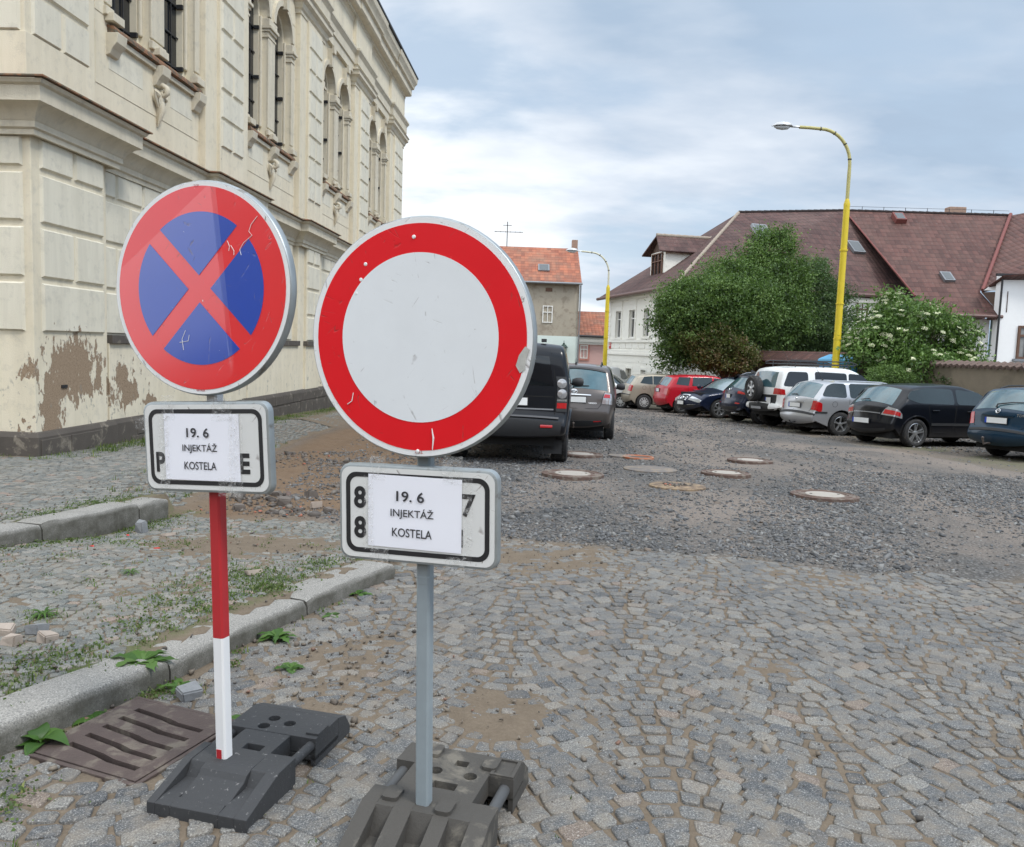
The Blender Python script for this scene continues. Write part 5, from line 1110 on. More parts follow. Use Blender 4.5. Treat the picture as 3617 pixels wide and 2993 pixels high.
def base2(parent,ox,oy):
    T=Matrix.Rotation(rad(1.5),4,'Z')@Matrix.Translation((ox,oy,0)); w=.205; Ht=.115; mb=MB()
    X=[(-w,-w+.05,0),(-w+.05,-w+.105,1),(-w+.105,-.04,0),(-.04,.03,1),(.03,w-.125,0),(w-.125,w-.06,1),(w-.06,w,0)]
    for x0,x1,lo in X:
        if not lo: mb.prism([(-.22,.0),(-.22,.03),(.0,Ht),(.09,Ht),(.09,0)],x0,x1,'x',0,T)
        else: mb.prism([(-.22,.0),(-.22,.028),(-.05,.035),(-.01,Ht-.001),(.09,Ht-.001),(.09,0)],x0,x1,'x',0,T)
    sq=lambda x0,x1,y0,y1:[(x0,y0),(x1,y0),(x1,y1),(x0,y1)]
    hl=[sq(-.035,.045,.135,.175),sq(-.01,.035,.285,.32)]+[[(cx+.023*math.cos(2*PI*i/14),cy+.023*math.sin(2*PI*i/14)) for i in range(14)] for cx,cy in ((-.055,.235),(.065,.235))]
    mb.plate([(-w+.065,.09),(w-.085,.09),(w-.085,.26),(w,.26),(w,.385),(-w,.385),(-w,.26),(-w+.065,.26)],hl,.0,.07,0,T@Matrix(((1,0,0,0),(0,0,1,0),(0,-1,0,Ht-.001),(0,0,0,1))))
    mb.box(-w+.09,w-.11,.09,.385,.015,.04,0,T)
    mb.prism([(.385,0),(.385,Ht-.001),(.45,.06),(.47,0)],-w,w,'x',0,T)
    mb.box(w-.016,w,.26,.385,0,.05,0,T); mb.box(-w,-w+.016,.26,.385,0,.05,0,T)
    for cx,cy in ((-.125,.05),(.055,.03),(-.10,.345),(.11,.32)): mb.prism(rrect(cx-.026,cx+.026,cy-.036,cy+.036,.014,3),Ht-.003,Ht+.012,'z',0,T)
    mb.plate([(w-.082,.262),(w-.002,.262),(w-.002,.375),(w-.082,.375)],[[(w-.072,.272),(w-.014,.272),(w-.014,.365),(w-.072,.365)]],0,.008,0,T@Matrix(((1,0,0,0),(0,0,1,0),(0,-1,0,Ht+.006),(0,0,0,1))))
    mb.build('foot_block',RUB2,parent,bevel=.004)
    h=MB()
    for x in (w-.03,-w+.025): h.tube([T@Vector((x,.07,.075)),T@Vector((x,.28,.075))],.019,12)
    h.build('handle',P('rubber_handle',(.07,.072,.074),.6),parent,smooth=True)
base2(S2,.02,-.045)
# ================================================================ CARS
def carpaint(name,col,metal=.0,rough=.32):
    if name in _MC: return _MC[name]
    m,nt,b=newmat(name); v=coord(nt); n=noise(nt,v,3,6,.65); sx=nd(nt,'ShaderNodeSeparateXYZ'); nt.links.new(v,sx.inputs[0])
    dust=mth(nt,'MULTIPLY',ramp(nt,sx.outputs[2],(.12,.25),(.5,.0)),ramp(nt,n,(.35,.4),(.7,1.)))
    setin(nt,b,'Base Color',mix(nt,dust,col,(.16,.14,.12))); b.inputs['Metallic'].default_value=metal; setin(nt,b,'Roughness',mth(nt,'MULTIPLY_ADD',dust,.5,rough)); b.inputs['Coat Weight'].default_value=.45; b.inputs['Coat Roughness'].default_value=.05; b.inputs['Specular IOR Level'].default_value=.2
    _MC[name]=m; return m
CGL=P('car_glass',(.014,.024,.026),.04,var=.3,scale=2,coat=.3,spec=.5); CGT=P('car_glass_tint',(.005,.007,.009),.05,coat=.2,spec=.5); CGB=P('car_glass_rear',(.05,.11,.13),.05,var=.7,scale=3,coat=.6,spec=.8)
TYR=P('tyre',(.022,.022,.023),.85,var=.2,bs=.3,bsc=60,dirt=(.08,.072,.062),dsc=12,dth=.6); RIM=P('alloy',(.55,.56,.57),.28,metal=.8,var=.1); CAPM=P('hub_cap',(.55,.56,.56),.4,metal=.3); DKP=P('black_trim',(.025,.026,.028),.6,var=.2); UND=P('underbody',(.012,.012,.012),.9)
TLR=P('red_lens',(.42,.01,.012),.12,var=.25,scale=20,coat=.8); TLW=P('clear_lens',(.36,.36,.37),.1,metal=.4,var=.5,scale=45,coat=.8); CHR=P('chrome',(.75,.76,.77),.12,metal=.95,var=.05); PLW=P('plate_blank',(.78,.79,.78),.5,var=.02); EUB=P('plate_blue',(.01,.06,.45),.4); GAP=P('panel_gap',(.008,.008,.008),.9); HLG=P('headlamp',(.50,.53,.56),.08,metal=.4,var=.3,scale=30,coat=1.)
class Car:
    def __init__(s,L,W,H,spine,belt,rr,wb,xr,tum=.26,r=.06,bowf=.13,bowr=.10,sill=.24,taper=.10,btop=.035):
        s.L,s.W,s.H,s.belt,s.rr,s.xr,s.xf,s.tum,s.r,s.sill=L,W,H,belt,rr,xr,xr+wb,tum,r,sill; s.taper=taper
        pts=[Vector((p[0],p[1])) for p in spine]; P_=[pts[0]]
        for a,b in zip(pts,pts[1:]):
            n=max(1,int(math.ceil((b-a).length/.055)))
            for k in range(1,n+1): P_.append(a.lerp(b,k/n))
        for it in range(5): P_=[P_[0]]+[P_[i]*.5+(P_[i-1]+P_[i+1])*.25 for i in range(1,len(P_)-1)]+[P_[-1]]
        s.P=P_; s.n=len(P_); N_=[]
        for i in range(s.n):
            d=(P_[min(i+1,s.n-1)]-P_[max(i-1,0)]).normalized(); N_.append(Vector((d.y,-d.x)))  # inward
        s.N=N_; s.bow=[ (abs(n_.x)*(bowr if n_.x>0 else bowf)+abs(n_.y)*btop) for n_ in N_]
    def ys(s,x,z):
        t=abs(x)/(s.L/2); y=s.W/2*(1-s.taper*max(0,t-.45)**2/.3)
        if z>s.belt: y-=s.tum*(z-s.belt)+.10*(z-s.belt)**2
        else: y-=.10*(s.belt-z)**2
        return y
    def at(s,i): # interpolate
        i=max(0,min(s.n-1.001,i)); k=int(i); f=i-k; return s.P[k].lerp(s.P[k+1],f),s.N[k].lerp(s.N[k+1],f).normalized(),s.bow[k]*(1-f)+s.bow[k+1]*f
    def S(s,i,q,off=0.):
        sg=1 if q>=0 else -1; q=abs(q); p,n,b=s.at(i); e=p+n*b; Y=s.ys(e.x,e.y)
        if q<=1: t=p+n*(b*q*q)-n*off; return Vector((t.x,sg*q*(Y-s.r),t.y))
        if q<=2:
            a=(q-1)*PI/2; ins=s.r*(1-math.cos(a)); t=e+n*ins-n*off*math.cos(a); y=(Y-s.r)+s.r*math.sin(a)+off*math.sin(a); 
            t2=e+n*s.r; y2=s.ys(t2.x,t2.y); f=(q-1); y=y+(y2-Y)*f; return Vector((t.x,sg*y,t.y))
        t=e+n*(s.r+(q-2)); return Vector((t.x,sg*(s.ys(t.x,t.y)+off),t.y))
    def zi(s,z,rear=True):
        """spine index where height is z on the rear (or front) end"""
        rng=range(s.n-1) if rear else range(s.n-2,-1,-1)
        for i in rng:
            a,b=s.P[i].y,s.P[i+1].y
            if (a-z)*(b-z)<=0 and a!=b: return i+(z-a)/(b-a)
        return 0
    def xi(s,x):
        for i in range(s.n-1):
            a,b=s.P[i].x,s.P[i+1].x
            if (a-x)*(b-x)<=0 and a!=b and s.P[i].y>s.H*.5: return i+(x-a)/(b-a)
        return 0
    def patch(s,mb,corners,off=.006,nu=8,nv=8,mi=0):
        """corners (i,q) x4: bilinear in (i,q)"""
        vs=[]
        for b in range(nv+1):
            for a in range(nu+1):
                u,v=a/nu,b/nv; i=sum(w*c[0] for w,c in zip(((1-u)*(1-v),u*(1-v),u*v,(1-u)*v),corners)); q=sum(w*c[1] for w,c in zip(((1-u)*(1-v),u*(1-v),u*v,(1-u)*v),corners)); vs.append(s.S(i,q,off))
        k=len(vs); fs=[(b*(nu+1)+a,b*(nu+1)+a+1,(b+1)*(nu+1)+a+1,(b+1)*(nu+1)+a) for b in range(nv) for a in range(nu)]
        # skirt
        ring=[a for a in range(nu+1)]+[b*(nu+1)+nu for b in range(1,nv+1)]+[nv*(nu+1)+a for a in range(nu-1,-1,-1)]+[b*(nu+1) for b in range(nv-1,0,-1)]
        def inn(idx):
            b,a=divmod(idx,nu+1); u,v=a/nu,b/nv; i=sum(w*c[0] for w,c in zip(((1-u)*(1-v),u*(1-v),u*v,(1-u)*v),corners)); q=sum(w*c[1] for w,c in zip(((1-u)*(1-v),u*(1-v),u*v,(1-u)*v),corners)); return s.S(i,q,-.008)
        vs+=[inn(j) for j in ring]; m=len(ring); fs+=[(ring[t],k+t,k+(t+1)%m,ring[(t+1)%m]) for t in range(m)]
        mb.add(vs,fs,mi); return mb
    def fillpoly(s,poly,sg,off,g=.10,hull=None):
        """triangulate an (x,z) polygon with inner grid points, placed on the flank"""
        xs=[p[0] for p in poly]; zs=[p[1] for p in poly]; ins=[]
        def inside(x,z):
            c=False;n=len(poly)
            for i in range(n):
                (x1,z1),(x2,z2)=poly[i],poly[(i+1)%n]
                if (z1>z)!=(z2>z) and x<(x2-x1)*(z-z1)/(z2-z1)+x1: c=not c
            return c
        def dist(x,z):
            return min((Vector((x,z))-Vector(p)).length for p in poly)
        x=min(xs)+g*.5
        while x<max(xs):
            z=min(zs)+g*.5
            while z<max(zs):
                if inside(x,z) and dist(x,z)>g*.45: ins.append((x,z))
                z+=g
            x+=g
        n=len(poly); V=[Vector(p) for p in poly]+[Vector(p) for p in ins]; E=[(i,(i+1)%n) for i in range(n)]
        r_=delaunay_2d_cdt(V,E,[],1,1e-5); vs=[(v.x,sg*(s.ys(v.x,v.y)+off),v.y) for v in r_[0]]; return vs,[tuple(f) for f in r_[2]]
    def flank(s,mb,poly,sg,off=.006,g=.12,mi=0,rnd=0):
        if rnd:
            q=[]; n=len(poly)
            for k in range(n):
                o,a,b=Vector(poly[k-1]),Vector(poly[k]),Vector(poly[(k+1)%n]); c1=a+(o-a)*min(.4,.075/max(1e-6,(o-a).length)); c2=a+(b-a)*min(.4,.075/max(1e-6,(b-a).length))
                for t in (0,.33,.67,1): q.append(tuple(c1*(1-t)**2+a*2*t*(1-t)+c2*t*t))
            poly=q
        P2=[]
        for i in range(len(poly)):
            a,b=Vector(poly[i]),Vector(poly[(i+1)%len(poly)]); n=max(1,int((b-a).length/.12)); P2+=[tuple(a.lerp(b,k/n)) for k in range(n)]
        vs,fs=s.fillpoly(P2,sg,off,g); mb.add(vs,fs,mi); n=len(P2)
        a=[(x,sg*(s.ys(x,z)+off),z) for x,z in P2]; b=[(x,sg*(s.ys(x,z)-.008),z) for x,z in P2]; mb.add(a+b,[(i,(i+1)%n,n+(i+1)%n,n+i) for i in range(n)],mi); return mb
    def line(s,mb,pts,sg,w=.006,off=.0015,closed=False):
        pp=[(x,sg*(s.ys(x,z)+off),z) for x,z in pts]; mb.tube(pp,w,5,closed=closed)
    def body(s,paint,parent):
        mb=MB(); qs=[0,.12,.25,.4,.55,.7,.82,.92,1.0,1.2,1.4,1.6,1.8,2.0]; Q=[-q for q in qs[:0:-1]]+qs; m=len(Q)
        vs=[s.S(i,q) for i in range(s.n) for q in Q]; fs=[(i*m+k,i*m+k+1,(i+1)*m+k+1,(i+1)*m+k) for i in range(s.n-1) for k in range(m-1)]; mb.add(vs,fs)
        top=[s.S(i,2.0) for i in range(s.n)]; top=[(p.x,p.z) for p in top]
        bot=[]; ra=s.rr+.055
        x0,z0=top[-1]; x1,z1=top[0]
        def arch(xc,frm,to): # from +x to -x
            h=max(-ra*.98,min(ra*.98,s.sill-s.rr)); a0=math.degrees(math.asin(h/ra)); return [(xc+ra*math.cos(rad(a)),s.rr+ra*math.sin(rad(a))) for a in np.linspace(a0,180-a0,17)]
        af=arch(s.xf,0,0); ar=arch(s.xr,0,0)
        bot=af+ar
        bot=[p for p in bot]
        poly=top+bot
        P2=[]
        for i in range(len(poly)):
            a,b=Vector(poly[i]),Vector(poly[(i+1)%len(poly)]); n=max(1,int((b-a).length/.12)) if i>=s.n-1 else 1; P2+=[tuple(a.lerp(b,k/n)) for k in range(n)]
        for sg in (1,-1):
            vs,f2=s.fillpoly(P2,sg,0,.11); mb.add(vs,f2)
            lip=P2[s.n-1:]+[P2[0]]; a=[(x,sg*s.ys(x,z),z) for x,z in lip]; b=[(x,sg*(s.ys(x,z)-.12),z) for x,z in lip]; n=len(lip); mb.add(a+b,[(i,i+1,n+i+1,n+i) for i in range(n-1)])
        o=mb.build('body',paint,parent,fix=False); bm=bmesh.new(); bm.from_mesh(o.data); bmesh.ops.remove_doubles(bm,verts=bm.verts,dist=.004); bmesh.ops.recalc_face_normals(bm,faces=bm.faces); bm.to_mesh(o.data); bm.free()
        o.data.polygons.foreach_set('use_smooth',[True]*len(o.data.polygons)); o.data.set_sharp_from_angle(angle=rad(38))
        u=MB(); wi=s.W/2-.30; xa,xb=s.P[0].x+.25,s.P[-1].x-.25; u.box(xa,xb,-wi,wi,s.sill-.02,s.belt-.1); u.box(s.xr+.45,s.xf-.45,-s.W/2+.1,s.W/2-.1,s.sill-.03,s.sill+.06); u.box(xa-.1,xa+.3,-s.W/2+.25,s.W/2-.25,s.sill-.06,s.sill+.1); 
        u.tube([(s.xr,-s.W/2+.25,s.rr),(s.xr,s.W/2-.25,s.rr)],.06,8); u.build('underbody',UND,parent); return o
    def wheel(s,parent,x,sg,style,steer=0,tw=.215,rimf=.64,hub=CAPM):
        R=s.rr; e=empty('wheel',(x,sg*(s.W/2-.03-tw/2),R),0,parent=parent,rot=(0,0,steer)); T=Matrix.Rotation(-PI/2*sg,4,'X')  # local z -> outward (sg*y)
        h=tw/2; t=MB(); t.lathe([(R*rimf,-h*.9),(R*.86,-h),(R*.97,-h*.82),(R,-h*.55),(R,h*.55),(R*.97,h*.82),(R*.86,h),(R*rimf*1.04,h*.93),(R*rimf,h*.8)],36,0,T,caps=False)
        for k in range(44): a=2*PI*k/44; t.box(R-.004,R+.004,-.012,.012,-h*.6,h*.6,0,T@Matrix.Rotation(a,4,'Z')@Matrix.Rotation(.5,4,'X'))
        t.build('tyre',TYR,e,smooth=True,angle=40); r=R*rimf; m=MB(); m.lathe([(r,-h*.6),(r,h*.8),(r*.955,h*.84),(r*.93,h*.55),(r*.9,-h*.4)],32,0,T,caps=False)
        d=MB(); d.lathe([(0,-h*.2),(r*.92,-h*.2)],24,0,T,caps=False); d.build('brake_disc',P('brake_dark',(.03,.03,.03),.6),e)
        zf=h*.72
        if style[0]=='spoke':
            n,wd=style[1],style[2]
            for k in range(n):
                a=2*PI*k/n+.3; M_=T@Matrix.Rotation(a,4,'Z'); dl=style[3] if len(style)>3 else 0
                for sh in ((-dl,dl) if dl else (0,)):
                    w0,w1=wd*r,wd*r*.7
                    m.add([(r*.12,-w1+sh*r*.35,zf-.03),(r*.12,w1+sh*r*.35,zf-.03),(r*.95,w0+sh*r,zf-.03),(r*.95,-w0+sh*r,zf-.03),(r*.12,-w1+sh*r*.35,zf-.008),(r*.12,w1+sh*r*.35,zf-.008),(r*.95,w0*.9+sh*r,zf+.006),(r*.95,-w0*.9+sh*r,zf+.006)],[(4,5,6,7),(0,4,7,3),(1,2,6,5),(2,3,7,6)],0,M_)
            m.lathe([(r*.24,zf-.03),(r*.22,zf),(r*.1,zf+.008),(0,zf+.008)],16,0,T)
        else: # hub cap with holes
            m.lathe([(r*.97,zf-.01),(r*.9,zf+.004),(r*.5,zf+.012),(0,zf+.016)],28,0,T); kk=MB()
            for k in range(style[1]): a=2*PI*k/style[1]; kk.prism([(r*.42,-r*.055),(r*.82,-r*.12),(r*.86,0),(r*.82,r*.12),(r*.42,r*.055)],zf+.006,zf+.0165,'z',0,T@Matrix.Rotation(a,4,'Z'))
            kk.build('rim_slot',UND,e)
        m.build('rim',hub if style[0]!='spoke' else RIM,e,smooth=True,angle=30)
    def plate(s,parent,i,q0=0,w_=.52,h_=.11,off=.02,rear=True,blue=True,z=None):
        p=s.S(i,q0,off); n=s.at(i)[1]; out=Vector((-n.x,0,-n.y)); out=Vector((out.x,0,0)).normalized(); up=Vector((0,0,1)); rt=up.cross(out) # viewer facing plate: right
        M_=Matrix((rt,-out,up)).transposed().to_4x4(); M_.translation=p
        mb=MB(); mb.box(-w_/2-.012,w_/2+.012,0,.012,-h_/2-.012,h_/2+.012,0,M_); b=mb.build('number_plate',DKP,parent); mb=MB(); mb.box(-w_/2+(.045 if blue else 0),w_/2,-.003,0,-h_/2,h_/2,0,M_); mb.build('plate_face',PLW,b)
        if blue: mb=MB(); mb.box(-w_/2,-w_/2+.045,-.003,0,-h_/2,h_/2,0,M_); mb.build('plate_band',EUB,b)
        return M_
def logo(parent,M_,kind,R=.05,asp=1.3):
    """badge in the plane of M_ (x right, -y to viewer, z up)"""
    mb=MB(); el=lambda a,b,n=20,cx=0,cz=0:[M_@Vector((cx+a*math.cos(2*PI*i/n),-.004,cz+b*math.sin(2*PI*i/n))) for i in range(n)]
    if kind=='ellipses':
        mb.tube(el(R*asp,R),R*.10,6,closed=True); mb.tube(el(R*.95,R*.36,18,0,R*.42),R*.09,6,closed=True); mb.tube(el(R*.32,R*.86,18),R*.09,6,closed=True)
    elif kind=='vw':
        mb.tube(el(R,R),R*.12,6,closed=True); mb.tube([M_@Vector((x*R,-.004,z*R)) for x,z in ((-.42,.85),(0,.05),(.42,.85))],R*.11,5); mb.tube([M_@Vector((x*R,-.004,z*R)) for x,z in ((-.85,.4),(-.4,-.75),(0,.0),(.4,-.75),(.85,.4))],R*.11,5)
    elif kind=='arrow':
        mb.tube(el(R,R),R*.14,6,closed=True); mb.tube([M_@Vector((x*R,-.004,z*R)) for x,z in ((-.5,-.5),(.0,.2),(.55,.35))],R*.16,5); mb.tube([M_@Vector((x*R,-.004,z*R)) for x,z in ((-.35,.45),(.1,.05),(.5,.0))],R*.12,5)
    else: mb.tube(el(R*1.3,R*.7),R*.14,6,closed=True); mb.tube([M_@Vector((x*R,-.004,z*R)) for x,z in ((-.6,.3),(0,0),(-.6,-.3))],R*.13,5); mb.tube([M_@Vector((x*R,-.004,z*R)) for x,z in ((.1,.4),(.1,-.4))],R*.13,5)
    mb.build('badge',CHR,parent,smooth=True)
def bframe(c,i,q=0,off=.01):
    p=c.S(i,q,off); n=c.at(i)[1]; out=Vector((-n.x,0,-n.y)); side=Vector((0,1,0)); up=out.cross(side); up=-up if up.z<0 else up; rt=up.cross(out)
    M_=Matrix((rt,-out,up)).transposed().to_4x4(); M_.translation=p; return M_
def doors(c,root,paint,cuts,zb,sides=(-1,),zt=None,handles=()):
    for sg in sides:
        g=MB()
        for k,(x0,x1,xb0,xb1) in enumerate(cuts):  # top x0..x1 at belt, bottom xb0..xb1
            c.line(g,[(x0,c.belt+.30),(x0,c.belt),(xb0,zb+.12),(xb0+.03,zb),(xb1-.03,zb),(xb1,zb+.12),(x1,c.belt),(x1-.02,c.belt+.30)] if 0 else [(x0,c.belt),(x0,c.belt-.1),(xb0,zb+.15),(xb0+.04,zb),(xb1-.04,zb),(xb1,zb+.15),(x1,c.belt-.1),(x1,c.belt)],sg,.005,.0005)
        g.build('door_gap',GAP,root)
        for (hx,hz) in handles:
            h=MB(); h.tube([(hx-.09,sg*(c.ys(hx,hz)+.004),hz),(hx-.07,sg*(c.ys(hx,hz)+.03),hz+.005),(hx+.07,sg*(c.ys(hx,hz)+.03),hz+.005),(hx+.09,sg*(c.ys(hx,hz)+.004),hz)],.013,7); h.build('door_handle',paint,root,smooth=True)
def mirror(c,root,x,z,mat,sides=(-1,1)):
    for sg in sides:
        y=c.ys(x,z)*sg; mb=MB(); mb.lathe([(0,-.11),(.05,-.10),(.075,-.03),(.08,.05),(.055,.10),(0,.11)],10,0,Matrix.Translation((x,y+sg*.13,z+.05))@Matrix.Rotation(PI/2,4,'X')@Matrix.Diagonal((.8,1.1,1,1))); mb.tube([(x+.02,y,z),(x,y+sg*.09,z+.03)],.025,6); mb.build('mirror',mat,root,smooth=True)
def wiper(c,root,z,q0,q1,dz=.03):
    i0=c.zi(z); mb=MB(); mb.tube([c.S(c.zi(z-.01),q0,.02),c.S(c.zi(z+dz*.3),q0,.035),c.S(c.zi(z+dz*.7),(q0+q1)/2,.03),c.S(c.zi(z+dz),q1,.022)],[.02,.014,.010,.008],6); mb.build('wiper',DKP,root,smooth=True)
def place(root,c,px_rr,head,rear=True):
    """put the right rear wheel contact at the given ground point"""
    x,y=px_rr; a=rad(head); lx,ly=c.xr,-(c.W/2-.13); root.location=(x-(lx*math.cos(a)-ly*math.sin(a)),y-(lx*math.sin(a)+ly*math.cos(a)),0)
    gx,gy=root.location.x,root.location.y; root.location.z=gz(gy)+.012; root.rotation_euler=(0,math.atan(.027*math.sin(a)),a)
    root.rotation_euler=(math.atan(-.027*math.cos(a)),math.atan(.027*math.sin(a)),a)
GRP='cars parked on the gravel square'
def newcar(name,lbl): return empty(name,(0,0,0),0,lbl,'car',GRP)
def glass_side(c,root,polys,mat,sides=(-1,1),rnd=1):
    for sg in sides:
        for p in polys: mb=MB(); c.flank(mb,p,sg,.004,.12,0,rnd); mb.build('side_window',mat,root,smooth=True,angle=60)
def rearglass(c,root,z0,z1,q0,q1,mat,off=.004,border=True):
    mb=MB(); c.patch(mb,[(c.zi(z0),-q0),(c.zi(z0),q0),(c.zi(z1),q1),(c.zi(z1),-q1)],off,12,6); return mb.build('rear_window',mat,root,smooth=True,angle=60)
def spineglass(c,root,i0,i1,q0,q1,mat,name='windscreen'):
    mb=MB(); c.patch(mb,[(i0,-q0),(i0,q0),(i1,q1),(i1,-q1)],.004,12,8); return mb.build(name,mat,root,smooth=True,angle=60)
def lampq(c,root,z0,z1,qa,qb,qc,qd,mat,name='tail_light',rear=True,off=.008,sides=(-1,1),nv=6):
    for sg in sides:
        mb=MB(); a,b=c.zi(z0,rear),c.zi(z1,rear); c.patch(mb,[(a,sg*qa),(a,sg*qb),(b,sg*qd),(b,sg*qc)],off,8,nv); mb.build(name,mat,root,smooth=True,angle=60)
def strip(c,root,z0,z1,q,mat,name,off=.012,rear=True,q2=None):
    mb=MB(); a,b=c.zi(z0,rear),c.zi(z1,rear); c.patch(mb,[(a,-q),(a,q),(b,q2 or q),(b,-(q2 or q))],off,16,2); return mb.build(name,mat,root,smooth=True,angle=60)
def gapline(c,root,pts,r=.005):
    mb=MB()
    for sg in (-1,1): mb.tube([c.S(c.zi(z),sg*q,.0) for z,q in pts],r,5)
    mb.build('panel_gap',GAP,root)
def wheels(c,root,style,front=True,tw=.215,rimf=.64,hub=CAPM,steer=0):
    for sg in (-1,1):
        c.wheel(root,c.xr,sg,style,0,tw,rimf,hub); c.wheel(root,c.xf,sg,style,steer,tw,rimf,hub)
def antenna(c,root,x,l=.45,back=True,y=0):
    i=c.xi(x); p=c.S(i,y,0); mb=MB(); mb.tube([p,p+Vector((-l*.55,0,l*.85))],[.009,.004],5); mb.lathe([(.03,-.01),(.02,.03),(.01,.05)],8,0,Matrix.Translation(p)); mb.build('antenna',DKP,root)
def rails(c,root,x0,x1,mat,q=.93,h=.05):
    for sg in (-1,1):
        mb=MB(); n=10; pts=[c.S(c.xi(x0+(x1-x0)*k/n),sg*q,h if 0<k<n else .0) for k in range(n+1)]; mb.tube(pts,.016,7); mb.build('roof_rail',mat,root,smooth=True)
# --- spine recipes (x forward, rear at -L/2), rear bottom -> over the roof -> front bottom
def sp_hatch(L,H,ov=0): 
    r=-L/2; f=L/2
    return [(r+.10,.27),(r+.02,.36),(r,.50),(r+.01,.66),(r+.06,.80),(r+.08,.94),(r+.17,1.03),(r+.42,H-.14),(r+.54,H-.065),(r+.9,H-.02),(r+1.6,H),(r+2.2,H-.02),(r+2.55,H-.10),(f-1.02,1.0),(f-.75,.93),(f-.3,.82),(f-.08,.68),(f,.52),(f-.02,.36),(f-.12,.24)]
def sp_estate(L,H):
    r=-L/2; f=L/2
    return [(r+.12,.27),(r+.02,.36),(r,.50),(r+.02,.60),(r+.10,.66),(r+.12,.95),(r+.17,1.00),(r+.48,H-.07),(r+.62,H-.02),(r+1.4,H),(r+2.4,H-.01),(r+2.8,H-.10),(f-1.22,.98),(f-.9,.92),(f-.3,.80),(f-.08,.68),(f,.52),(f-.02,.36),(f-.12,.24)]
# 1 black off-roader right behind the round sign
c=Car(4.83,1.93,1.89,[(-2.28,.42),(-2.40,.46),(-2.415,.62),(-2.40,.72),(-2.33,.76),(-2.32,1.20),(-2.28,1.72),(-2.22,1.82),(-2.05,1.87),(-1.0,1.89),(-.2,1.875),(.25,1.80),(.95,1.22),(1.2,1.17),(2.1,1.08),(2.36,.98),(2.42,.7),(2.40,.45),(2.25,.36)],1.18,.385,2.885,-1.50,tum=.14,r=.07,bowr=.05,bowf=.10,sill=.36,taper=.05)
C=newcar('parked_car','big black off-road car seen from behind, nearest to the round white sign'); PB=carpaint('black_paint',(.004,.005,.008)); c.body(PB,C); rearglass(c,C,1.215,1.66,.80,.78,CGT)
glass_side(c,C,[[(-2.0,1.24),(-.95,1.24),(-.95,1.72),(-1.9,1.72)],[(-.88,1.24),(.0,1.24),(.0,1.74),(-.88,1.74)],[(.06,1.24),(.85,1.24),(.3,1.74),(.06,1.74)]],CGT,rnd=0)
lampq(c,C,.84,1.36,.865,1.45,.865,1.35,DKP,'lamp_panel',off=.004)
for sg in (-1,1):
    for zc_,mt in ((1.255,TLW),(1.10,TLW)):
        p=c.S(c.zi(zc_),sg*.955,.012); M_=bframe(c,c.zi(zc_),sg*.955,.008); mb=MB(); mb.lathe([(.068,0),(.072,.012),(.06,.016),(.0,.022)],20,0,M_@Matrix.Rotation(PI/2,4,'X')); mb.build('tail_light',mt,C,smooth=True)
lampq(c,C,.885,.965,.875,1.3,.875,1.3,TLR,'tail_light'); lampq(c,C,.99,1.02,.875,1.3,.875,1.3,CHR,'chrome_bar',off=.006)
strip(c,C,1.045,1.06,.80,GAP,'panel_gap',.002); strip(c,C,.855,.875,.82,P('dull_chrome',(.3,.31,.33),.3,metal=.5),'chrome_bar',.010); strip(c,C,.735,.76,.93,P('bumper_step',(.07,.072,.078),.55),'bumper_step',.03); strip(c,C,.46,.70,1.0,P('bumper_black',(.016,.017,.019),.55),'bumper',.02)
gapline(c,C,[(.80,.85),(1.0,.85),(1.4,.84),(1.72,.83)],.006)
for sg in (-1,1): mb=MB(); c.patch(mb,[(c.zi(.595),sg*.62),(c.zi(.595),sg*.84),(c.zi(.635),sg*.84),(c.zi(.635),sg*.62)],.03,6,2); mb.build('reflector',TLR,C)
mb=MB(); c.patch(mb,[(c.zi(1.48),.30),(c.zi(1.48),.42),(c.zi(1.55),.42),(c.zi(1.55),.30)],.008,2,2) ; mb.build('sticker',P('window_sticker',(.25,.26,.25),.5),C)
for sg in (-1,1): mb=MB(); mb.box(-1.98,-1.955,sg*.70-.14,sg*.70+.14,.17,.50); mb.build('mud_flap',P('bumper_black',(.016,.017,.019)),C)
for sg in (-1,1):
    mb=MB(); a_=[(c.xr+(c.rr+.055)*math.cos(rad(a)),c.rr+(c.rr+.055)*math.sin(rad(a))) for a in range(-5,186,12)]; mb.tube([(x,sg*(c.ys(x,z)+.004),z) for x,z in a_],.03,7); mb.build('wheel_arch',PB,C,smooth=True)
mirror(c,C,.62,1.2,DKP); wheels(c,C,('spoke',5,.13),tw=.26,rimf=.62); wiper(c,C,1.235,-.05,.45); c.plate(C,c.zi(.97),-.05)
mb=MB(); mb.box(-2.02,-1.96,-.55,-.47,1.87,1.92); mb.build('antenna',DKP,C)
place(C,c,(.80,12.95),86.5)
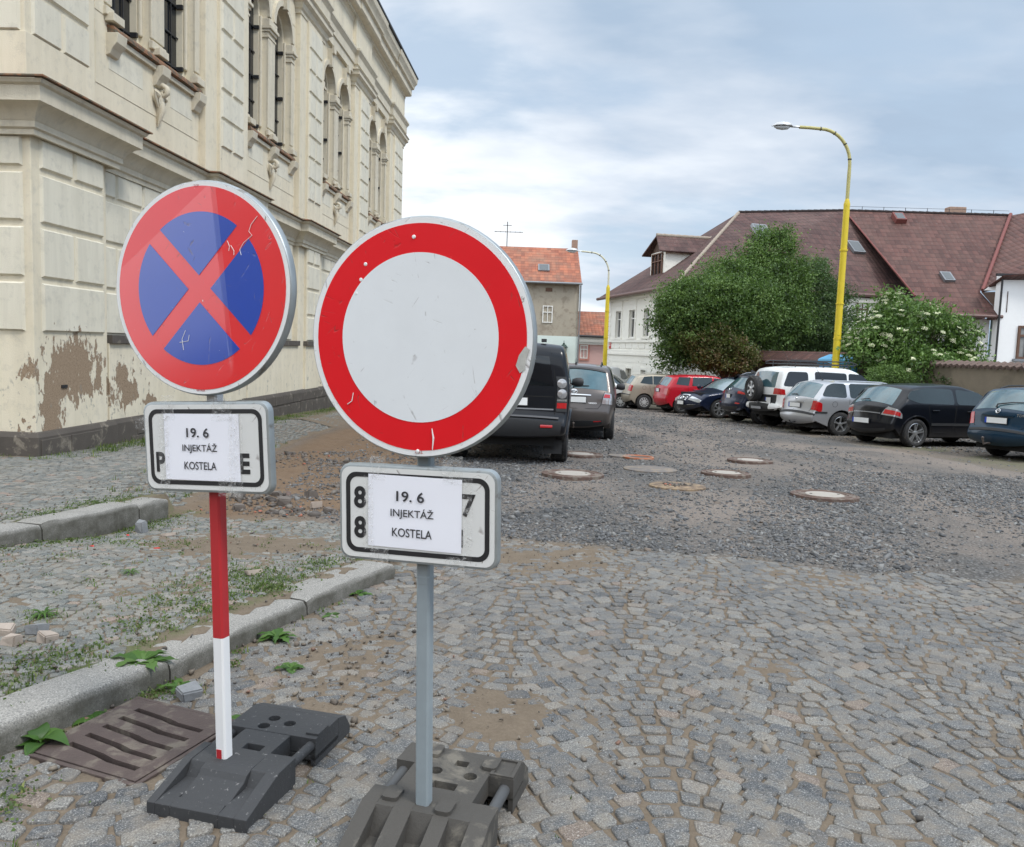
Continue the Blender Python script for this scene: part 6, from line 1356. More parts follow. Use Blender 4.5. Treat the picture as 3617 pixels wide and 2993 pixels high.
# 2 grey-brown people carrier
c=Car(4.46,1.80,1.64,[(-2.08,.26),(-2.18,.34),(-2.22,.50),(-2.23,.66),(-2.17,.74),(-2.15,.98),(-2.09,1.08),(-1.90,1.50),(-1.78,1.58),(-1.3,1.62),(-.5,1.64),(.2,1.62),(.6,1.52),(1.3,1.10),(1.6,1.0),(2.05,.86),(2.2,.68),(2.23,.5),(2.2,.34),(2.1,.24)],1.02,.325,2.78,-1.42,tum=.22,r=.10,bowr=.10,bowf=.16,sill=.26,taper=.16)
C=newcar('parked_car','grey-brown people carrier seen from behind with chrome oval badge'); PT_=carpaint('grey_brown_metallic',(.105,.092,.086),.45); c.body(PT_,C); rearglass(c,C,1.10,1.50,1.02,1.12,CGB); rearglass(c,C,1.50,1.535,1.1,1.0,DKP,.02)
glass_side(c,C,[[(-1.72,1.10),(-.95,1.08),(-.95,1.50),(-1.6,1.50)],[(-.88,1.08),(.05,1.06),(.05,1.52),(-.88,1.52)],[(.12,1.06),(1.1,1.06),(.55,1.48),(.12,1.51)]],CGL,rnd=0)
lampq(c,C,.80,1.05,.86,1.9,.92,1.5,TLW); lampq(c,C,.93,1.02,.90,1.35,.93,1.3,TLR,'tail_light',off=.016); strip(c,C,.955,.975,.52,CHR,'chrome_bar',.02); 
gapline(c,C,[(1.08,.92),(.95,.87),(.78,.84),(.70,.76),(.685,.5),(.68,0.)],.006)
M_=c.plate(C,c.zi(.86),0,.52,.115); logo(C,bframe(c,c.zi(1.02),0,.015),'ellipses',.055); wiper(c,C,1.125,.02,-.45,.03)
strip(c,C,.30,.42,.93,DKP,'bumper_insert',.010); text('VERSO',CHR,C,width=.17,height=.026,T=bframe(c,c.zi(.80),.56,.012)@Matrix.Rotation(PI/2,4,'X') if 0 else bframe(c,c.zi(.80),-.58,.014)@Matrix(((1,0,0,0),(0,0,-1,0),(0,1,0,0),(0,0,0,1))))
for sg in (-1,1): mb=MB(); c.patch(mb,[(c.zi(.385),sg*.66),(c.zi(.385),sg*.90),(c.zi(.405),sg*.90),(c.zi(.405),sg*.66)],.016,6,2); mb.build('reflector',TLR,C)
mb=MB(); mb.tube([(-2.0,-.02,.30),(-2.28,-.02,.28),(-2.31,-.02,.34)],.018,6); mb.lathe([(0,-.03),(.025,-.015),(.025,.015),(0,.03)],10,0,Matrix.Translation((-2.31,-.02,.37))); mb.tube([(-1.9,.35,.30),(-2.15,.35,.30)],.035,8); mb.build('tow_hook',P('rust_steel',(.1,.08,.07),.7),C,smooth=True)
antenna(c,C,-1.55,.16,y=0); rails(c,C,-1.5,.4,DKP,.86,.06); mirror(c,C,.9,1.06,DKP); wheels(c,C,('spoke',5,.13)); place(C,c,(2.12,17.75),83.5)
# 3 black hatchback with big alloy wheel
def opel():
    c=Car(4.25,1.75,1.46,[(-2.02,.26),(-2.10,.34),(-2.13,.52),(-2.12,.60),(-2.07,.64),(-2.02,.90),(-1.94,.98),(-1.62,1.30),(-1.52,1.385),(-1.2,1.425),(-.5,1.46),(.1,1.445),(.5,1.36),(1.12,1.00),(1.4,.93),(1.85,.80),(2.07,.66),(2.12,.5),(2.09,.34),(1.98,.24)],.97,.325,2.61,-1.33,tum=.30,r=.09,bowr=.15,bowf=.18,sill=.24,taper=.18); return c
c=opel(); C=newcar('parked_car','black hatchback with red and clear tail lamps and five-spoke alloy wheels'); c.body(PB,C); rearglass(c,C,1.00,1.345,.86,.80,CGB)
glass_side(c,C,[[(-1.62,1.10),(-1.32,1.0),(-.32,.985),(-.32,1.33),(-1.02,1.35),(-1.48,1.27)],[(-.24,.985),(.92,.975),(.42,1.28),(-.24,1.335)]],CGL,rnd=1)
lampq(c,C,.73,.955,.66,2.10,.80,2.02,TLW); lampq(c,C,.76,.87,.72,2.03,.76,2.02,TLR,'tail_light',off=.014); strip(c,C,.745,.765,.62,P('dull_chrome',(.3,.31,.33)),'chrome_bar',.014); gapline(c,C,[(.98,.86),(.80,.68),(.62,.70),(.61,.3),(.61,0)],.005)
c.plate(C,c.zi(.555),0.05); strip(c,C,.30,.37,.9,DKP,'bumper_insert',.008); doors(c,C,PB,[(-1.05,-.28,-.93,-.28),(-.26,.98,-.26,.86)],.34,(-1,1),handles=((-.85,.84),(.15,.83)))
for sg in (-1,1): mb=MB(); c.flank(mb,[(-.95,.50),(.85,.50),(.85,.56),(-.95,.56)],sg,.012,.2); mb.build('side_moulding',DKP,C)
for sg in (-1,1):
    mb=MB(); a_=[(c.xr+(c.rr+.06)*math.cos(rad(a)),c.rr+(c.rr+.06)*math.sin(rad(a))) for a in range(-10,191,12)]; mb.tube([(x,sg*(c.ys(x,z)-.0),z) for x,z in a_],.018,7); mb.build('wheel_arch',PB,C,smooth=True)
wiper(c,C,1.035,.05,.5,.0); mirror(c,C,.85,.98,PB); wheels(c,C,('spoke',5,.075,.14),rimf=.70,tw=.23); place(C,c,(9.09,18.45),18)
# 4 silver estate
def octavia(): return Car(4.51,1.73,1.46,sp_estate(4.51,1.455),.965,.315,2.51,-1.30,tum=.27,r=.07,bowr=.10,bowf=.15,sill=.25,taper=.13)
c=octavia(); C=newcar('parked_car','silver estate car between the white off-roader and the black hatchback'); PS=carpaint('silver_metallic',(.46,.47,.49),.55,.3); c.body(PS,C); rearglass(c,C,1.01,1.385,.86,.88,CGB)
glass_side(c,C,[[(-1.88,1.03),(-1.18,1.0),(-1.18,1.37),(-1.55,1.375),(-1.72,1.3)],[(-1.08,1.0),(-.12,.985),(-.12,1.38),(-1.08,1.375)],[(-.04,.985),(1.0,.98),(.42,1.36),(-.04,1.38)]],CGL,rnd=1)
lampq(c,C,.70,.945,.90,2.12,.92,2.08,TLR,sides=(-1,1)); strip(c,C,.86,.885,.5,PS,'handle_bar',.03); M_=c.plate(C,c.zi(.77),.0); logo(C,bframe(c,c.zi(.94),0,.01),'arrow',.035); gapline(c,C,[(1.0,.88),(.7,.88),(.665,.86),(.66,0)],.005)
mb=MB(); a,b=c.zi(.575),c.zi(.635); c.patch(mb,[(a,-1.9),(a,1.9),(b,1.9),(b,-1.9)],.012,20,2); mb.build('bumper_strip',DKP,C)
for sg in (-1,1): mb=MB(); c.flank(mb,[(-2.05,.585),(-1.72,.585),(-1.72,.63),(-2.05,.63)],sg,.012,.2); c.flank(mb,[(-.90,.50),(.85,.50),(.85,.56),(-.90,.56)],sg,.012,.2); mb.build('side_moulding',DKP,C)
doors(c,C,PS,[(-1.10,-.08,-.92,-.08),(-.06,1.05,-.06,.93)],.34,(-1,1),handles=((-.85,.86),(.2,.85)))
g=MB(); pp=[(-1.52+.07*math.cos(2*PI*k/16),.83+.07*math.sin(2*PI*k/16)) for k in range(16)]; c.line(g,pp,-1,.0035,.0,True); g.build('fuel_flap',GAP,C)
wiper(c,C,1.03,.0,.48,.02); mirror(c,C,.92,.98,PS); antenna(c,C,-1.35,.42); rails(c,C,-1.4,.6,PS,.9,.02); wheels(c,C,('spoke',5,.13)); mb=MB(); mb.tube([(-2.1,-.1,.33),(-2.32,-.1,.3),(-2.35,-.1,.37)],.02,6); mb.build('tow_hook',DKP,C); place(C,c,(8.55,21.35),14)
# 5 dark blue estate at the right edge
c=octavia(); C=newcar('parked_car','dark blue estate car cut by the right edge of the picture'); PDB=carpaint('dark_blue_paint',(.006,.030,.060),.2); c.body(PDB,C); rearglass(c,C,1.01,1.39,.92,.90,CGB)
glass_side(c,C,[[(-1.88,1.03),(-1.18,1.0),(-1.18,1.37),(-1.55,1.375),(-1.72,1.3)],[(-1.08,1.0),(-.12,.985),(-.12,1.38),(-1.08,1.375)],[(-.04,.985),(1.0,.98),(.42,1.36),(-.04,1.38)]],CGL,rnd=1)
lampq(c,C,.70,.945,.86,2.12,.90,2.08,TLR); strip(c,C,.865,.89,.52,PDB,'handle_bar',.03); c.plate(C,c.zi(.77),.0); logo(C,bframe(c,c.zi(.955),0,.01),'arrow',.045); text('TDI',CHR,C,width=.16,height=.05,T=bframe(c,c.zi(.90),-.68,.014)@Matrix(((1,0,0,0),(0,0,-1,0),(0,1,0,0),(0,0,0,1))))
gapline(c,C,[(1.0,.86),(.7,.85),(.665,.80),(.66,0)],.005); strip(c,C,.57,.62,1.0,DKP,'bumper_strip',.014); wiper(c,C,1.03,.12,-.75,.14); antenna(c,C,-1.35,.55); rails(c,C,-1.5,.6,DKP,.93,.05)
mb=MB(); mb.tube([(-2.1,.08,.33),(-2.34,.08,.30),(-2.37,.08,.40)],.022,6); mb.lathe([(0,-.03),(.026,-.01),(.026,.01),(0,.03)],10,0,Matrix.Translation((-2.37,.08,.42))); mb.build('tow_hook',P('rust_steel',(.1,.08,.07)),C,smooth=True)
doors(c,C,PDB,[(-1.10,-.08,-.92,-.08),(-.06,1.05,-.06,.93)],.34,(-1,1)); mirror(c,C,.92,.98,PDB); wheels(c,C,('spoke',5,.13)); 
place(C,c,(10.56,15.6),15)
# 6 white off-roader with spare wheel and roof rack
c=Car(4.70,1.88,1.84,[(-2.16,.48),(-2.27,.52),(-2.28,.70),(-2.20,.74),(-2.19,1.16),(-2.05,1.68),(-1.95,1.78),(-1.5,1.83),(-.4,1.84),(.25,1.82),(.55,1.72),(1.08,1.22),(1.35,1.15),(2.1,1.05),(2.3,.92),(2.34,.62),(2.3,.46),(2.15,.40)],1.17,.385,2.78,-1.35,tum=.16,r=.09,bowr=.08,bowf=.12,sill=.42,taper=.08)
C=newcar('parked_car','white off-road car with a spare wheel on its back door and black roof rack'); PW=carpaint('white_paint',(.74,.75,.74)); c.body(PW,C); rearglass(c,C,1.20,1.66,.82,.84,CGB)
glass_side(c,C,[[(-2.0,1.24),(-1.22,1.22),(-1.22,1.66),(-1.82,1.66)],[(-1.0,1.20),(.02,1.20),(.02,1.66),(-1.0,1.68)],[(.08,1.20),(1.0,1.19),(.5,1.64),(.08,1.66)]],CGT,rnd=1)
strip(c,C,.76,.98,.97,DKP,'lower_tailgate_trim',.006); lampq(c,C,1.0,1.18,.78,2.10,.80,2.06,TLR); strip(c,C,.50,.72,1.0,DKP,'bumper',.03)
for sg in (-1,1): mb=MB(); c.patch(mb,[(c.zi(.56),sg*.74),(c.zi(.56),sg*2.2),(c.zi(.735),sg*2.2),(c.zi(.735),sg*.74)],.045,10,3); mb.build('bumper_corner',PW,C,smooth=True,angle=60)
sw=empty('spare_wheel',(-2.36,.12,1.13),0,parent=C); Tsp=Matrix.Rotation(-PI/2,4,'Y'); R=.385; h=.13; t=MB(); t.lathe([(R*.6,-h*.9),(R*.86,-h),(R,-h*.6),(R,h*.6),(R*.86,h),(R*.6,h*.9),(R*.6,h*.3)],36,0,Tsp,caps=False); t.build('tyre',TYR,sw,smooth=True,angle=40)
m=MB(); r=R*.6; m.lathe([(r,-h*.5),(r,h*.8),(r*.93,h*.82),(r*.9,h*.2)],28,0,Tsp,caps=False)
for k in range(6): m.add([(r*.1,-r*.10,h*.5),(r*.1,r*.10,h*.5),(r*.95,r*.18,h*.5),(r*.95,-r*.18,h*.5),(r*.1,-r*.08,h*.75),(r*.1,r*.08,h*.75),(r*.95,r*.15,h*.75),(r*.95,-r*.15,h*.75)],[(4,5,6,7),(0,4,7,3),(1,2,6,5)],0,Tsp@Matrix.Rotation(PI/3*k,4,'Z'))
m.lathe([(r*.3,h*.5),(r*.28,h*.8),(0,h*.85)],16,0,Tsp); m.build('rim',RIM,sw,smooth=True,angle=30); m=MB(); m.lathe([(0,0),(r*.92,0)],20,0,Tsp,caps=False); m.build('wheel_back',UND,sw); m=MB(); m.box(-.02,.2,-.12,.12,-.12,.12); m.build('carrier',DKP,sw)
rk=MB(); 
for y in (-.62,.62): rk.tube([(-1.75,y,1.95),(-1.6,y,1.99),(.3,y,1.99),(.5,y,1.93)],.018,7); rk.tube([(-1.75,y,1.90),(.45,y,1.90)],.016,7)
for x in np.linspace(-1.7,.35,9): rk.tube([(x,-.62,1.90),(x,.62,1.90)],.014,6)
for x in (-1.5,-.6,.2):
    for y in (-.62,.62): rk.tube([(x,y,1.99),(x,y,1.90),(x,y*1.02,1.80)],.016,6)
rk.build('roof_rack',DKP,C,smooth=True); c.plate(C,c.zi(.80),-.55,.30,.20); mb=MB(); mb.box(-2.34,-2.32,-.28,.28,.55,.62); mb.build('bumper_plate',P('dull_chrome',(.3,.31,.33)),C); antenna(c,C,-.9,.6,y=.8)
doors(c,C,PW,[(-1.10,.03,-.92,.03),(.05,1.10,.05,.98)],.50,(-1,1),handles=((-.9,1.05),(.2,1.05))); mirror(c,C,.95,1.2,DKP); wheels(c,C,('spoke',6,.14),tw=.26,rimf=.6); place(C,c,(8.3,23.5),12)
# 7 dark blue crossover
c=Car(4.44,1.84,1.64,[(-2.05,.34),(-2.17,.42),(-2.21,.62),(-2.18,.72),(-2.10,.80),(-2.07,1.02),(-1.99,1.10),(-1.62,1.46),(-1.58,1.52),(-1.68,1.535),(-1.2,1.60),(-.3,1.64),(.3,1.60),(.65,1.50),(1.3,1.10),(1.5,1.04),(1.98,.92),(2.15,.75),(2.2,.55),(2.17,.38),(2.05,.30)],1.06,.345,2.64,-1.35,tum=.28,r=.10,bowr=.14,bowf=.16,sill=.30,taper=.14)
C=newcar('parked_car','dark blue crossover with thin red tail lamps beside the spare wheel'); PN=carpaint('navy_paint',(.010,.016,.038),.25); c.body(PN,C); rearglass(c,C,1.12,1.44,.82,.76,CGB); glass_side(c,C,[[(-1.45,1.25),(-1.2,1.12),(-.25,1.09),(-.25,1.48),(-1.2,1.46)],[(-.18,1.09),(1.0,1.07),(.5,1.44),(-.18,1.48)]],CGT)
lampq(c,C,.95,1.05,.62,2.10,.62,2.10,TLR); c.plate(C,c.zi(.84),0,.30,.12,.02); logo(C,bframe(c,c.zi(1.06),0,.01),'oval',.05); wiper(c,C,1.15,0,.35,.01); strip(c,C,.42,.52,.85,DKP,'bumper_insert',.012); lampq(c,C,.62,.68,.72,.98,.72,.98,TLR,'reflector')
rails(c,C,-1.4,.3,P('dull_chrome',(.3,.31,.33)),.9,.04); mb=MB(); 
for y in (-.55,-.47): mb.tube([(-2.0,y,.33),(-2.2,y,.32)],.03,8)
mb.build('exhaust',CHR,C,smooth=True); mb=MB(); mb.add([(-1.35,-.02,1.60),(-1.15,-.02,1.62),(-1.35,.0,1.70),(-1.35,.02,1.60),(-1.15,.02,1.62)],[(0,1,2),(3,2,4),(0,2,3),(1,4,2)]); mb.build('antenna',DKP,C); mirror(c,C,.95,1.1,PN); wheels(c,C,('spoke',5,.1,.1),tw=.23,rimf=.66); doors(c,C,PN,[(-1.15,-.2,-.95,-.2),(-.18,1.1,-.18,1.0)],.38,(-1,1)); place(C,c,(7.8,25.6),11)
# 8 dark saloon facing out
c=Car(4.77,1.82,1.47,[(-2.2,.28),(-2.34,.40),(-2.38,.7),(-2.35,.98),(-2.2,1.03),(-1.7,1.06),(-1.1,1.36),(-.7,1.44),(-.1,1.47),(.4,1.43),(.75,1.30),(1.2,1.02),(1.35,.98),(2.0,.86),(2.27,.72),(2.37,.55),(2.36,.38),(2.25,.25)],.97,.33,2.71,-1.35,tum=.30,r=.09,bowr=.14,bowf=.22,sill=.25,taper=.16)
C=newcar('parked_car','black saloon parked nose out, showing its chrome grille'); c.body(PN,C); i0=c.xi(1.18); i1=c.xi(.52); spineglass(c,C,i0,i1,.90,.84,P('pale_windscreen',(.20,.26,.28),.05,var=.5,scale=1.5,coat=.8)); glass_side(c,C,[[(-1.45,1.10),(-1.0,1.0),(-.12,.99),(-.12,1.37),(-.8,1.36)],[(-.05,.99),(1.0,.985),(.5,1.30),(-.05,1.37)]],CGT)
lampq(c,C,.63,.765,.44,1.45,.52,1.75,HLG,'headlight',False,.010); strip(c,C,.47,.79,.23,CHR,'grille_frame',.014,False,.36); 
for k in range(5): z=.53+k*.05; strip(c,C,z,z+.03,.20+.025*k,DKP,'grille_slot',.020,False)
logo(C,bframe(c,c.zi(.66,False),0,.03),'vw',.07); c.plate(C,c.zi(.50,False),0,.36,.12,.035,False,False)
strip(c,C,.32,.42,.8,DKP,'bumper_insert',.010,False); 
for sg in (-1,1): mb=MB(); c.patch(mb,[(c.zi(.43,False),sg*.45),(c.zi(.43,False),sg*.92),(c.zi(.45,False),sg*.92),(c.zi(.45,False),sg*.45)],.014,6,2); mb.build('chrome_bar',CHR,C)
mirror(c,C,.95,1.0,PN); wheels(c,C,('spoke',7,.07,.06),tw=.23,rimf=.68,steer=0); doors(c,C,PN,[(-1.15,-.08,-.98,-.08),(-.06,1.02,-.06,.9)],.34,(-1,1),handles=((-.85,.84),(.2,.83)))
a=201; root=C; fx,fy=7.12,28.3; aa=rad(a); lx,ly=c.xf,(c.W/2-.13); root.location=(fx-(lx*math.cos(aa)-ly*math.sin(aa)),fy-(lx*math.sin(aa)+ly*math.cos(aa)),0); root.location.z=gz(root.location.y)+.012; root.rotation_euler=(math.atan(-.027*math.cos(aa)),math.atan(.027*math.sin(aa)),aa)
# 9 red hatchback
def fabia2(): return Car(4.0,1.66,1.49,[(-1.88,.27),(-1.97,.36),(-2.0,.52),(-1.99,.66),(-1.93,.74),(-1.90,1.0),(-1.82,1.08),(-1.62,1.37),(-1.5,1.43),(-1.0,1.48),(-.2,1.495),(.3,1.47),(.6,1.38),(1.1,1.05),(1.3,.99),(1.75,.86),(1.95,.68),(2.0,.5),(1.98,.36),(1.88,.25)],1.0,.31,2.45,-1.22,tum=.24,r=.08,bowr=.12,bowf=.16,sill=.24,taper=.13)
c=fabia2(); C=newcar('parked_car','red hatchback between the beige hatchback and the black saloon'); PR=carpaint('red_paint',(.42,.010,.022)); c.body(PR,C); rearglass(c,C,1.06,1.38,.84,.84,CGB); glass_side(c,C,[[(-1.48,1.10),(-1.0,1.06),(-.9,1.38),(-1.36,1.38)],[(-.86,1.06),(-.05,1.04),(-.05,1.39),(-.80,1.39)],[(.03,1.04),(.95,1.03),(.45,1.34),(.03,1.39)]],CGL,rnd=0)
lampq(c,C,.74,1.0,.74,1.95,.80,2.04,TLR); c.plate(C,c.zi(.86),.0,.34,.12); wiper(c,C,1.08,0,.4,.01); doors(c,C,PR,[(-1.02,.0,-.85,.0),(.02,1.0,.02,.88)],.34,(-1,1),handles=((-.75,.93),(.3,.91))); mirror(c,C,.85,1.05,PR); wheels(c,C,('spoke',5,.13)); place(C,c,(6.38,30.95),10)
# 10 beige hatchback
c=fabia2(); C=newcar('parked_car','beige hatchback with plastic wheel covers next to the red hatchback'); PBG=carpaint('beige_metallic',(.40,.36,.29),.4,.35); c.body(PBG,C); rearglass(c,C,1.06,1.38,.80,.80,CGB); glass_side(c,C,[[(-1.42,1.08),(-1.05,1.04),(-.9,1.04),(-.9,1.38),(-1.25,1.34)],[(-.87,1.04),(-.05,1.02),(-.05,1.39),(-.87,1.38)],[(.03,1.02),(.95,1.01),(.45,1.34),(.03,1.39)]],CGL,rnd=0)
lampq(c,C,.78,1.06,.78,1.8,.86,1.9,TLR); c.plate(C,c.zi(.86),.3,.34,.12); mb=MB(); a,b=c.zi(.60),c.zi(.65); c.patch(mb,[(a,-1.9),(a,1.9),(b,1.9),(b,-1.9)],.010,20,2); mb.build('bumper_strip',DKP,C)
g=MB(); pp=[(-1.25+.075*math.cos(2*PI*k/16),.90+.075*math.sin(2*PI*k/16)) for k in range(16)]; c.line(g,pp,-1,.004,.0,True); g.build('fuel_flap',GAP,C)
doors(c,C,PBG,[(-1.02,.0,-.85,.0),(.02,1.0,.02,.88)],.34,(-1,1),handles=((-.75,.93),(.3,.91))); mirror(c,C,.85,1.05,PBG); wheels(c,C,('cap',10)); place(C,c,(5.33,33.3),7)
# 11 white hatchback mostly hidden, 12 far silver van
c=fabia2(); C=newcar('parked_car','white hatchback mostly hidden behind the grey-brown people carrier'); c.body(PW,C); rearglass(c,C,1.06,1.38,.80,.80,CGB); glass_side(c,C,[[(-1.42,1.08),(-.95,1.04),(-.95,1.38),(-1.25,1.34)],[(-.87,1.04),(-.05,1.02),(-.05,1.39),(-.87,1.38)],[(.03,1.02),(.95,1.01),(.45,1.34),(.03,1.39)]],CGL,rnd=0); spineglass(c,C,c.xi(1.1),c.xi(.5),.88,.84,CGL); mirror(c,C,.85,1.05,PW); wheels(c,C,('cap',10)); C.location=(3.75,35.2,gz(35.2)+.01); C.rotation_euler=(0,0,rad(-28))
c=Car(4.4,1.8,1.8,[(-2.1,.3),(-2.18,.5),(-2.18,1.0),(-2.1,1.6),(-2.0,1.75),(-1.5,1.8),(0,1.8),(.6,1.68),(1.2,1.15),(1.5,1.05),(2.0,.95),(2.18,.7),(2.18,.4),(2.05,.26)],1.1,.32,2.7,-1.35,tum=.14,r=.08); C=empty('parked_van',(0,0,0),0,'pale grey van far behind the people carrier, only its roof showing','van',GRP); c.body(carpaint('grey_van_paint',(.42,.44,.46),.2),C); rearglass(c,C,1.15,1.6,.8,.8,CGL); glass_side(c,C,[[(.0,1.15),(1.0,1.15),(.55,1.6),(.0,1.62)]],CGL,rnd=0); wheels(c,C,('cap',8)); C.location=(4.75,42.5,gz(42.5)+.01); C.rotation_euler=(0,0,rad(60))
# 13 dark car behind the crossover (roof showing)
c=opel(); C=newcar('parked_car','dark grey car standing in the second row behind the crossover'); c.body(carpaint('dark_grey_paint',(.05,.055,.06),.3),C); rearglass(c,C,1.0,1.34,.86,.8,CGB); glass_side(c,C,[[(-1.62,1.10),(-1.32,1.0),(-.32,.985),(-.32,1.33),(-1.02,1.35)],[(-.24,.985),(.92,.975),(.42,1.28),(-.24,1.335)]],CGL); wheels(c,C,('cap',8)); spineglass(c,C,c.xi(1.1),c.xi(.55),.88,.84,CGL); C.location=(12.6,35.0,gz(35)+.01) if 0 else (10.2,36.0,gz(36)+.01); C.rotation_euler=(0,0,rad(15))
# ================================================================ TREES AND PLANTS
def leafmat(name,cols,rough=.5,trans=.35):
    m=bpy.data.materials.new(name); m.use_nodes=True; nt=m.node_tree; nt.nodes.clear(); o=nt.nodes.new('ShaderNodeOutputMaterial'); b=nt.nodes.new('ShaderNodeBsdfPrincipled')
    at=nd(nt,'ShaderNodeAttribute',attribute_name='tone'); s=nd(nt,'ShaderNodeSeparateColor'); nt.links.new(at.outputs['Color'],s.inputs[0])
    c=ramp(nt,s.outputs[0],*[(i/(len(cols)-1),k) for i,k in enumerate(cols)]); setin(nt,b,'Base Color',c); b.inputs['Roughness'].default_value=rough; b.inputs['Specular IOR Level'].default_value=.35
    t=nt.nodes.new('ShaderNodeBsdfTranslucent'); nt.links.new(mix(nt,.5,c,(.12,.22,.02)),t.inputs[0]); x=nt.nodes.new('ShaderNodeMixShader'); x.inputs[0].default_value=trans; nt.links.new(b.outputs[0],x.inputs[1]); nt.links.new(t.outputs[0],x.inputs[2]); nt.links.new(x.outputs[0],o.inputs[0]); return m
BARK=P('bark',(.085,.065,.045),.9,var=.4,scale=9,bs=.6,bsc=30)
def leaves(name,C,size,mat,parent,r,asp=.5,down=.25,tone=None,fold=.25):
    n=len(C); d=r.normal(0,1,(n,3)); d[:,2]-=down; d/=np.linalg.norm(d,axis=1,keepdims=True); up=r.normal(0,1,(n,3))+[0,0,1.2]; w_=np.cross(d,up); w_/=np.linalg.norm(w_,axis=1,keepdims=True)+1e-9; nn=np.cross(w_,d)
    s=size*r.uniform(.6,1.35,(n,1)); a=C; b=C+d*s*.5+w_*s*asp*.5+nn*s*fold*.3; c=C+d*s; e=C+d*s*.5-w_*s*asp*.5+nn*s*fold*.3
    V=np.stack([a,b,c,e],1).reshape(-1,3); i=np.arange(n)*4; F=np.concatenate([np.stack([i,i+1,i+2],-1),np.stack([i,i+2,i+3],-1)])
    t=np.repeat(tone if tone is not None else r.random(n),4); return mesh_np(name,V,F,mat,parent,attr=np.stack([t]*3,-1))
def crown_pts(lobes,n,r,clump=.35,nc=None,shell=.55):
    """leaf clumps spread through lobes (cx,cy,cz,rx,ry,rz); returns points and a per-clump tone"""
    vol=np.array([l[3]*l[4]*l[5] for l in lobes])**(2/3); k=r.choice(len(lobes),nc,p=vol/vol.sum()); L=np.array(lobes)[k]
    u=r.normal(0,1,(nc,3)); u/=np.linalg.norm(u,axis=1,keepdims=True); rad_=(shell+(1-shell)*r.random((nc,1)))**.7*r.uniform(.80,1.12,(nc,1))*np.where(r.random((nc,1))<.16,r.uniform(1.05,1.30,(nc,1)),1); cc=L[:,:3]+u*L[:,3:]*rad_
    m=r.choice(nc,n); pp=cc[m]+r.normal(0,1,(n,3))*clump*np.array([1,1,.75])*(.45+.8*r.random(nc)[m])[:,None]; tn=np.clip(.5+r.normal(0,.26,nc)[m]+r.normal(0,.13,n),0,1); return pp,tn,cc
def tree(name,lbl,cat,base_,lobes,n,nc,leaf,mat,seed,clump=.35,trunk=.16,th=None,asp=.5,bmat=BARK,group=None,nb=22,down=.25,shell=.55):
    r=np.random.default_rng(seed); t=empty(name,base_,0,lbl,cat,group); B=Vector(base_); lob=[(l[0]-B.x,l[1]-B.y,l[2]-B.z,*l[3:]) for l in lobes]
    pp,tn,cc=crown_pts(lob,n,r,clump,nc,shell); leaves('crown',pp,leaf,mat,t,r,asp,down,tn)
    mb=MB(); top=th or (max(l[2] for l in lob)*.75); pts=[Vector((0,0,-.4))]+[Vector((r.normal(0,.06)*k,r.normal(0,.06)*k,top*k/5)) for k in range(1,6)]; mb.tube(pts,[trunk*(1.25-k*.18) for k in range(6)],9); mb.build('trunk',bmat,t,smooth=True)
    mb=MB(); idx=r.choice(len(cc),min(nb*3,len(cc)),replace=False)
    for q,i in enumerate(idx):
        c=Vector(cc[i]); k=min(1,max(.12,(c.z*.55)/top)); s=Vector((0,0,0)).lerp(Vector((0,0,top)),k); mid=s.lerp(c,.5)+Vector((r.normal(0,.15),r.normal(0,.15),.12*(c-s).length)); w_=trunk*(.38 if q<nb else .16); mb.tube([s,mid,c],[w_,w_*.6,w_*.18],5)
    mb.build('branch',bmat,t,smooth=True); return t
LG=leafmat('leaf_bright',[(.03,.055,.018),(.075,.135,.038),(.13,.21,.06),(.20,.30,.09)]); LD=leafmat('leaf_dark',[(.03,.052,.024),(.058,.10,.04),(.09,.15,.06),(.14,.20,.085)]); LR_=leafmat('leaf_bronze',[(.05,.065,.02),(.09,.115,.03),(.14,.12,.05),(.20,.125,.07)]); LE=leafmat('leaf_elder',[(.035,.07,.02),(.085,.16,.04),(.15,.25,.065),(.23,.35,.11)])
def lb(px,py,Y,rx,rz,ry=None): p=at(px,py,Y); return (p.x,p.y,p.z,rx*Y/2890,(ry or rx)*Y/2890,rz*Y/2890)
lob=[lb(2415,1060,35,85,70),lb(2575,985,36,100,75),lb(2530,1090,34.5,190,130,150),lb(2400,1140,34.5,85,110),lb(2690,985,37,100,95),lb(2735,880,37.5,70,62),lb(2700,845,37.5,38,34),lb(2768,835,37.5,26,34),lb(2660,1110,35.5,170,140,130),lb(2480,1220,34.5,130,80),lb(2370,1250,34.5,50,60),lb(2640,900,37,45,45),lb(2790,1000,36.5,75,80),lb(2780,1120,36,90,100)]
b_=at(2600,1330,35.5); tree('broadleaf_tree','large bright green tree in front of the long white house','tree',(b_.x,35.5,gz(35.5)),lob,125000,2100,.115,LG,11,.25,.2)
lob=[lb(2870,1040,37.5,95,100),lb(2850,1150,37,130,110),lb(2960,1130,37.5,60,110),lb(2880,960,38,45,45),lb(2780,1200,37,90,70),lb(2940,1230,37,70,60)]
b_=at(2870,1330,37.5); tree('broadleaf_tree','darker grey-green tree behind the tall lamp post','tree',(b_.x,37.5,gz(37.5)),lob,60000,1200,.105,LD,12,.24,.15)
lob=[lb(2560,1215,33,70,50),lb(2500,1260,33,60,45),lb(2620,1255,33,65,45),lb(2550,1170,33,40,30),lb(2560,1290,33,85,30),lb(2460,1200,33.3,50,55)]
b_=at(2557,1345,33); tree('small_tree','small bronze-leaved tree in front of the large green tree','tree',(b_.x,33,gz(33)),lob,15000,420,.11,LR_,13,.16,.07,nb=30,shell=.3)
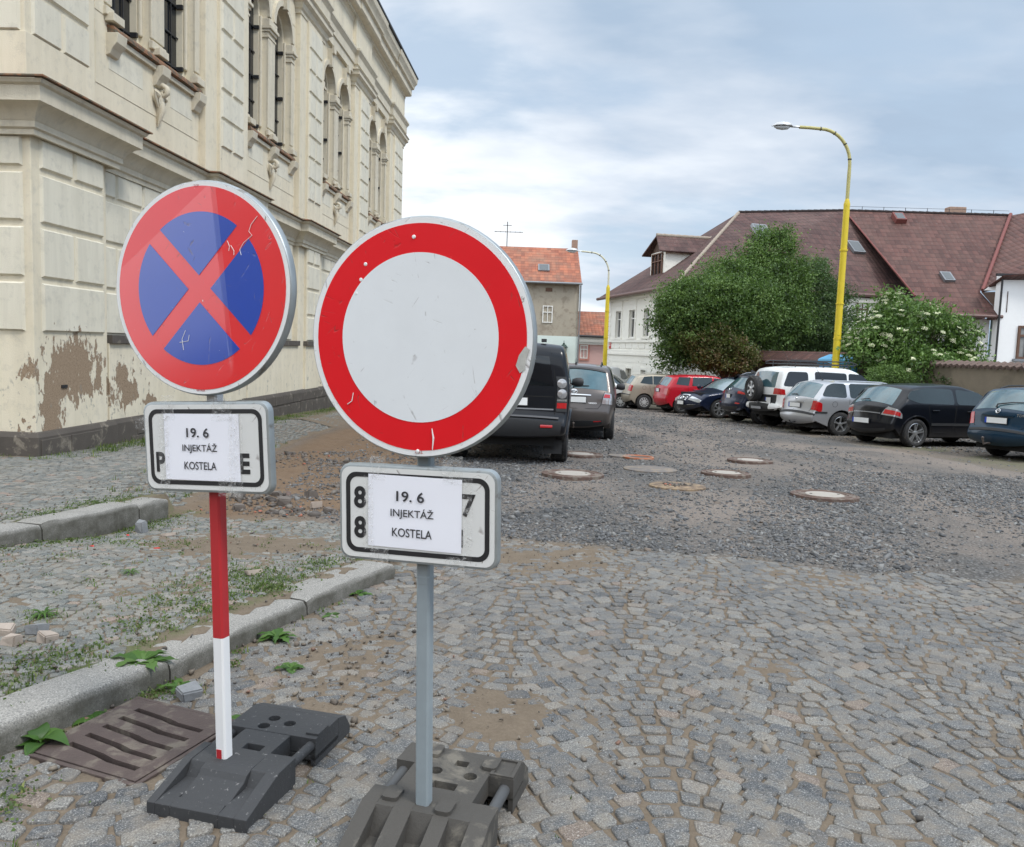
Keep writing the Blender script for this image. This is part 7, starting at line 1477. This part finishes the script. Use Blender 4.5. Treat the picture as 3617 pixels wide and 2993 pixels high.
# elder bush with flat cream flower heads
lob=[lb(3150,1090,26.8,55,60),lb(3120,1170,26.2,95,80),lb(3230,1180,26,150,110,100),lb(3340,1185,26.3,80,85),lb(3410,1220,26,50,75),lb(3060,1240,26,80,60),lb(3220,1290,25.6,130,70),lb(3380,1290,25.8,85,60),lb(3240,1110,26.6,70,45),lb(3030,1200,26.2,45,35)]
b_=at(3260,1400,26.0); EL=tree('elder_bush','elder bush dotted with flat cream flower heads leaning over the garden wall','bush',(b_.x,26.0,gz(26)),lob,30000,800,.13,LE,14,.20,.07,asp=.42,down=.5,nb=26)
r=np.random.default_rng(99); FL=P('elder_flower',(.74,.75,.50),.9,var=.12)
V=[];F=[]; lobl=[(l[0]-b_.x,l[1]-26.0,l[2]-gz(26),*l[3:]) for l in lob]; k=0
while k<200:
    l=lobl[r.integers(len(lobl))]; u=r.normal(0,1,3); u/=np.linalg.norm(u); 
    if u[1]>.25 or u[2]<-.35: continue
    c=np.array(l[:3])+u*np.array(l[3:])*1.03; nrm=Vector((u[0]*.4,u[1]*.6-.15,u[2]*.5+.9)).normalized(); M_=nrm.to_track_quat('Z','Y').to_matrix(); s=r.uniform(.055,.125); B=len(V)
    for q in range(26):
        a=q*2.4; rr_=s*math.sqrt(q/26); p=Vector(c)+M_@Vector((rr_*math.cos(a),rr_*math.sin(a),.012*math.cos(rr_/s*1.5))); h=.014
        j=len(V); V+=[tuple(p+M_@Vector((h,0,0))),tuple(p+M_@Vector((0,h,.003))),tuple(p+M_@Vector((-h,0,0))),tuple(p+M_@Vector((0,-h,.003)))]; F.append((j,j+1,j+2,j+3))
    k+=1
o=mesh_np('flower_heads',np.array(V),np.array(F),FL,EL)
lob=[lb(3140,1325,24.6,60,28),lb(3190,1335,24.6,45,25),lb(3095,1345,24.6,35,20)]
b_=at(3150,1380,24.6); tree('low_shrub','low fine-leaved green shrub under the elder beside the wall','bush',(b_.x,24.6,gz(24.6)),lob,9000,300,.06,LG,15,.09,.03,nb=14)
lob=[lb(3375,1345,24.2,45,25),lb(3420,1350,24.2,30,18)]; b_=at(3390,1385,24.2); tree('low_shrub','small dull green shrub at the wall foot right of the elder','bush',(b_.x,24.2,gz(24.2)),lob,3500,140,.07,LD,16,.08,.02,nb=10)
# --- grass and moss in the joints
def zs(x,y): return znear(x,y)
def blades(name,pts,h,mat,seed,lbl,wd=.10,spread=.6):
    r=np.random.default_rng(seed); n=len(pts); x,y=pts[:,0],pts[:,1]; z=zs(x,y); a=r.uniform(0,2*PI,n); L=h*r.lognormal(0,.35,n); t=np.abs(r.normal(0,spread,n)).clip(0,1.3); dx,dy=np.cos(a),np.sin(a); wx,wy=-dy,dx; w_=(L*wd)[:,None]
    b=np.stack([x,y,z-.004],-1); side=np.stack([wx,wy,0*x],-1); d1=np.stack([dx*np.sin(t*.5),dy*np.sin(t*.5),np.cos(t*.5)],-1); d2=np.stack([dx*np.sin(t*1.2),dy*np.sin(t*1.2),np.cos(t*1.2)],-1)
    m=b+d1*(L*.55)[:,None]; e=m+d2*(L*.5)[:,None]; V=np.stack([b-side*w_*.5,b+side*w_*.5,m+side*w_*.42,m-side*w_*.42,e],1).reshape(-1,3); i=np.arange(n)*5; tn=np.repeat(r.random(n),5)
    return tag(mesh_np(name,V,[np.stack([i,i+1,i+2,i+3],-1),np.stack([i+3,i+2,i+4],-1)],mat,attr=np.stack([tn]*3,-1)),lbl,None,None,'stuff')
GR=leafmat('grass_blade',[(.035,.06,.012),(.07,.125,.02),(.12,.19,.035),(.22,.24,.08)],.6)
def clumps(cs,r):
    out=[]
    for (x,y,s,n) in cs: 
        p=r.normal(0,1,(n,2))*s*.5; out.append(p+[x,y])
    return np.concatenate(out)
r=np.random.default_rng(77); cs=[]
# along the back of the near kerb, foot of kerbs, joints between setts, foot of the church wall
for i in range(150):
    y=r.uniform(2.2,5.6); x=float(xon(K1,y))-.33+r.normal(0,.05)-abs(r.normal(0,.06)); cs.append((x,y,r.uniform(.03,.09),r.integers(8,45)))
for i in range(26): y=r.uniform(2.3,5.2); cs.append((float(xon(K1,y))+.03+abs(r.normal(0,.02)),y,r.uniform(.02,.05),r.integers(8,24)))
for (x,y,s,n) in ((-1.62,5.0,.26,520),(-1.45,4.75,.16,300),(-1.9,4.35,.2,260),(-2.35,4.05,.13,240),(-2.1,3.45,.16,170),(-2.15,3.05,.15,280),(-1.95,3.2,.1,130),(-2.45,4.75,.1,60),(-1.95,4.75,.08,50),(-1.25,5.45,.1,130),(-2.95,5.3,.1,60),(-1.62,2.5,.12,160),(-1.75,2.62,.07,90),(-1.35,3.42,.08,110),(-1.5,3.35,.07,80),(-1.8,2.95,.06,60)): cs.append((x,y,s,int(n)))
for i in range(230):
    y=r.uniform(2.4,7.3); k1=float(xon(K1,y)); k2=float(xon(K2,y)); x=r.uniform(k2+.1,k1-.35); cs.append((x,y,r.uniform(.015,.06),r.integers(5,18)))
for i in range(70): y=r.uniform(5,7.6); x=float(xon(K2,y))+r.choice([.06,-.34])+r.normal(0,.05); cs.append((x,y,r.uniform(.05,.12),r.integers(20,70)))
for i in range(60): x=r.uniform(-2.2,.3); y=r.uniform(1.9,2.7); cs.append((x,y,r.uniform(.01,.03),r.integers(4,14)))
cs2=[(x,y,s_*1.15,int(n*.55)) for x,y,s_,n in cs if x<float(xon(K1,y))+.12 and r.random()<.6 and n>12]
for (x,y,s_,n) in ((-1.62,5.0,.30,900),(-1.42,4.7,.2,600),(-1.75,4.45,.26,700),(-1.85,4.0,.16,350),(-2.0,3.5,.16,300),(-2.12,3.1,.2,520),(-2.3,2.8,.2,320),(-1.3,5.35,.14,300),(-1.62,2.48,.16,420),(-1.8,2.68,.1,260),(-1.47,3.42,.09,260),(-1.28,3.75,.06,110),(-2.95,6.0,.18,260),(-3.05,6.9,.22,520),(-3.3,5.6,.12,180),(-3.55,6.9,.2,520),(-3.75,6.3,.16,300),(-2.6,5.9,.25,260)): cs2.append((x,y,s_*1.1,int(n*.62)))
q=clumps(cs2,r); zq=znear(q[:,0],q[:,1])+np.abs(r.normal(0,.012,len(q)))+.004
tag(leaves('ground_cover',np.stack([q[:,0],q[:,1],zq],-1),.014,leafmat('clover_leaf',[(.04,.065,.02),(.075,.12,.03),(.11,.165,.045),(.17,.20,.08)]),None,r,.8,-.1,None,.1),'low clover and moss spreading along the kerbs and over the setts',None,None,'stuff')
p=clumps(cs,r); blades('grass',p,.019,GR,78,'short grass growing between the setts and along the kerbs',.17,1.0)
cs=[]
for i in range(330): y=r.uniform(9.6,24); x=-5.72+.049*(y-10.6)+abs(r.normal(0,.22)); cs.append((x+.06,y,r.uniform(.08,.2),r.integers(15,50)))
for i in range(60): x=r.uniform(-8.5,-6.1); cs.append((x,9.75-abs(r.normal(0,.2)),r.uniform(.08,.2),r.integers(20,60)))
for i in range(90): y=r.uniform(7.6,14); x=float(edgeU(y))-abs(r.normal(0,.5)); cs.append((x,y,r.uniform(.05,.12),r.integers(8,24)))
p=clumps(cs,r); blades('grass',p,.04,GR,79,'grass along the foot of the church wall',.12,.7)
# --- weeds with broad leaves
WL1=leafmat('weed_leaf',[(.03,.07,.015),(.055,.125,.025),(.08,.17,.03),(.11,.20,.05)],.45)
def weed(name,lbl,x,y,n,L,asp,seed,rise=.5,lobed=False,group=None):
    r=random.Random(seed); t=empty(name,(x,y,float(znear(np.array([x]),np.array([y]))[0])),0,lbl,'weed',group)
    for k in range(n):
        a=2*PI*k/n*1.0+r.uniform(-.3,.3)+ (k%2)*.4; l=L*r.uniform(.6,1.1); up_=rise*r.uniform(.4,1.3); mb=MB(); S=7; vs=[]
        for i in range(S+1):
            u=i/S; wv=asp*l*.5*(math.sin(PI*min(1,.08+u*.95))**.8)*(1 if not lobed else (1+.45*(1 if i%2 else -1)*(.3<u<.9)))*(.25 if u<.18 else 1); rr_=l*u*math.cos(up_*(1-u*.7)); zz_=l*u*math.sin(up_*(1-u*.95))+.006; c,s=math.cos(a),math.sin(a)
            for q,dz in ((-1,.15),(0,-.05),(1,.15)): vs.append((rr_*c-q*wv*s,rr_*s+q*wv*c,zz_+dz*wv))
        mb.add(vs,[(i*3+j,i*3+j+1,(i+1)*3+j+1,(i+1)*3+j) for i in range(S) for j in (0,1)]); o=mb.build('leaf',WL1,t,smooth=True,fix=False)
        cc=o.data.color_attributes.new('tone','FLOAT_COLOR','POINT'); tv=r.uniform(.2,1); cc.data.foreach_set('color',[tv,tv,tv,1]*len(o.data.vertices))
    return t
WG='weeds growing at the kerb'
weed('plantain','broad-leaved plantain at the kerb foot left of the iron grating','x',0,0,0,0,0) if 0 else None
weed('plantain','broad-leaved plantain at the kerb foot left of the iron grating',-1.70,2.90,10,.13,.55,1,1.15,group=WG)
weed('dandelion','dark dandelion with drooping toothed leaves growing over the kerb joint',-1.60,3.50,16,.15,.30,2,.75,True,WG).location.z+=.09
weed('dandelion','dandelion at the kerb foot just behind the grating',-1.42,3.45,14,.10,.28,3,.8,True,WG)
weed('dandelion','dandelion behind the red and white post at the kerb foot',-1.18,4.12,18,.13,.28,4,.95,True,WG)
weed('low_weed','flat weed between kerb and grating corner',-1.62,3.12,12,.075,.6,5,.5,False,WG)
weed('low_weed','small trailing weed left of the plantain',-1.84,2.72,11,.06,.6,6,.6,False,WG)
weed('low_weed','pale flat weed right of the post foot on sandy setts',-1.04,3.15,9,.07,.5,7,.3,False,WG)
weed('dandelion','small dandelion at the far end of the near kerb',-.93,5.02,9,.10,.34,8,.8,True,WG)
weed('low_weed','weed by the kerb foot under the far sign plate',-.99,4.55,9,.07,.5,9,.5,False,WG)
weed('grass_tuft','spiky grass tuft at the left edge of the fan paving',-2.36,4.07,26,.11,.12,10,.9,False,WG)
weed('grass_tuft','round grass tuft in the middle of the fan paving',-2.33,4.95,22,.08,.12,11,.9,False,WG)
weed('low_weed','leafy weed on the sandy setts behind the post',-1.0,3.72,10,.08,.45,12,.5,True,WG)
# ================================================================ IRONWORK AND LOOSE THINGS
IR=P('cast_iron_brown',(.085,.062,.055),.75,metal=.2,var=.35,scale=9,bs=.35,bsc=70,dirt=(.15,.125,.10),dsc=9,dth=.55)
DG=empty('drain_grate',(GRC[0],GRC[1],gz(GRC[1])+.006),-math.atan2(GRU[0],GRU[1]),'brown cast iron drain grating with curved slots beside the kerb','drain grate')
mb=MB(); W2=.245; hs=[]
def slot(y0): # bent slot running across (x), dished towards the middle
    top=[(-.17,y0+.0),(-.05,y0-.004),(.05,y0-.018),(.19,y0-.03)]; return top
holes=[]
for k in range(5):
    y=.165-k*.078; t_=[(-.175,y+.014),(.0,y-.004),(.06,y-.018),(.19,y-.022)]; b__=[(.19,y-.048),(.055,y-.044),(-.01,y-.030),(-.175,y-.012)]; holes.append(t_+b__)
def dish(x,y): return -.018*max(0,1-((x/.24)**2))*max(0,1-(y/.26)**2)
T_=Matrix(((1,0,0,0),(0,0,1,0),(0,-1,0,.012),(0,0,0,1)))
mb.plate([(-W2,-W2),(W2,-W2),(W2,W2),(-W2,W2)],holes,0,.045,0,T_); mb.build('grating',IR,DG,bevel=.003)
mb=MB(); o_=W2+.022; 
for a in ((-o_,-W2-.004,-o_,o_),(W2+.004,o_,-o_,o_),(-W2-.004,W2+.004,-o_,-W2-.004),(-W2-.004,W2+.004,W2+.004,o_)): mb.box(a[0],a[1],a[2],a[3],-.03,.010)
mb.build('frame',IR,DG,bevel=.003); mb=MB(); mb.box(-W2,W2,-W2,W2,-.05,-.036); mb.build('pit_bottom',UND,DG)
CON=P('manhole_concrete',(.35,.32,.28),.85,var=.12,scale=8,dirt=(.26,.22,.18),dsc=7,dth=.6); RI=P('rusty_ring',(.12,.078,.062),.8,metal=.2,var=.4,scale=12,dirt=(.2,.17,.14),dsc=8,dth=.55); OR=P('orange_plastic',(.45,.14,.06),.6,dirt=(.3,.2,.14),dsc=9,dth=.5)
def manhole(x,y,r,lbl,kind='ring',tilt=(0,0)):
    z=float(znear(np.array([x]),np.array([y]))[0])+.012; t=empty('manhole_cover',(x,y,z),0,lbl,'manhole cover','manhole covers in the gravel',rot=(tilt[0]-.027,tilt[1],0)); mb=MB()
    if kind=='ring':
        mb.lathe([(r,-.06),(r,.028),(r*.93,.036),(r*.90,.026),(r*.80,.026),(r*.78,.036),(r*.70,.036),(r*.68,.026),(r*.58,.026),(r*.58,-.02)],48,0,caps=False); mb.build('frame',RI,t,smooth=True,angle=30)
        mb=MB(); mb.lathe([(r*.575,-.02),(r*.575,.028),(r*.56,.034),(0,.036)],40); mb.build('cover',CON,t,smooth=True,angle=30); mb=MB()
        for a in (0,PI): mb.lathe([(.018,.034),(.018,.038),(0,.038)],10,0,Matrix.Translation((r*.42*math.cos(a),r*.42*math.sin(a),0)))
        mb.build('lifting_hole',UND,t)
    elif kind=='disc': mb.lathe([(r,-.01),(r,.012),(r*.97,.018),(0,.02)],40); mb.build('cover',P('grey_iron',(.15,.135,.125),.8,var=.25,dirt=(.22,.18,.14),dsc=6,dth=.5),t,smooth=True,angle=30)
    elif kind=='orange': mb.lathe([(r,-.02),(r,.012),(r*.94,.02),(r*.86,.014),(r*.84,.0),(r*.84,-.02)],36,0,caps=False); mb.build('frame',OR,t,smooth=True,angle=30); mb=MB(); mb.lathe([(r*.83,-.02),(r*.83,.002),(0,.004)],30); mb.build('cover',P('dark_cover',(.10,.075,.06),.8),t)
    return t
manhole(.86,11.15,.43,'pale manhole cover in a wide rusty ring just behind the lower sign plate')
manhole(1.20,13.9,.38,'manhole cover half hidden by the black off-roader\'s wheel')
manhole(2.17,13.85,.27,'small cover in a bright orange plastic ring','orange')
manhole(1.88,14.0,.2,'small rusty cover touching the orange ring','disc')
manhole(2.10,12.2,.40,'flat dark grey iron disc lying on the stones','disc')
mh=manhole(2.15,10.4,.36,'tan dusty cover with a heap of dirt on top','disc'); mh.children[0].data.materials[0]=P('tan_cover',(.26,.19,.12),.9,var=.3,dirt=(.14,.1,.07),dsc=9,dth=.5)
r=np.random.default_rng(4); pp=np.stack([2.15+r.normal(0,.08,90),10.4+r.normal(0,.06,90)],-1); o=rocks('dirt_heap',90,pp,r.uniform(.012,.035,90),RB,5,.7,zo=.03); tag(o,'small heap of dirt crumbs lying on the tan dusty cover',None,None,'stuff')
manhole(3.15,11.85,.36,'pale cover with a broken dark edge in the centre of the gravel')
manhole(4.08,13.85,.38,'farthest pale manhole cover right of the others')
manhole(3.86,9.92,.40,'large pale manhole cover nearest to the right, in a rusty ring')
def stone(lbl,x,y,s,mat,seed,name='loose_stone',cat='stone',z=0,rz=None):
    r=random.Random(seed); t=bmesh.new(); bmesh.ops.create_cube(t,size=1)
    for v in t.verts: v.co=Vector((v.co.x*s[0]*r.uniform(.8,1.15),v.co.y*s[1]*r.uniform(.8,1.15),v.co.z*s[2]*r.uniform(.8,1.15)))+Vector((r.uniform(-.1,.1)*s[0],r.uniform(-.1,.1)*s[1],r.uniform(-.1,.1)*s[2]))
    bmesh.ops.bevel(t,geom=t.edges[:],offset=min(s)*.12,segments=2,affect='EDGES'); me=bpy.data.meshes.new(name); t.to_mesh(me); t.free(); me.materials.append(mat); o=link(bpy.data.objects.new(name,me)); o.location=(x,y,float(znear(np.array([x]),np.array([y]))[0])+s[2]*.42+z); o.rotation_euler=(r.uniform(-.25,.25),r.uniform(-.25,.25),rz if rz is not None else r.uniform(0,3)); tag(o,lbl,cat,'loose stones'); return o
SG_=P('loose_granite',(.20,.205,.21),.8,var=.3,scale=40,bs=.3,bsc=120); SP=P('pinkish_stone',(.36,.30,.25),.85,var=.25,scale=20,bs=.3,bsc=90)
stone('grey broken stone lying just behind the iron grating',-1.33,3.36,(.10,.075,.055),SG_,1,z=.01)
stone('grey stone block standing against the face of the far kerb',-3.02,6.62,(.085,.07,.11),SG_,2,z=.0)
stone('round pale pebble on the paving behind the red post',-1.88,5.3,(.06,.055,.05),P('pale_pebble',(.42,.43,.41),.7),3)
stone('tan flat stone at the back edge of the kerb',-1.6,5.05,(.10,.06,.035),SP,4)
stone('flat pebble in front of the far kerb',-2.75,6.5,(.09,.05,.03),SP,5)
for i,(x,y,s,l) in enumerate(((-2.38,3.78,.085,'whitish cube stone in the broken corner of the fan paving'),(-2.27,3.66,.08,'pinkish cube stone next to the whitish one'),(-2.25,3.82,.085,'light grey cube stone behind the pinkish one'),(-2.62,3.62,.09,'flat pink sett at the left picture edge'),(-2.14,3.72,.085,'pale sett tilted toward the kerb'),(-2.46,3.5,.08,'loose brownish sett near the left edge'))): stone(l,x,y,(s,s*.85,.05),SP if i!=2 else SG_,30+i,'loose_sett','stone')
for i,(x,y,s,l) in enumerate(((-2.25,8.05,.13,'largest angular rubble block in front of the dug earth'),(-2.6,7.75,.11,'flat dark rubble block left of the largest one'),(-2.05,8.35,.12,'dark rubble block behind the largest one'),(-1.9,7.95,.11,'pinkish rubble block right of the largest one'),(-2.45,8.5,.10,'small rubble block behind, against the earth'),(-1.72,7.7,.10,'rubble block nearest the gravel'))): stone(l,x,y,(s,s*.8,s*.6),P('rubble_block',(.13,.11,.095),.9,var=.3,scale=20) if i!=3 else SP,50+i,'rubble_block','rubble')
for i,(x,y,l) in enumerate(((-2.98,5.75,'red plastic scrap near the far kerb'),(-2.5,5.72,'bright red plastic scrap on the fan paving'),(-3.05,6.45,'dark red scrap under the grey block'))): stone(l,x,y,(.045,.018,.012),P('red_scrap',(.55,.03,.02),.5),70+i,'litter','litter')
# ---- houses on the near side of the square, behind the photographer (they close the square and show in car windows)
def back_house(x0,x1,y0,h,roofh,lbl,wallm,roofm):
    t=empty('town_house',(0,0,0),0,lbl,'house'); D=11; mb=MB(); mb.box(x0,x1,y0-D,y0,-.2,h); mb.build('wall',wallm,t)
    roofpoly('roof',[(x0-.2,y0+.5,h),(x1+.2,y0+.5,h),(x1+.2,y0-D/2,h+roofh),(x0-.2,y0-D/2,h+roofh)],roofm,t,(1,0,0)); roofpoly('roof',[(x0-.2,y0-D-.5,h),(x1+.2,y0-D-.5,h),(x1+.2,y0-D/2,h+roofh),(x0-.2,y0-D/2,h+roofh)],roofm,t,(1,0,0))
    T=Matrix(((-1,0,0,x1),(0,-1,0,y0+.04),(0,0,1,0),(0,0,0,1))); n=int((x1-x0)/2.6)
    for k in range(n):
        for z in (1.0,4.4,7.6):
            if z+1.7<h: c=(k+.5)*(x1-x0)/n; window(t,T,c-.5,c+.5,z,z+1.6,WH,GL,1,.65)
back_house(-62,-31,-20,9.5,5,'long brown town house behind the camera on the left',P('brown_render',(.30,.24,.17),.9),R_DK)
back_house(-30,-6,-22,9.0,5,'ochre three-storey town house behind the camera',P('ochre_render',(.45,.35,.2),.9),R_RED)
back_house(-5.9,13,-25,7.0,5,'grey town house behind the camera',P('grey_render',(.34,.33,.31),.9),R_DK)
back_house(15.2,40,-19,8.0,5,'cream town house behind the camera on the right',P('cream_render',(.5,.46,.36),.9),R_RED)
